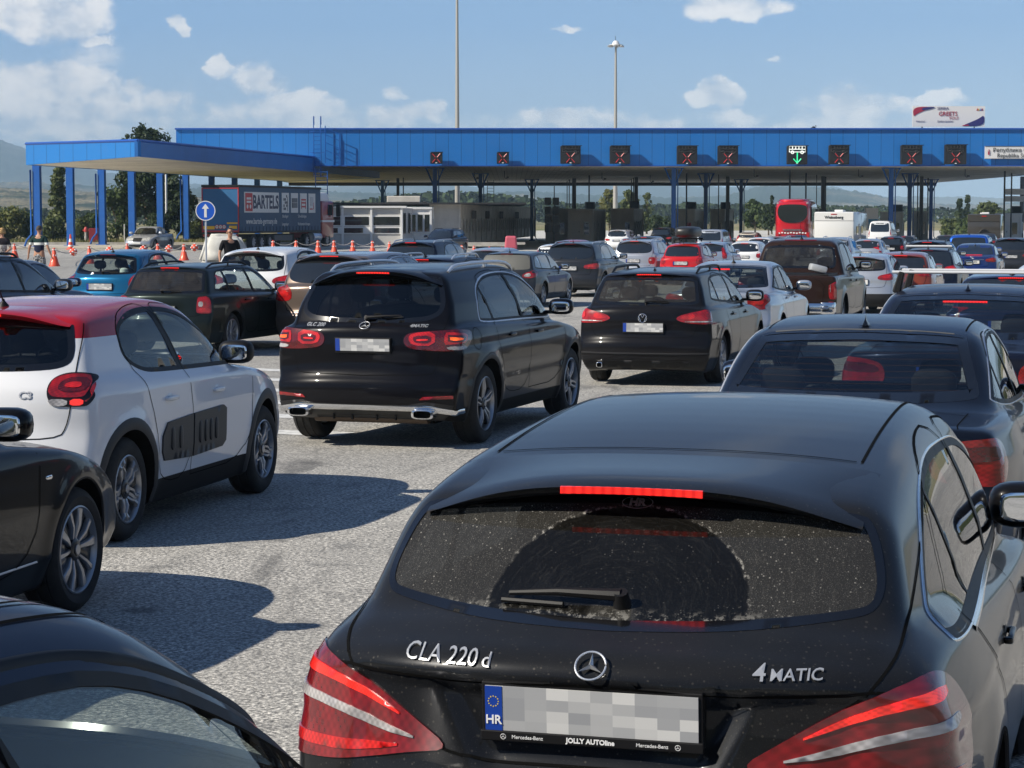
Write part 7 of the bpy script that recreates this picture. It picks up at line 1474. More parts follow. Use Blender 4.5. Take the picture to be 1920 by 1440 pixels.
# lane signals and writing on the fascia
M_SIG = simple('signal_case', (.012, .012, .013), .45); M_XR = simple('signal_red', (.50, .03, .035), .4, em=.06); M_AG = simple('signal_green', (.03, .65, .28), .4, em=.8); M_LED = simple('signal_white', (.8, .85, .8), .4, em=.4); M_DIM = simple('signal_dim', (.022, .022, .022), .5)
def bus_icon(b, y, z, k, m):
    P = lambda u, v: (u * k, y, z + v * k); r = .028 * k * 1.0
    for a in ([(-.5, -.15), (-.5, .22), (.5, .22), (.5, -.15), (-.5, -.15)], [(-.5, .02), (.5, .02)], [(-.3, .22), (-.3, .02)], [(-.1, .22), (-.1, .02)], [(.1, .22), (.1, .02)], [(.3, .22), (.3, .02)]): b.tube([P(*q_) for q_ in a], r, 4, m)
    for u in (-.3, .3): b.tube([P(u + .09 * math.cos(t), -.17 + .09 * math.sin(t)) for t in np.linspace(0, 6.283, 9)], r, 4, m)
sgn = [(819, 287, 308, .96), (943, 287, 308, .96), (1069, 275, 308, 1.6), (1161, 275, 308, 1.6), (1286, 275, 309, 1.6), (1362, 275, 309, 1.6), (1491, 275, 309, 1.6), (1569, 274, 309, 1.6), (1704, 274, 309, 1.7), (1786, 273, 309, 1.7)]
for i, (px, y0, y1, wd) in enumerate(sgn):
    D = 174.5; x = (px - 960) * D / FPX; zt, zb = zof(px, D, y0), zof(px, D, y1); h = zt - zb; r = bpy.data.objects.new('lane_signal', None); link(r); r.location = (x, D - .2, zb)
    b = MB(); b.box((0, 0, h / 2), (wd, .42, h), bev=.04); b.box((wd * .06, -.02, h + .02), (wd, .5, .05)); b.build('casing', M_SIG, r)
    open_ = px == 1491; zz = h * (.34 if wd > 1.2 else .5); k = .30 if wd > 1.2 else .28; b = MB(); yy = -.235
    if open_: b.tube([(0, yy, zz + .42), (0, yy, zz - .38)], .045, 6); b.tube([(-.3, yy, zz - .05), (0, yy, zz - .4), (.3, yy, zz - .05)], .045, 6); b.build('green_arrow', M_AG, r)
    else:
        for sx in (-1, 1):
            for sz in (-1, 1): b.tube([(sx * .07, yy, zz + sz * .07), (sx * k * 1.1, yy, zz + sz * k * 1.25)], .032, 5)
        b.build('red_cross', M_XR, r)
    if wd > 1.2: b = MB(); bus_icon(b, yy, h * .80, 1.25, 0); b.build('bus_symbol', M_LED if open_ else M_DIM, r)
    b = MB(); b.box((0, -.23, .07), (.14, .03, .06)); b.build('sensor_window', M_WHT, r)
    nm = ['small lane signal with red cross, left of the two small ones', 'small lane signal with red cross, right of the two small ones', 'large red cross lane signal, first right of the small ones', 'large red cross lane signal, second right of the small ones', 'large red cross lane signal over the roof box, left of its pair', 'large red cross lane signal left of the green arrow one', 'lane signal showing a white bus and green arrow down', 'large red cross lane signal right of the green arrow one', 'large red cross lane signal above the blue column right of the caravan', 'large red cross lane signal beside the white state sign'][i]
    tagit(r, nm, 'lane signal', 'lane signals on the blue fascia')
MTX = lambda x, y, z: Matrix(((1, 0, 0, x), (0, 0, -1, y), (0, 1, 0, z), (0, 0, 0, 1)))      # text that faces the camera
def board(name, label, cat, x0, x1, y0, y1, D, mat, group=None, th=.08):
    r = bpy.data.objects.new(name, None); link(r); xa_, xb_ = (x0 - 960) * D / FPX, (x1 - 960) * D / FPX; za, zb = zof(0, D, y1), zof(0, D, y0); b = MB(); b.box(((xa_ + xb_) / 2, D, (za + zb) / 2), (xb_ - xa_, th, zb - za)); b.build('panel', mat, r); tagit(r, label, cat, group); return r, xa_, xb_, za, zb
M_WPAN = simple('white_panel', (.75, .75, .74), .5); M_TXR = simple('text_wine', (.35, .02, .06), .5); M_TXB = simple('text_navy', (.03, .03, .16), .5); M_TXK = simple('text_black', (.02, .02, .02), .5)
r, xa_, xb_, za, zb = board('state_sign', 'white state name board on the right end of the blue fascia', 'sign', 1842, 1990, 275, 299, 174.6, M_WPAN)
flat_text('letters', 'Република Србија г', .46, M_TXK, r, MTX(xa_ + .62, 174.53, za + .68), .95, .004, 'LEFT', bold=.0); flat_text('letters', 'Republika Srbija g', .46, M_TXK, r, MTX(xa_ + .95, 174.53, za + .26), .95, .004, 'LEFT', bold=.0)
b = MB(); b.tube([(xa_ + .22, 174.52, za + .62), (xa_ + .3, 174.52, za + .76), (xa_ + .38, 174.52, za + .62)], .02, 5); b.box((xa_ + .30, 174.52, za + .46), (.13, .02, .26)); b.build('crest', M_TXR, r)
b = MB(); [b.box(((xa_ + xb_) / 2, 174.55, z_), (xb_ - xa_, .03, .03)) for z_ in (za + .02, zb - .02)]; b.build('border', M_TXK, r)
r, xa_, xb_, za, zb = board('billboard', 'white greeting billboard standing on the canopy roof', 'billboard', 1706, 1841, 201, 239, 176, M_WPAN)
W_ = xb_ - xa_; y_ = 175.93
flat_text('letters', 'SERBIA', .30, M_TXB, r, MTX(xa_ + W_ * .42, y_, za + 1.42), 1.0, .004); flat_text('letters', 'GREETS', .46, M_TXR, r, MTX(xa_ + W_ * .49, y_, za + 1.0), .95, .004, bold=.004); flat_text('letters', 'YOU!', .32, M_TXR, r, MTX(xa_ + W_ * .57, y_, za + .66), 1.0, .004)
flat_text('letters', 'Welcome!', .17, M_TXB, r, MTX(xa_ + W_ * .11, y_, za + .42), 1.0, .004); flat_text('letters', 'Добро дошли!', .18, M_TXB, r, MTX(xa_ + W_ * .45, y_, za + .42), 1.0, .004)
def flatpoly(name, P, y, mats, par, mi=0): b = MB(); b.add([(x, y, z) for x, z in P] + [(x, y + .02, z) for x, z in P], [tuple(range(len(P)))] + [(i, (i + 1) % len(P), (i + 1) % len(P) + len(P), i + len(P)) for i in range(len(P))]); return b.build(name, mats, par)
flatpoly('swoosh', chaikin([(xa_ + .05, zb - .05), (xa_ + W_ * .30, zb - .06), (xa_ + W_ * .16, zb - .35), (xa_ + .35, zb - .60), (xa_ + .05, zb - .85)], 2), y_, M_TXR, r); flatpoly('swoosh', chaikin([(xa_ + W_ * .14, zb - .08), (xa_ + W_ * .34, zb - .05), (xa_ + W_ * .22, zb - .28), (xa_ + W_ * .12, zb - .34)], 2), y_ - .01, M_TXB, r)
flatpoly('swoosh', chaikin([(xb_ - .05, za + .05), (xb_ - .05, za + .95), (xb_ - .45, za + .65), (xb_ - 1.0, za + .40), (xb_ - W_ * .33, za + .05)], 2), y_, M_TXB, r); flatpoly('swoosh', chaikin([(xb_ - W_ * .20, za + .05), (xb_ - W_ * .24, za + .2), (xb_ - W_ * .34, za + .06)], 2), y_ - .01, M_TXR, r)
for i, (dx, mt) in enumerate(((-.62, simple('logo_red', (.5, .02, .02), .5)), (-.48, simple('logo_gold', (.7, .45, .03), .5)), (-.34, simple('logo_blue', (.02, .08, .4), .5)), (-.20, M_TXR))): flatpoly('logo', [(xb_ + dx - .06, zb - .34), (xb_ + dx + .05, zb - .34), (xb_ + dx + .02 * (-1) ** i, zb - .16)], y_, mt, r)
b = MB(); [b.tube([(x, 176.1, ZT - .05), (x, 176.1, zb - .3)], .05, 6) for x in (xa_ + .8, xb_ - .8)]; b.build('stand', M_GST, r)
# ladder cage on the roof edge and under it
def ladder(name, label, x, y, z0, z1, w_=.55, cage=False, mat=M_BLUE):
    b = MB(); [b.tube([(x + s * w_ / 2, y, z0), (x + s * w_ / 2, y, z1 + (.0 if not cage else .9))], .035, 6) for s in (-1, 1)]; z = z0 + .2
    while z < z1: b.tube([(x - w_ / 2, y, z), (x + w_ / 2, y, z)], .022, 5); z += .33
    if cage:
        for s in (-1, 1): b.tube([(x + s * w_ / 2, y, z1 + .9), (x + s * w_ / 2, y + .35, z1 + .95), (x + s * w_ / 2, y + .5, z1 + .3)], .035, 6)
        for zz in (z0 + .6, (z0 + z1) / 2, z1 - .3): b.tube([(x + w_ / 2, y, zz), (x + w_ / 2 + .35, y - .6, zz), (x - w_ / 2, y - .75, zz), (x - w_ / 2 - .3, y - .3, zz), (x - w_ / 2, y, zz)], .02, 5)
    return tagit(b.build(name, mat), label, 'ladder')
ladder('roof_ladder', 'blue caged ladder on the left part of the blue fascia', (597 - 960) * 174.4 / FPX, 174.2, 5.2, 9.0, .55, True)
b = MB(); x = (612 - 960) * 174.4 / FPX
b.tube([(x, 174.3, 6.3), (x, 174.3, 9.2)], .035, 6); [b.tube([(x, 174.3, z), (x + 1.1, 174.3, z - .45)], .03, 5) for z in (6.7, 7.3, 7.9, 8.5, 9.0)]; b.tube([(x + 1.1, 174.3, 6.1), (x + 1.1, 174.3, 8.55)], .035, 6); tagit(b.build('stair_rail', M_BLUE), 'blue railing next to the caged ladder', 'railing')
ladder('roof_ladder', 'dark ladder rising behind the long office cabin', (920 - 960) * 240 / FPX, 240, 3.0, 6.05, .7, False, M_DRK); ladder('roof_ladder', 'blue ladder behind the lorry cab', (600 - 960) * 168 / FPX, 170, 3.0, 5.6, .9)
# small canopy on the left
A, B_, C_ = Vector(((262 - 960) * 130 / FPX, 130)), Vector(((713 - 960) * 200 / FPX, 200)), Vector(((53 - 960) * 145 / FPX, 145)); D_ = C_ + (B_ - A)
root = bpy.data.objects.new('small_canopy', None); link(root); tagit(root, 'smaller blue canopy on the left with pale underside', 'canopy'); quad = [A, B_, D_, C_]; zb_ = [5.60, 5.58, 5.5, 5.45]; zt_ = [6.50, 6.85, 6.9, 6.80]
BL2 = blue_mat('blue_cladding_side', (.014, .17, .50), 2.2, .55, -.83)
def wall(P, Q, zp0, zp1, zq0, zq1, name, mat, th=.2):
    d = (Q - P).normalized(); n = Vector((-d.y, d.x)) * th; b = MB(); b.add([(P.x, P.y, zp0), (Q.x, Q.y, zq0), (Q.x, Q.y, zq1), (P.x, P.y, zp1), (P.x + n.x, P.y + n.y, zp0), (Q.x + n.x, Q.y + n.y, zq0), (Q.x + n.x, Q.y + n.y, zq1), (P.x + n.x, P.y + n.y, zp1)], [(0, 1, 2, 3), (4, 5, 6, 7), (0, 1, 5, 4), (3, 2, 6, 7), (0, 3, 7, 4), (1, 2, 6, 5)]); return b.build(name, mat, root)
wall(A, B_, zb_[0], zt_[0], zb_[1], zt_[1], 'fascia', simple('blue_fascia_plain', (.014, .13, .42), .45, var=.08, scale=.6)); wall(C_, A, zb_[3], zt_[3], zb_[0], zt_[0], 'fascia', BL2); wall(B_, D_, zb_[1], zt_[1], zb_[2], zt_[2], 'fascia', BL2); wall(D_, C_, zb_[2], zt_[2], zb_[3], zt_[3], 'fascia', BL2)
for P, Q, p, q_ in ((A, B_, 0, 1), (C_, A, 3, 0)): b = MB(); b.tube([(P.x, P.y, zt_[p] + .03), (Q.x, Q.y, zt_[q_] + .03)], .09, 4); b.build('edge_cap', M_BLUEB, root)
b = MB(); ins_ = lambda k, z: (quad[k].x * .995 + sum(v.x for v in quad) / 4 * .005, quad[k].y * .995 + sum(v.y for v in quad) / 4 * .005, z); b.add([ins_(k, zb_[k] + .03) for k in range(4)] + [ins_(k, zb_[k] + .6) for k in range(4)], [(0, 1, 2, 3), (4, 5, 6, 7), (0, 1, 5, 4), (1, 2, 6, 5), (2, 3, 7, 6), (3, 0, 4, 7)]); b.build('soffit', simple('soffit_plain', (.78, .73, .62), .7, var=.12, scale=.4), root)
lbs = ['first', 'second', 'third', 'fourth', 'fifth', 'sixth', 'seventh', 'eighth', 'ninth', 'tenth']
for i, (px, D) in enumerate([(73, 148), (135, 154.5), (194, 161), (250, 168), (303, 175), (351, 182), (399, 190), (442, 197), (484, 205), (526, 213)]):
    r = column(px, D, .50 if i < 6 else .44, 0, M_BLUE, 5.55); r.rotation_euler = (0, 0, R(-12)); tagit(r, f'{lbs[i]} blue column from the left under the small canopy', 'column', 'columns of the small canopy')
    if i in (0, 2, 5): b = MB(); b.tube([(-.36, -.25, 5.2), (-.36, -.25, .9), (-.6, -.4, .55), (-.75, -.45, .12)], .07, 8); b.build('drain_pipe', M_BLUE, r, True)
# lamp masts
M_MAST = simple('galvanised_mast', (.40, .39, .36), .5, .3)
def mast(px, D, ztop, label):
    x = (px - 960) * D / FPX; z0 = gz(x, D); r = bpy.data.objects.new('lamp_mast', None); link(r); r.location = (x, D, z0); b = MB(); b.tube([(0, 0, 0), (0, 0, ztop - z0)], [.34, .13], 14); b.box((0, 0, .15), (.9, .9, .3)); b.build('mast', M_MAST, r, True)
    H = ztop - z0; b = MB(); b.lathe([(.0, .5), (.25, .45), (.45, .2), (.5, 0), (.9, -.05), (.9, -.12), (0, -.15)], 'Z', 16, (0, 0, H)); b.build('head_frame', M_WPAN, r, True)
    for k in range(6): a = k * math.pi / 3 + .3; b = MB(); b.box((.85 * math.cos(a), .85 * math.sin(a), H - .25), (.5, .36, .22), rz=a, bev=.04); b.build('floodlight', simple('floodlight', (.5, .5, .5), .3, .4), r)
    b = MB(); b.tube([(0, 0, H + .4), (-.08, 0, H + 1.1)], .03, 5); b.build('lightning_rod', M_DRK, r); return tagit(r, label, 'lamp mast', 'tall lamp masts')
mast(858, 268, 31.5, 'tall lamp mast rising out of the top of the picture'); mast(1153, 292, 24.6, 'tall lamp mast with its floodlight head in the sky')
# ------------------------------------------------------------------ booths and cabins
M_WALL = simple('booth_wall', (.80, .78, .74), .6, var=.06, scale=1.0); M_WALLD = simple('cabin_wall', (.60, .57, .51), .65, var=.12, scale=.8); M_WFR = simple('white_frame', (.78, .78, .76), .5)
def booth(name, label, pxa, pxb, pyt, D, depth, wall_, front='booth', head=6.0, side_px=None, cat='booth', h=None, ac=None):
    xa_, xb_ = (pxa - 960) * D / FPX, (pxb - 960) * D / FPX; z0 = gz((xa_ + xb_) / 2, D); W_ = xb_ - xa_; H = zof(0, D, pyt) - z0; r = bpy.data.objects.new(name, None); link(r); r.location = (xa_, D, z0); r.rotation_euler = (0, 0, R(-head) * 0); sk = math.tan(R(head))
    def T_(x, y, z): return (x + y * sk, y, z)
    b = MB(); b.add([T_(0, 0, .15), T_(W_, 0, .15), T_(W_, depth, .15), T_(0, depth, .15), T_(0, 0, H), T_(W_, 0, H), T_(W_, depth, H), T_(0, depth, H)], [(0, 1, 5, 4), (1, 2, 6, 5), (2, 3, 7, 6), (3, 0, 4, 7), (4, 5, 6, 7), (0, 3, 2, 1)]); b.build('wall', wall_, r)
    b = MB()
    for x, y in ((0, 0), (W_, 0), (W_, depth)): p = T_(x, y, 0); b.box((p[0], p[1], H / 2 + .05), (.16, .16, H + .06))
    b.box((W_ / 2, -.02, H + .03), (W_ + .2, .22, .16)); b.add([T_(W_ - .02, 0, H - .06), T_(W_ + .1, 0, H - .06), T_(W_ + .1, depth, H - .06), T_(W_ - .02, depth, H - .06), T_(W_ - .02, 0, H + .11), T_(W_ + .1, 0, H + .11), T_(W_ + .1, depth, H + .11), T_(W_ - .02, depth, H + .11)], [(0, 1, 5, 4), (1, 2, 6, 5), (2, 3, 7, 6), (3, 0, 4, 7), (4, 5, 6, 7), (0, 3, 2, 1)]); b.build('frame', M_WFR if wall_ is M_WALL else M_WALLD, r)
    b = MB(); b.box((W_ / 2 + depth * sk / 2, depth / 2, .08), (W_ + 2.2, depth + 2, .16)); b.build('island_base', M_CONC, r)
    if front == 'booth':
        b = MB(); b.box((W_ * .30, -.03, 1.2), (W_ * .36, .05, 2.0)); b.build('door', M_WPAN if wall_ is M_WALL else M_WALLD, r); b = MB(); b.box((W_ * .30 + W_ * .13, -.08, 1.15), (.04, .06, .14)); b.build('door_handle', M_DRK, r)
        b = MB(); b.box((W_ * .74, -.03, 1.45), (W_ * .30, .06, 1.35)); w0 = b.build('window', M_WFR if wall_ is M_WALL else M_WALLD, r); b = MB(); b.box((W_ * .74, -.065, 1.45), (W_ * .22, .02, 1.15)); b.build('pane', M_OPQ, w0)
    if front == 'glazed':
        for u in (.12, .37, .62, .87): b = MB(); b.box((W_ * u, -.03, 1.65), (W_ * .24, .05, 1.5)); w0 = b.build('window', M_WFR, r); b = MB(); b.box((W_ * u, -.065, 1.65), (W_ * .18, .02, 1.3)); b.build('pane', M_OPQ, w0)
    n = max(2, int(depth / 2.2))
    for k in range(n):      # side windows and doors along the lane
        y = depth * (k + .5) / n; p = T_(W_, y, 0); kk = k % 2
        b = MB(); b.box((p[0] + .03, p[1], 1.55 if kk == 0 else 1.2), (.05, depth / n * .62, 1.1 if kk == 0 else 2.0)); w0 = b.build('window' if kk == 0 else 'door', M_WFR if wall_ is M_WALL else M_WALLD, r); b = MB(); b.box((p[0] + .065, p[1], 1.55), (.02, depth / n * .5, .85)); b.build('pane', M_OPQ, w0)
    if ac: b = MB(); b.box((W_ * ac, 1.0, H + .45), (.95, .5, .7), bev=.04); b.box((W_ * ac, .73, H + .45), (.7, .03, .5), 1); b.build('air_conditioner', [M_DRK, M_GAP], r)
    return tagit(r, label, cat, 'booths and cabins')
# white glazed office at the left end
D = 165.0; xa_, xb_ = (600 - 960) * D / FPX, (755 - 960) * D / FPX; W_ = xb_ - xa_; H = zof(0, D, 390)
r = bpy.data.objects.new('glazed_office', None); link(r); r.location = (xa_, D, 0); tagit(r, 'white glazed office cabin right of the lorry', 'office cabin', 'booths and cabins'); sk = .09; dp = 22.0
b = MB(); b.add([(0, 0, 0), (W_, 0, 0), (W_ + dp * sk, dp, 0), (dp * sk, dp, 0), (0, 0, H), (W_, 0, H), (W_ + dp * sk, dp, H), (dp * sk, dp, H)], [(0, 1, 5, 4), (1, 2, 6, 5), (2, 3, 7, 6), (3, 0, 4, 7), (4, 5, 6, 7), (0, 3, 2, 1)]); b.build('wall', simple('office_wall', (.52, .51, .48), .6), r)
b = MB(); b.box((W_ / 2, .2, H + .08), (W_ + .6, .9, .14)); b.build('roof_edge', M_WFR, r)
for k, (u0, u1) in enumerate(((.0, .27), (.29, .615), (.635, .985))):
    b = MB(); b.box(((u0 + u1) / 2 * W_, -.04, 1.78), ((u1 - u0) * W_, .06, .80)); w0 = b.build('window', M_WFR, r); b = MB(); b.box(((u0 + u1) / 2 * W_, -.08, 1.78), ((u1 - u0) * W_ - .22, .03, .62)); b.build('pane', M_OPQ, w0)
    b = MB(); b.box(((u0 + u1) / 2 * W_, -.04, 1.08), ((u1 - u0) * W_, .06, .52)); w0 = b.build('window', M_WFR, r); b = MB(); b.box(((u0 + u1) / 2 * W_ - (.25 if k == 1 else 0), -.08, 1.08), ((u1 - u0) * W_ - (.6 if k < 2 else .3), .03, .36)); b.build('pane', M_OPQ, w0)
b = MB(); [b.box((u * W_, -.10, H / 2), (.16, .14, H)) for u in (.28, .625, .99)]; b.build('mullion', M_WFR, r)
for k in range(8): y = 1.4 + k * 2.6; b = MB(); b.box((W_ + y * sk + .04, y, 1.6), (.06, 1.9, 1.5)); b.build('pane', M_OPQ, r)
booth('office_cabin', 'grey annex cabin between the glazed office and the long dark one', 756, 808, 391, 170.5, 1.4, M_WALL, 'glazed', 5, cat='office cabin', h=3)
b = MB(); p = at(755, 384, 170); b.box((p.x + 2.0, 186, 3.12), (15, 30, .14)); tagit(b.build('roof_slab', M_DRK), 'thin flat roof slab spanning the office cabins', 'roof')
b = MB(); b.box((at(757, 380, 172).x, 173, 3.45), (2.6, 1.2, .5), bev=.05); tagit(b.build('roof_unit', M_WALLD), 'long grey unit lying on the office roof slab', 'ventilation unit')
r = booth('long_cabin', 'long row of dark office containers running away to the right', 808, 862, 384, 172, 76, M_WALLD, 'plain', 5.0, cat='office cabin')
for k, y in enumerate((9, 20, 33, 50)): b = MB(); p = ((862 - 808) * 172 / FPX + y * math.tan(R(5)) + .2, y, 2.45); b.box(p, (.35, .95, .65), bev=.03); b.build('air_conditioner', M_GST, r)
booth('passport_booth', 'dark booth left of the white door booth', 1024, 1064, 393, 216, 9, M_WALLD, ac=None)
booth('passport_booth', 'light booth with white door, left of the right lamp mast', 1066, 1111, 394, 213, 10, M_WALL, ac=.9, head=9)
booth('passport_booth', 'dark booth right of the white door booth', 1146, 1186, 393, 217, 12, M_WALLD, ac=1.1, head=8)
booth('passport_booth', 'grey booth beside the tall blue column over the roof box', 1266, 1300, 394, 213, 10, M_WALL, ac=.9, head=10)
booth('passport_booth', 'dark booth left of the red coach', 1332, 1356, 394, 222, 12, M_WALLD, ac=1.2, head=10)
booth('passport_booth', 'grey booth right of the caravan behind the tall blue column', 1650, 1690, 399, 213, 10, M_WALL, ac=.85, head=10)
booth('passport_booth', 'dark booth right of the grey one behind the blue columns', 1712, 1735, 398, 222, 10, M_WALLD, head=9)
booth('passport_booth', 'light booth at the right edge beside the dark motorhome', 1865, 1912, 402, 213, 12, M_WALL, ac=.9, head=11)
b = MB(); p = at(1027, 408, 208)
for k in range(2):
    for j in range(4): b.box((p.x + k * .75, 208, 1.0 + j * .85), (.6, .2, .7), bev=.03)
tagit(b.build('meter_panel', M_GST), 'stack of grey panels on posts left of the dark booth', 'panel'); 
b = MB(); x = at(958, 455, 150).x; b.box((x, 150, .35), (.9, .6, .9), bev=.12, taper=.8); tagit(b.build('plastic_barrier', simple('pink_plastic', (.55, .10, .14), .5)), 'faded pink plastic barrier at the end of the cones', 'barrier')
# ------------------------------------------------------------------ lorry, coach, caravan
def lorry():
    r = bpy.data.objects.new('lorry', None); link(r); r.location = (-17.85, 136, gz(-17, 140)); r.rotation_euler = (0, 0, R(90 - 16.5)); tagit(r, 'blue curtain side lorry with a white name panel and red cab', 'lorry', 'vehicles at the small canopy')
    cur = simple('curtain_blue', (.018, .065, .13), .55, var=.10, scale=.6, bump=.2, bscale=3); bk = simple('curtain_rear', (.012, .10, .24), .5, var=.05, scale=.5)
    b = MB(); b.box((6.8, 0, 2.55), (13.5, 2.46, 2.70)); b.build('curtain', cur, r); b = MB(); b.box((-.01, 0, 2.55), (.06, 2.40, 2.62)); b.build('rear_door', bk, r)
    rd = simple('frame_red', (.35, .02, .03), .5); b = MB(); [b.box((-.05, s * 1.20, 2.5), (.05, .06, 2.75)) for s in (-1, 1)]; b.box((-.05, 0, 3.83), (.05, 2.46, .06)); b.box((-.05, 0, 1.2), (.05, 2.46, .10)); b.build('rear_frame', rd, r)
    b = MB(); b.box((6.8, 0, 3.97), (13.7, 2.52, .14)); b.box((6.8, 0, 1.14), (13.6, 2.5, .14)); b.build('roof_rail', M_BLK, r)
    b = MB(); [b.box((.4 + k * .55, s * 1.25, 1.30), (.04, .03, .36)) for k in range(24) for s in (-1, 1)]; b.build('curtain_straps', simple('strap', (.03, .06, .11), .6), r)
    b = MB(); b.box((5.5, 0, .85), (10.5, .9, .3)); b.box((7.3, -1.1, .75), (3.0, .06, .35), 1); b.build('chassis', [M_BLK, M_GST], r)
    ty, rm = wheel_meshes(.5, 'steel', .34, 24)
    for x in (2.3, 3.6, 4.9, 11.2, 14.9):
        for s in (1, -1): w = bpy.data.objects.new('wheel', rm); link(w, r); w.location = (x, s * 1.05, .5); w.rotation_euler = (0, .3 * x, 0 if s > 0 else math.pi); t = bpy.data.objects.new('tyre', ty); link(t, w)
    cab = simple('cab_red', (.28, .012, .018), .35, coat=.8); b = MB(); b.box((15.0, 0, 1.9), (2.2, 2.45, 2.5), bev=.15); cb = b.build('cab', cab, r, True); b = MB(); b.box((14.9, 0, 3.35), (1.9, 2.2, .75), bev=.25, taper=.85); b.build('wind_deflector', M_WPAN, r, True)
    b = MB(); b.box((15.0, 0, 1.80), (2.21, 2.47, .14)); b.build('white_band', M_WPAN, r); b = MB(); [b.box((15.3, s * 1.23, 2.55), (.85, .03, .72)) for s in (-1, 1)]; b.build('window', M_OPQ, cb); b = MB(); b.box((16.1, 0, 2.55), (.05, 2.1, .9)); b.build('windscreen', M_OPQ, cb)
    for s in (-1, 1): b = MB(); b.box((16.15, s * 1.5, 2.5), (.18, .28, .8), bev=.05); b.tube([(15.9, s * 1.2, 2.8), (16.15, s * 1.5, 2.85)], .03); b.build('mirror', M_BLK, r)
    b = MB(); b.lathe([(.0, -.7), (.30, -.7), (.33, -.6), (.33, .6), (.30, .7), (0, .7)], 'X', 18, (13.0, -1.0, .75)); b.build('fuel_tank', M_ALU, r, True)
    # writing on the right side (seen side), x forward; letters read left to right towards the cab
    MS = lambda x, z: Matrix(((1, 0, 0, x), (0, 0, -1, -1.262), (0, 1, 0, z), (0, 0, 0, 1)))
    def pane_(x0, x1, z0, z1, m, y=-1.245, nm='panel_print'): b = MB(); b.box(((x0 + x1) / 2, y, (z0 + z1) / 2), (x1 - x0, .03, z1 - z0)); return b.build(nm, m, r)
    wp = simple('print_white', (.62, .62, .60), .5); pane_(.75, 6.25, 2.35, 3.62, wp); pane_(.88, 2.0, 2.43, 3.55, simple('print_red', (.45, .03, .035), .5), -1.252)
    for z0, z1 in ((3.15, 3.28), (2.95, 3.07)): pane_(1.08, 1.78, z0, z1, wp, -1.256)
    b = MB(); [b.lathe([(0, 0), (.13, 0), (.13, .03), (0, .03)], 'Y', 14, (x, -1.275, 2.72)) for x in (1.2, 1.65)]; b.build('panel_print', wp, r)
    flat_text('panel_letters', 'BARTELS', 1.15, simple('print_navy', (.012, .02, .06), .5), r, MS(4.12, 2.97), .93, .004, bold=.035); flat_text('panel_letters', 'www.bartels-germany.de', .50, wp, r, MS(3.45, 1.80), .98, .004, bold=.006)
    for x, t in ((7.3, 'Blechlager'), (10.2, 'Schweißanlagen')): flat_text('panel_letters', t, .28, wp, r, MS(x, 2.12), .85, .004)
    for x, t in ((7.3, 'Langgutlager'), (10.5, 'Werkstatteinrichtungen')): flat_text('panel_letters', t, .26, wp, r, MS(x, 1.62), .85, .004)
    dk = simple('print_dark', (.05, .06, .08), .5); rr_ = simple('print_red', (.45, .03, .035), .5)
    for k, x in enumerate((6.75, 8.3, 9.85, 11.35)):
        pane_(x, x + 1.2, 2.35, 3.62, wp)
        b = MB()
        if k == 0: [b.box((x + .35 + .22 * (j % 3), -1.262, 2.6 + .2 * (j // 2)), (.16, .02, .16)) for j in range(9)]; b.box((x + .95, -1.262, 2.9), (.05, .02, .9)); b.build('panel_print', dk, r)
        elif k == 1: b.box((x + .6, -1.262, 2.98), (.95, .02, .62)); b.build('panel_print', dk, r); b = MB(); [b.box((x + .3 + .2 * j, -1.274, 2.98), (.02, .01, .56)) for j in range(4)]; b.box((x + .6, -1.274, 3.0), (.9, .01, .02)); b.build('panel_print', wp, r)
        elif k == 2: [b.box((x + .6, -1.262, z), (.8, .02, .10)) for z in (2.75, 3.0, 3.2)]; [b.box((x + xx, -1.262, 2.85), (.07, .02, .5)) for xx in (.25, .95)]; b.build('panel_print', rr_, r)
        else: b.box((x + .45, -1.262, 2.6), (.5, .02, .08), rz=0); b.box((x + .85, -1.262, 2.8), (.07, .02, .45)); b.build('panel_print', rr_, r); b = MB(); b.box((x + .55, -1.262, 3.1), (.55, .02, .6)); b.build('panel_print', simple('print_grey', (.45, .46, .47), .5), r)
    ye = simple('reflector_yellow', (.65, .38, .02), .5)
    b = MB(); b.box((-.09, .75, 1.42), (.03, .75, .20)); b.box((-.09, -.85, 1.45), (.03, .5, .18)); b.box((-.09, -.80, 1.70), (.03, .7, .10)); b.build('marker_plate', ye, r)
    for y in (.22, -.02, -.26): b = MB(); b.lathe([(0, 0), (.13, 0), (.13, -.02), (0, -.02)], 'X', 16, (-.06, y, 1.47)); o = b.build('speed_disc', wp, r); b = MB(); b.lathe([(.10, -.035), (.135, -.035), (.135, -.02)], 'X', 16, (-.05, y, 1.47)); b.box((-.09, y, 1.47), (.01, .10, .05), 1); b.build('disc_ring', [rd, dk], o)
    b = MB(); [b.box((-.04, s * .95, .95), (.06, .45, .14), bev=.02) for s in (-1, 1)]; b.build('tail_lamp', M_RED, r)
lorry()
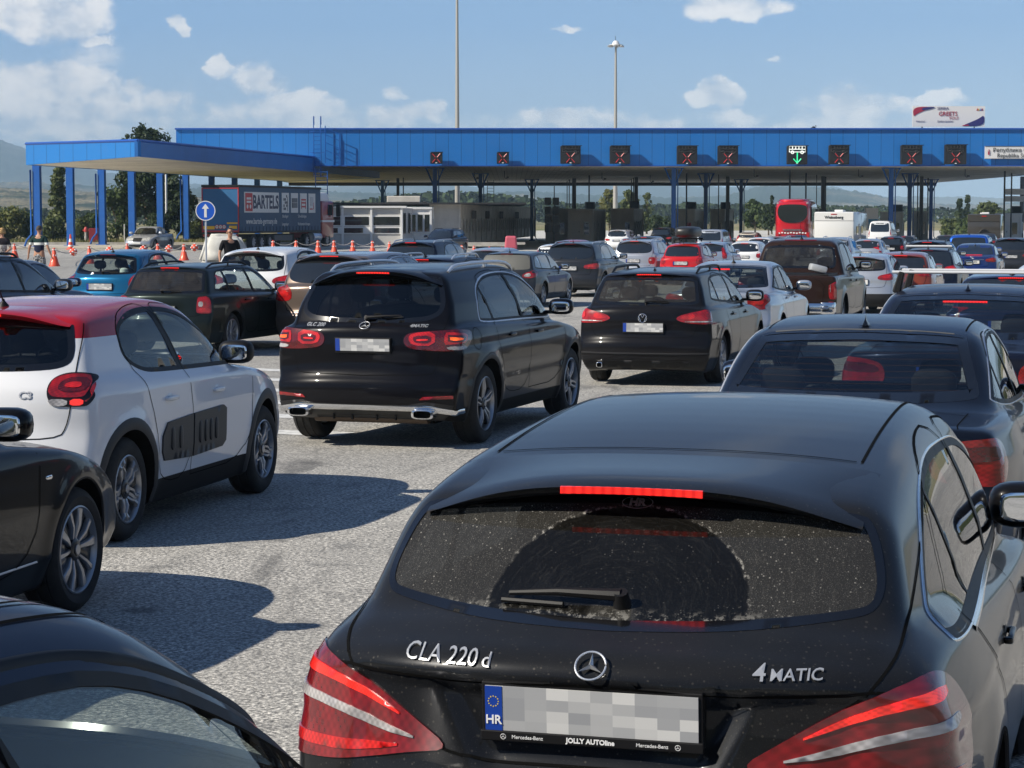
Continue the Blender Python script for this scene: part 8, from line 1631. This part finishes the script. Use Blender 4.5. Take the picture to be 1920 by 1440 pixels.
def coach():
    r = bpy.data.objects.new('coach', None); link(r); D = 152; r.location = ((1490 - 960) * D / FPX - .2, D, gz(19, D)); r.rotation_euler = (0, 0, R(90 - 10)); tagit(r, 'red coach seen from behind with tall dark rear window', 'coach', 'vehicles at the booths'); rp = paint('coach_red', (.48, .008, .018), .1, .2)
    b = MB(); b.add(*superell((6.2, 0, 2.05), (12.4, 2.55, 3.45), 7, 22)); b.build('body', rp, r, True); b = MB(); b.add(*superell((6.3, 0, 3.62), (11.6, 2.2, .42), 5, 14)); b.build('roof', rp, r, True)
    P = chaikin([(-.55, 2.15), (.55, 2.15), (1.0, 2.55), (1.02, 3.1), (.85, 3.42), (-.85, 3.42), (-1.02, 3.1), (-1.0, 2.55)], 2); b = MB(); b.add([(-.035, y, z) for y, z in P] + [(.1, y, z) for y, z in P], [tuple(range(len(P)))] + [(i, (i + 1) % len(P), (i + 1) % len(P) + len(P), i + len(P)) for i in range(len(P))]); b.build('rear_window', M_OPQ, r)
    b = MB(); b.box((6.4, -1.26, 2.75), (11.0, .05, 1.0), bev=.02); b.box((6.4, 1.26, 2.75), (11.0, .05, 1.0), bev=.02); b.build('window', M_OPQ, r)
    for s in (-1, 1): b = MB(); b.box((-.02, s * 1.05, 1.25), (.1, .22, .5), bev=.04); b.build('tail_lamp', M_REDM, r); b = MB(); b.box((.06, s * 1.0, 3.5), (.1, .14, .10), bev=.02); b.build('marker_lamp', M_CLR, r)
    b = MB(); [b.box((-.03, 0, z), (.04, 1.3, .035), 0) for z in (1.62, 1.70)]; b.build('chrome_strip', M_CHR, r)
    b = MB(); [b.box((-.03, -.9 + k * .20, 1.45 + .02 * (k % 3)), (.03, .12, .09)) for k in range(10)]; b.build('white_lettering_band', M_WPAN, r)
    ty, rm = wheel_meshes(.5, 'steel', .34, 24)
    for x in (2.6, 3.9, 9.6):
        for s in (1, -1): w = bpy.data.objects.new('wheel', rm); link(w, r); w.location = (x, s * 1.08, .5); w.rotation_euler = (0, 0, 0 if s > 0 else math.pi); t = bpy.data.objects.new('tyre', ty); link(t, w)
    for s in (-1, 1): b = MB(); b.tube([(12.2, s * 1.1, 3.3), (12.7, s * 1.35, 3.2)], .04); b.box((12.75, s * 1.4, 2.8), (.15, .25, .7), bev=.04); b.build('mirror', M_BLK, r)
coach()
def camper(name, label, cat, px, D, W_, H, L_, col, head, text=None, dark=False):
    r = bpy.data.objects.new(name, None); link(r); x = (px - 960) * D / FPX; r.location = (x, D, gz(x, D)); r.rotation_euler = (0, 0, R(90 - head)); tagit(r, label, cat, 'vehicles at the booths'); m = paint(name + '_' + ('dark' if dark else 'white'), col, 0, .2)
    b = MB(); b.box((L_ / 2, 0, .55 + (H - .55) / 2), (L_, W_, H - .55), bev=.09); b.build('body', m, r, True); b = MB(); b.box((.0, 0, H - .28), (.06, W_ - .06, .46), bev=.02); b.build('rear_band', m, r)
    b = MB(); [b.box((L_ * u, -W_ / 2 - .01, H * .62), (.8, .04, .5), bev=.02) for u in (.25, .6)]; [b.box((L_ * u, W_ / 2 + .01, H * .62), (.8, .04, .5), bev=.02) for u in (.25, .6)]; b.build('window', M_OPQ, r)
    b = MB(); b.box((L_ * .4, 0, H + .06), (.7, .5, .13), bev=.03); b.box((L_ * .75, .2, H + .05), (.5, .5, .10), bev=.03); b.build('roof_hatch', M_WPAN, r)
    b = MB(); [b.box((-.02, s * (W_ / 2 - .18), .95), (.06, .2, .34), bev=.02) for s in (-1, 1)]; b.build('tail_lamp', M_RED, r); b = MB(); b.box((-.02, 0, .62), (.08, W_ - .1, .24), bev=.03); b.build('rear_bumper', m, r)
    b = MB(); b.box((-.035, 0, H - .14), (.03, .34, .05)); b.build('high_brake_light', M_REDM, r)
    if text: flat_text('maker_lettering', text, .22, M_TXK, r, Matrix(((0, 0, -1, -.045), (-1, 0, 0, .0), (0, 1, 0, H - .32), (0, 0, 0, 1))), 1.1, .004, bold=.006)
    ty, rm = wheel_meshes(.34, 'steel', .22, 20)
    for xx in (L_ * .3, L_ * .82):
        for s in (1, -1): w = bpy.data.objects.new('wheel', rm); link(w, r); w.location = (xx, s * (W_ / 2 - .15), .34); w.rotation_euler = (0, 0, 0 if s > 0 else math.pi); t = bpy.data.objects.new('tyre', ty); link(t, w)
    return r
camper('caravan', 'white caravan right of the red coach', 'caravan', 1562, 128, 2.3, 2.85, 6.0, (.70, .70, .68), 16, 'Weinsberg')
r = camper('motorhome', 'dark grey motorhome before the right edge booth', 'motorhome', 1843, 150, 2.2, 2.75, 6.4, (.05, .045, .04), 14, None, True)
b = MB(); P = [(.35 * math.cos(t), 1.35 + .35 * math.sin(t)) for t in np.linspace(0, 2 * math.pi, 20)]; b.tube([(-.02, y, z) for y, z in P], .05, 6); b.lathe([(0, -.02), (.3, -.02), (.3, .03)], 'X', 18, (-.02, 0, 1.35)); b.build('spare_wheel', M_BLK, r)
# flag banner and round sign
b = MB(); p = at(1632, 405, 190); b.tube([(p.x - .5, 190, gz(p.x, 190)), (p.x - .5, 190, 2.9)], .04, 6); b.box((p.x, 190, 1.9), (1.15, .05, 1.9), 1); b.box((p.x + .15, 189.96, 1.5), (.8, .02, .8), 2); tagit(b.build('banner', [M_GST, M_WPAN, simple('banner_blue', (.05, .25, .42), .5)]), 'white and blue banner standing right of the caravan', 'banner')
b = MB(); p = at(1905, 385, 205); b.box((p.x, 205, 4.4), (2.4, .08, .55)); b.box((p.x, 205, 3.75), (2.6, .08, .5)); b.tube([(p.x - 1.2, 205.1, 0), (p.x - 1.2, 205.1, 4.6)], .05, 6); b.tube([(p.x + 1.2, 205.1, 0), (p.x + 1.2, 205.1, 4.6)], .05, 6); tagit(b.build('information_board', M_WPAN), 'white information boards on posts at the right edge', 'sign')
def arrow_sign():
    x, D = -9.25, 67.0; r = bpy.data.objects.new('arrow_sign', None); link(r); z0 = gz(x, D); r.location = (x, D, z0); tagit(r, 'round blue sign with white arrow pointing up', 'road sign'); zc = 2.26 - z0
    b = MB(); b.tube([(0, .04, 0), (0, .04, zc + .2)], .03, 10); b.lathe([(.16, 0), (.15, .06), (0, .08)], 'Z', 14, (0, .04, 0)); b.build('pole', M_ALU, r, True)
    b = MB(); b.lathe([(0, 0), (.30, 0), (.30, .02), (0, .02)], 'Y', 40, (0, -.01, zc)); b.build('sign_face', simple('sign_blue', (.01, .10, .55), .35, coat=.3), r); b = MB(); b.lathe([(.275, -.014), (.30, -.014), (.30, -.008)], 'Y', 40, (0, 0, zc)); b.build('sign_border', M_WPAN, r)
    b = MB(); y = -.016; P = [(-.038, -.20), (.038, -.20), (.038, .06), (.11, .06), (0, .21), (-.11, .06), (-.038, .06)]; b.add([(u, y, zc + v) for u, v in P] + [(u, y + .008, zc + v) for u, v in P], [tuple(range(7))] + [(i, (i + 1) % 7, (i + 1) % 7 + 7, i + 7) for i in range(7)]); b.build('arrow', M_WPAN, r)
arrow_sign()
# ------------------------------------------------------------------ cones, balls and chains
M_CO = simple('cone_orange', (.75, .07, .02), .5, coat=.2); M_CW = simple('cone_white', (.78, .78, .76), .5); M_CHN = simple('chain', (.30, .30, .30), .5)
def cone_mesh():
    b = MB(); b.lathe([(.0, .78), (.05, .78), (.06, .72), (.075, .60), (.085, .585), (.10, .42), (.115, .40), (.20, .10), (.24, .03), (.24, 0), (0, 0)], 'Z', 20); a = b
    me = bpy.data.meshes.new('traffic_cone'); me.from_pydata([tuple(v) for v in a.V], [], a.F); me.materials.append(M_CO); me.polygons.foreach_set('use_smooth', [True] * len(me.polygons)); me.set_sharp_from_angle(angle=R(40))
    d = MB()
    for z, r_, n in ((.70, .068, 5), (.46, .10, 6), (.34, .135, 0)):
        for k in range(n): t = 2 * math.pi * k / n + z; d.add(*superell((r_ * math.cos(t), r_ * math.sin(t), z), (.05, .05, .075), 2, 5))
    m2 = bpy.data.meshes.new('reflector_dots'); m2.from_pydata([tuple(v) for v in d.V], [], d.F); m2.materials.append(M_CW); return me, m2
CM, CD = cone_mesh()
cpts = {}
def cone(px, pyb, lb, D=None, s=1.0):
    D = D or CAMZ * FPX / (pyb - HOR) * 1.0; x = (px - 960) * D / FPX; o = bpy.data.objects.new('traffic_cone', CM); link(o); o.location = (x, D, gz(x, D)); o.scale = (s, s, s); d = bpy.data.objects.new('reflector_dots', CD); link(d, o); tagit(o, lb, 'traffic cone', 'orange cones with chains'); return Vector((x, D, gz(x, D) + .74 * s))
def ball(px, py, D, lb):
    x = (px - 960) * D / FPX; z = zof(px, D, py); o = bpy.data.objects.new('marker_ball', None); link(o); o.location = (x, D, z); tagit(o, lb, 'marker ball', 'red and white balls on the chain'); b = MB(); b.add(*superell((0, 0, 0), (.38, .38, .38), 2, 10)); b.build('ball', M_CO, o, True); b = MB()
    for v in ((1, 0, 0), (-1, 0, 0), (0, -1, 0), (0, 1, 0), (0, 0, 1), (0, 0, -1), (.6, -.6, .55), (-.6, -.6, .55), (.6, -.6, -.55), (-.6, -.6, -.55), (.6, .6, .55), (-.6, .6, .55)): q_ = Vector(v).normalized() * .175; b.add(*superell(q_, (.10, .10, .10), 2, 5))
    b.build('white_dots', M_CW, o, True); return Vector((x, D, z))
def chain(a, c, sag, lb):
    n = 12; b = MB(); P = [a.lerp(c, i / n) - Vector((0, 0, sag * 4 * (i / n) * (1 - i / n))) for i in range(n + 1)]; b.tube(P, .018, 5); tagit(b.build('chain', M_CHN), lb, 'chain', 'chains between cones')
c1 = cone(29, 487, 'orange cone at the far left between the two walkers'); c2 = cone(103, 499, 'orange cone right of the man in the striped polo'); c3 = cone(169, 494, 'orange cone above the teal hatchback roof'); c4 = cone(240, 486, 'orange cone just above the teal hatchback aerial'); c5 = cone(297, 486, 'orange cone in front of the silver saloon'); c6 = cone(346, 488, 'orange cone left of the white hatchback')
b1 = ball(139, 472, 108, 'ball on the chain left of the first pair of cones'); b2 = ball(207, 469, 112, 'ball on the chain above the teal car'); b3 = ball(270, 467, 114, 'ball in front of the silver saloon wheel'); b4 = ball(318, 466, 114, 'ball behind the silver saloon'); b5 = ball(366, 464, 114, 'ball left of the arrow sign pole'); b6 = ball(12, 474, 108, 'ball beside the blond woman')
for a, c in ((b6, c1), (c1, b1), (c2, b1), (c3, b1), (c3, b2), (c4, b2), (c4, b3), (c5, b3), (c5, b4), (c6, b4), (c6, b5)): chain(a, c, .12, 'thin grey chain hung between cone and ball')
pr = None
for i, px in enumerate((513, 556, 597, 627, 662, 699, 731)):
    t = cone(px, 477, ['orange cone first right of the sunglasses man', 'orange cone in front of the lorry wheels', 'orange cone in front of the lorry cab', 'orange cone left of the glazed office', 'orange cone before the glazed office middle', 'orange cone before the glazed office right part', 'orange cone left of the dark suv roof'][i], 120, 1.05)
    if pr is not None: chain(pr, t, .22, 'thin grey chain hung between two cones by the office')
    pr = t
for i, px in enumerate((866, 889, 918, 941)):
    t = cone(px, 470, ['orange cone first right of the facing dark suv', 'orange cone second right of the facing dark suv', 'orange cone third right of the facing dark suv', 'orange cone left of the pink barrier'][i], 128, 1.05)
    if i: chain(pr, t, .2, 'thin grey chain hung between two cones before the long cabin')
    pr = t
# striped cone, hydrant, red box, post and pale barrier
b = MB(); x = at(134, 467, 136).x; b.lathe([(.0, .93), (.04, .93), (.075, .66)], 'Z', 18, (x, 136, .09), 0); b.lathe([(.075, .66), (.11, .46)], 'Z', 18, (x, 136, .09), 1); b.lathe([(.11, .46), (.14, .28)], 'Z', 18, (x, 136, .09), 0); b.lathe([(.14, .28), (.16, .18)], 'Z', 18, (x, 136, .09), 1); b.lathe([(.16, .18), (.2, .05), (.3, .04), (.3, 0)], 'Z', 18, (x, 136, .09), 0); tagit(b.build('striped_cone', [M_CO, M_CW], None, True), 'tall red and white striped cone at the second column', 'traffic cone')
b = MB(); x = at(163, 455, 176).x; b.lathe([(.13, 0), (.13, .55), (.11, .56), (.11, .9)], 'Z', 12, (x, 176, 0), 1); b.lathe([(.15, .9), (.17, 1.0), (.15, 1.15), (.08, 1.28), (0, 1.3)], 'Z', 12, (x, 176, 0), 0); b.box((x, 176, 1.02), (.5, .12, .12), 0); tagit(b.build('hydrant', [simple('hydrant_red', (.5, .05, .04), .5), M_CONC], None, True), 'red topped hydrant on the verge by the third column', 'hydrant')
b = MB(); x = at(178, 452, 174).x; b.box((x, 174, .65), (.75, .35, 1.1), bev=.03); b.box((x, 173.82, .7), (.62, .02, .9), 0); b.box((x + .22, 173.8, .75), (.04, .03, .12), 1); tagit(b.build('hose_cabinet', [simple('cabinet_red', (.22, .012, .02), .5), M_BLK]), 'dark red hose cabinet beside the third blue column', 'cabinet')
b = MB(); x = at(235, 450, 172).x; b.tube([(x, 172, 0), (x, 172, 1.5)], .04, 8); b.lathe([(0, 1.53), (.045, 1.5)], 'Z', 8, (x, 172, 0)); tagit(b.build('white_post', M_WPAN), 'short white post left of the parked silver saloon', 'post')
b = MB(); x = at(314, 450, 184).x; b.tube([(x, 184, 0), (x, 184, 5.6)], .09, 8); b.box((x, 184, .05), (.4, .4, .1)); tagit(b.build('white_pole', M_WPAN), 'slim white pole beside the fifth blue column', 'pole')
def boulder():
    D = 100.0; x = at(424, 440, D).x; bm = bmesh.new(); bmesh.ops.create_cube(bm, size=1); 
    for v in bm.verts: t = (v.co.z + .5); v.co = Vector((v.co.x * (2.5 - 1.1 * t) - .1 * t, v.co.y * (1.2 - .5 * t), t * 1.30))
    bmesh.ops.bevel(bm, geom=list(bm.edges), offset=.16, segments=3, affect='EDGES'); bmesh.ops.subdivide_edges(bm, edges=list(bm.edges), cuts=2, use_grid_fill=True); rnd = random.Random(4)
    for v in bm.verts: v.co += Vector((rnd.gauss(0, .012), rnd.gauss(0, .012), rnd.gauss(0, .01)))
    me = bpy.data.meshes.new('concrete_block'); bm.to_mesh(me); bm.free(); me.materials.append(simple('pale_concrete', (.55, .54, .50), .85, var=.15, scale=2, bump=.5, bscale=12)); me.polygons.foreach_set('use_smooth', [True] * len(me.polygons)); o = bpy.data.objects.new('concrete_block', me); link(o); o.location = (x, D, gz(x, D)); o.rotation_euler = (0, 0, .2); tagit(o, 'pale sloping concrete block behind the man in sunglasses', 'concrete block')
boulder()
# birds on the roof
for i, (px, py, D, lb) in enumerate(((1523, 242, 176, 'small dark bird sitting on the canopy edge'), (793, 383, 172, 'left of two pigeons on the cabin roof'), (798, 381, 172, 'right of two pigeons on the cabin roof'))):
    p = at(px, py, D); b = MB(); zz = p.z - .02; b.add(*superell((p.x, D, zz + .10), (.30, .14, .14), 2, 6, Matrix.Rotation(.35, 3, 'Y'))); b.add(*superell((p.x + .13, D, zz + .2), (.10, .09, .09), 2, 5)); b.tube([(p.x + .17, D, zz + .2), (p.x + .22, D, zz + .19)], [.015, .004], 5); b.tube([(p.x - .1, D, zz + .09), (p.x - .26, D, zz + .03)], [.04, .02], 5); [b.tube([(p.x + s * .03, D, zz + .06), (p.x + s * .03, D, zz - .04)], .008, 4) for s in (-1, 1)]; tagit(b.build('bird', M_DRK, None, True), lb, 'bird', 'birds on the roofs')
# ------------------------------------------------------------------ people
def skinned(name, joints, edges, mat, parent, sub=2, root=0):
    me = bpy.data.meshes.new(name); me.from_pydata([j[0] for j in joints], edges, []); o = bpy.data.objects.new(name, me); link(o, parent); bpy.context.view_layer.objects.active = o
    m = o.modifiers.new('skin', 'SKIN'); m.use_smooth_shade = True
    for i, j in enumerate(joints):
        sv_ = me.skin_vertices[0].data[i]; sv_.radius = j[1] if isinstance(j[1], tuple) else (j[1], j[1]); sv_.use_root = i == root
    m2 = o.modifiers.new('sub', 'SUBSURF'); m2.levels = sub; m2.render_levels = sub
    dg = bpy.context.evaluated_depsgraph_get(); dg.update(); nm = bpy.data.meshes.new_from_object(o.evaluated_get(dg)); o.modifiers.clear(); o.data = nm; nm.materials.clear(); nm.materials.append(mat); nm.polygons.foreach_set('use_smooth', [True] * len(nm.polygons)); return o
def band_mat(name, stops, axis=2, lo=0.0, hi=2.0, check=None):
    m, T, out = new_mat(name); tc = T.n('ShaderNodeTexCoord').outputs['Object']; z = T.n('ShaderNodeSeparateXYZ', {0: tc}).outputs[axis]; f = T.maprange(z, lo, hi, 0, 1, False); c = T.ramp(f, stops, 'CONSTANT')
    if check: v = T.n('ShaderNodeTexVoronoi', {'Vector': tc, 'Scale': check[0]}).outputs['Color']; g = T.maprange(T.n('ShaderNodeSeparateXYZ', {0: v}).outputs[0], .45, .55); c = T.mix(T.math('MULTIPLY', g, T.math('LESS_THAN', z, check[2])), c, check[1])
    pbsdf(T, out, col=c, rough=.8, spec=.2); return m
SKIN = simple('skin', (.42, .22, .14), .55, var=.08, scale=8); HAIRG = simple('hair_grey', (.25, .24, .22), .8, bump=.6, bscale=120); HAIRD = simple('hair_dark', (.06, .045, .035), .8, bump=.6, bscale=120); HAIRB = simple('hair_blond', (.42, .27, .11), .75, var=.3, scale=30, bump=.8, bscale=60)
def person(x, y, face, H, label, shirt, legs, hair, arms, sleeves=.30, shorts=True, hairy='short', lean=0, glasses=False, female=False, step=.12):
    """face: heading in degrees (0 looks away from the camera); body is one skin, clothes and hair are children"""
    k = H / 1.78; r = bpy.data.objects.new('person', None); link(r); r.location = (x, y, gz(x, y)); r.rotation_euler = (0, 0, -R(face)); r.scale = (k, k, k); tagit(r, label, 'person'); sw = .185 if not female else .165; hw = .10
    J = [((0, 0, .95), (.15, .105)), ((0, .0, 1.12), (.135, .095)), ((0, .01, 1.30), (.165, .11)), ((0, .0, 1.43), (.13, .085)), ((0, .0, 1.51), .055), ((0, .015, 1.57), .055)]; E = [(0, 1), (1, 2), (2, 3), (3, 4), (4, 5)]
    hd = [((0, .02, 1.60), (.062, .07)), ((0, .02, 1.67), (.075, .09)), ((0, .012, 1.73), (.07, .085)), ((0, .005, 1.765), (.045, .055))]; b0 = len(J); J += hd; E += [(5, b0), (b0, b0 + 1), (b0 + 1, b0 + 2), (b0 + 2, b0 + 3)]
    hands = []
    for s, (el, wr, hn) in zip((-1, 1), arms):
        b0 = len(J); J += [((s * sw, 0, 1.42), .058), ((s * (sw + .03), 0, 1.36), .052), (el, .040), (((el[0] + wr[0]) / 2, (el[1] + wr[1]) / 2, (el[2] + wr[2]) / 2), .038), (wr, .026)]; E += [(3, b0), (b0, b0 + 1), (b0 + 1, b0 + 2), (b0 + 2, b0 + 3), (b0 + 3, b0 + 4)]
        W_ = Vector(wr); d = (Vector(hn) - W_).normalized(); side = Vector((0, 1, 0)) if abs(d.y) < .6 else Vector((1, 0, 0)); side = (side - d * side.dot(d)).normalized(); nrm = d.cross(side)
        b1 = len(J); J.append((tuple(W_ + d * .05), (.028, .022))); J.append((tuple(W_ + d * .085), (.034, .018))); E += [(b0 + 4, b1), (b1, b1 + 1)]
        for fi, (o_, L_) in enumerate(((-.027, .062), (-.009, .074), (.009, .069), (.027, .052))):
            q0 = W_ + d * .095 + side * o_; q1 = q0 + d * L_ * .5 + nrm * s * .006; q2 = q1 + d * L_ * .45 + nrm * s * .016; n_ = len(J); J += [(tuple(q0), .0095), (tuple(q1), .0085), (tuple(q2), .0065)]; E += [(b1 + 1, n_), (n_, n_ + 1), (n_ + 1, n_ + 2)]
        q0 = W_ + d * .045 - side * .030; q1 = q0 + d * .035 - side * .022; q2 = q1 + d * .028 - side * .004; n_ = len(J); J += [(tuple(q0), .011), (tuple(q1), .0095), (tuple(q2), .0075)]; E += [(b1, n_), (n_, n_ + 1), (n_ + 1, n_ + 2)]
    for s in (-1, 1):
        b0 = len(J); yk = s * step; J += [((s * hw, 0, .88), .095), ((s * (hw + .005), yk * .5 + .01, .50), .060), ((s * (hw + .005), yk * .8 - .01, .36), .058), ((s * hw, yk, .10), .036), ((s * hw, yk - .02, .05), .036), ((s * hw, yk + .08, .035), .036), ((s * hw * 1.05, yk + .16, .025), .028)]; E += [(0, b0), (b0, b0 + 1), (b0 + 1, b0 + 2), (b0 + 2, b0 + 3), (b0 + 3, b0 + 4), (b0 + 4, b0 + 5), (b0 + 5, b0 + 6)]
    body = skinned('body', J, E, SKIN, r)
    # shirt with short sleeves
    JJ = [((0, 0, .90), (.175, .125)), ((0, 0, 1.12), (.160, .118)), ((0, .01, 1.30), (.185, .128)), ((0, 0, 1.42), (.150, .098)), ((0, 0, 1.485), .068)]; EE = [(0, 1), (1, 2), (2, 3), (3, 4)]
    for s, (el, wr, hn) in zip((-1, 1), arms):
        b0 = len(JJ); e = Vector(el); sh_ = Vector((s * (sw + .02), 0, 1.385)); m_ = sh_.lerp(e, .35); m2 = sh_.lerp(e, .80); JJ += [((s * (sw - .01), 0, 1.43), .066), (tuple(sh_), .066), (tuple(m_), .064), (tuple(m2), .058)]; EE += [(3, b0), (b0, b0 + 1), (b0 + 1, b0 + 2), (b0 + 2, b0 + 3)]
    skinned('shirt', JJ, EE, shirt, r)
    JJ = [((0, 0, 1.0), (.155, .115)), ((0, 0, .90), (.165, .12))]; EE = [(0, 1)]
    for s in (-1, 1): b0 = len(JJ); yk = s * step; zl = .50 if shorts else .14; JJ += [((s * hw, 0, .84), .108), ((s * (hw + .008), yk * .3, (.84 + zl) / 2), .095 if shorts else .075), ((s * (hw + .008), yk * (.5 if shorts else .9), zl), .088 if shorts else .058)]; EE += [(1, b0), (b0, b0 + 1), (b0 + 1, b0 + 2)]
    skinned('trousers', JJ, EE, legs, r)
    b = MB(); [b.add(*superell((s * hw, s * step + .05, .05), (.105, .29, .10), 2.8, 8)) for s in (-1, 1)]; b.build('shoes', M_BLK, r, True)
    # hair cap, ears, face
    c0 = Vector((0, .012, 1.69)); V = []; F = []; n = 16; top = 1.0
    for i in range(9):
        ph = math.pi / 2 * (1 - i / 8 * (1.18 if hairy != 'bald' else .55))
        for j in range(n):
            th = 2 * math.pi * j / n; front = math.sin(th); low = 1 - .35 * max(0, front) * (i / 8); rr = 1.07 if hairy == 'short' else 1.28 if hairy == 'curly' else 1.03; jit = 1 + (.06 * math.sin(j * 5 + i * 3) if hairy == 'curly' else 0)
            V.append(c0 + Vector((.083 * rr * jit * math.cos(ph) * math.cos(th), .100 * rr * jit * math.cos(ph) * math.sin(th) - (.01 if hairy == 'curly' else 0), .098 * rr * jit * (math.sin(ph) * 1.0) + (1 - low) * .12)))
    F = [(i * n + j, i * n + (j + 1) % n, (i + 1) * n + (j + 1) % n, (i + 1) * n + j) for i in range(8) for j in range(n)]
    hb = MB(); hb.add(V, F)
    if hairy == 'curly':
        rnd = random.Random(2)
        for _ in range(60): a, e_ = rnd.uniform(0, 6.28), rnd.uniform(-.5, 1.5); v = Vector((.10 * math.cos(e_) * math.cos(a), .115 * math.cos(e_) * math.sin(a) - .01, .115 * math.sin(e_))); (hb.add(*superell(c0 + v, (.05, .05, .05), 2, 4)) if v.y < .06 or v.z > .06 else None)
    hb.build('hair', hair, r, True)
    b = MB(); [b.add(*superell((s * .086, .01, 1.665), (.022, .038, .06), 2, 5)) for s in (-1, 1)]; b.tube([(0, .105, 1.69), (0, .128, 1.655), (0, .112, 1.642)], [.010, .016, .010], 6); b.add(*superell((0, .10, 1.60), (.05, .03, .04), 2, 5)); b.build('ears_and_nose', SKIN, r, True)
    if glasses:
        b = MB(); [b.add(*superell((s * .034, .108, 1.682), (.056, .016, .036), 3, 6)) for s in (-1, 1)]; b.tube([(-.02, .112, 1.686), (.02, .112, 1.686)], .004, 5); [b.tube([(s * .06, .10, 1.686), (s * .086, .03, 1.684)], .004, 5) for s in (-1, 1)]; b.build('sunglasses', M_OPQ, r, True)
    else: b = MB(); [b.add(*superell((s * .032, .104, 1.682), (.024, .012, .012), 2, 5)) for s in (-1, 1)]; b.build('eyes', M_OPQ, r, True)
    b = MB(); b.tube([(-.024, .102, 1.622), (0, .110, 1.620), (.024, .102, 1.622)], .006, 6); b.build('mouth', simple('lips', (.35, .12, .10), .5), r, True)
    return r
polo = band_mat('striped_polo', [(0, (.012, .018, .045)), (.52, (.70, .72, .70)), (.64, (.012, .035, .035))], 2, .88, 1.50); patt = band_mat('patterned_shorts', [(0, (.03, .03, .035))], 2, 0, 2, (45, (.45, .45, .45), 5)); zig = band_mat('zigzag_top', [(0, (.55, .53, .50)), (.62, (.03, .025, .03))], 2, .88, 1.50, (60, (.10, .09, .09), 1.22)); blackpolo = band_mat('black_polo', [(0, (.01, .01, .012)), (.95, (.6, .6, .6))], 2, .88, 1.51)
D = 68.0; person((75 - 960) * D / FPX, D, 12, 1.80, 'man in navy and green polo with a white stripe, walking away', polo, patt, HAIRD, [((-.30, -.03, 1.13), (-.36, .02, .90), (-.38, .05, .80)), ((.30, -.04, 1.13), (.38, .0, .90), (.42, .02, .80))], step=.16)
D = 69.0; person((6 - 960) * D / FPX, D, -15, 1.70, 'blond woman in a zigzag top holding her hands behind her back', zig, patt, HAIRB, [((-.27, -.06, 1.14), (-.12, -.19, 1.0), (-.03, -.20, .97)), ((.27, -.06, 1.14), (.10, -.17, 1.01), (.0, -.20, .97))], hairy='curly', female=True, step=.08)
D = 58.0; person((432 - 960) * D / FPX, D, 150, 1.80, 'bald man in black polo and sunglasses behind the white hatchback', blackpolo, simple('jeans', (.04, .06, .12), .8), HAIRG, [((-.28, -.02, 1.13), (-.30, .06, .90), (-.31, .08, .80)), ((.28, -.02, 1.13), (.30, .06, .90), (.31, .08, .80))], shorts=False, hairy='bald', glasses=True)
# ------------------------------------------------------------------ haze
m, T, out = new_mat('haze_air'); pv = T.n('ShaderNodeVolumePrincipled', {'Color': (.56, .79, 1.0, 1), 'Density': 1.9e-4, 'Anisotropy': -0.3}); T.t.links.new(pv.outputs[0], out.inputs[1])
b = MB(); b.box((0, 4000, 124), (20000, 10600, 252.0)); o = b.build('haze', m); st(o, 'stuff'); o['label'] = 'thin summer haze over the valley'
bpy.context.view_layer.update()
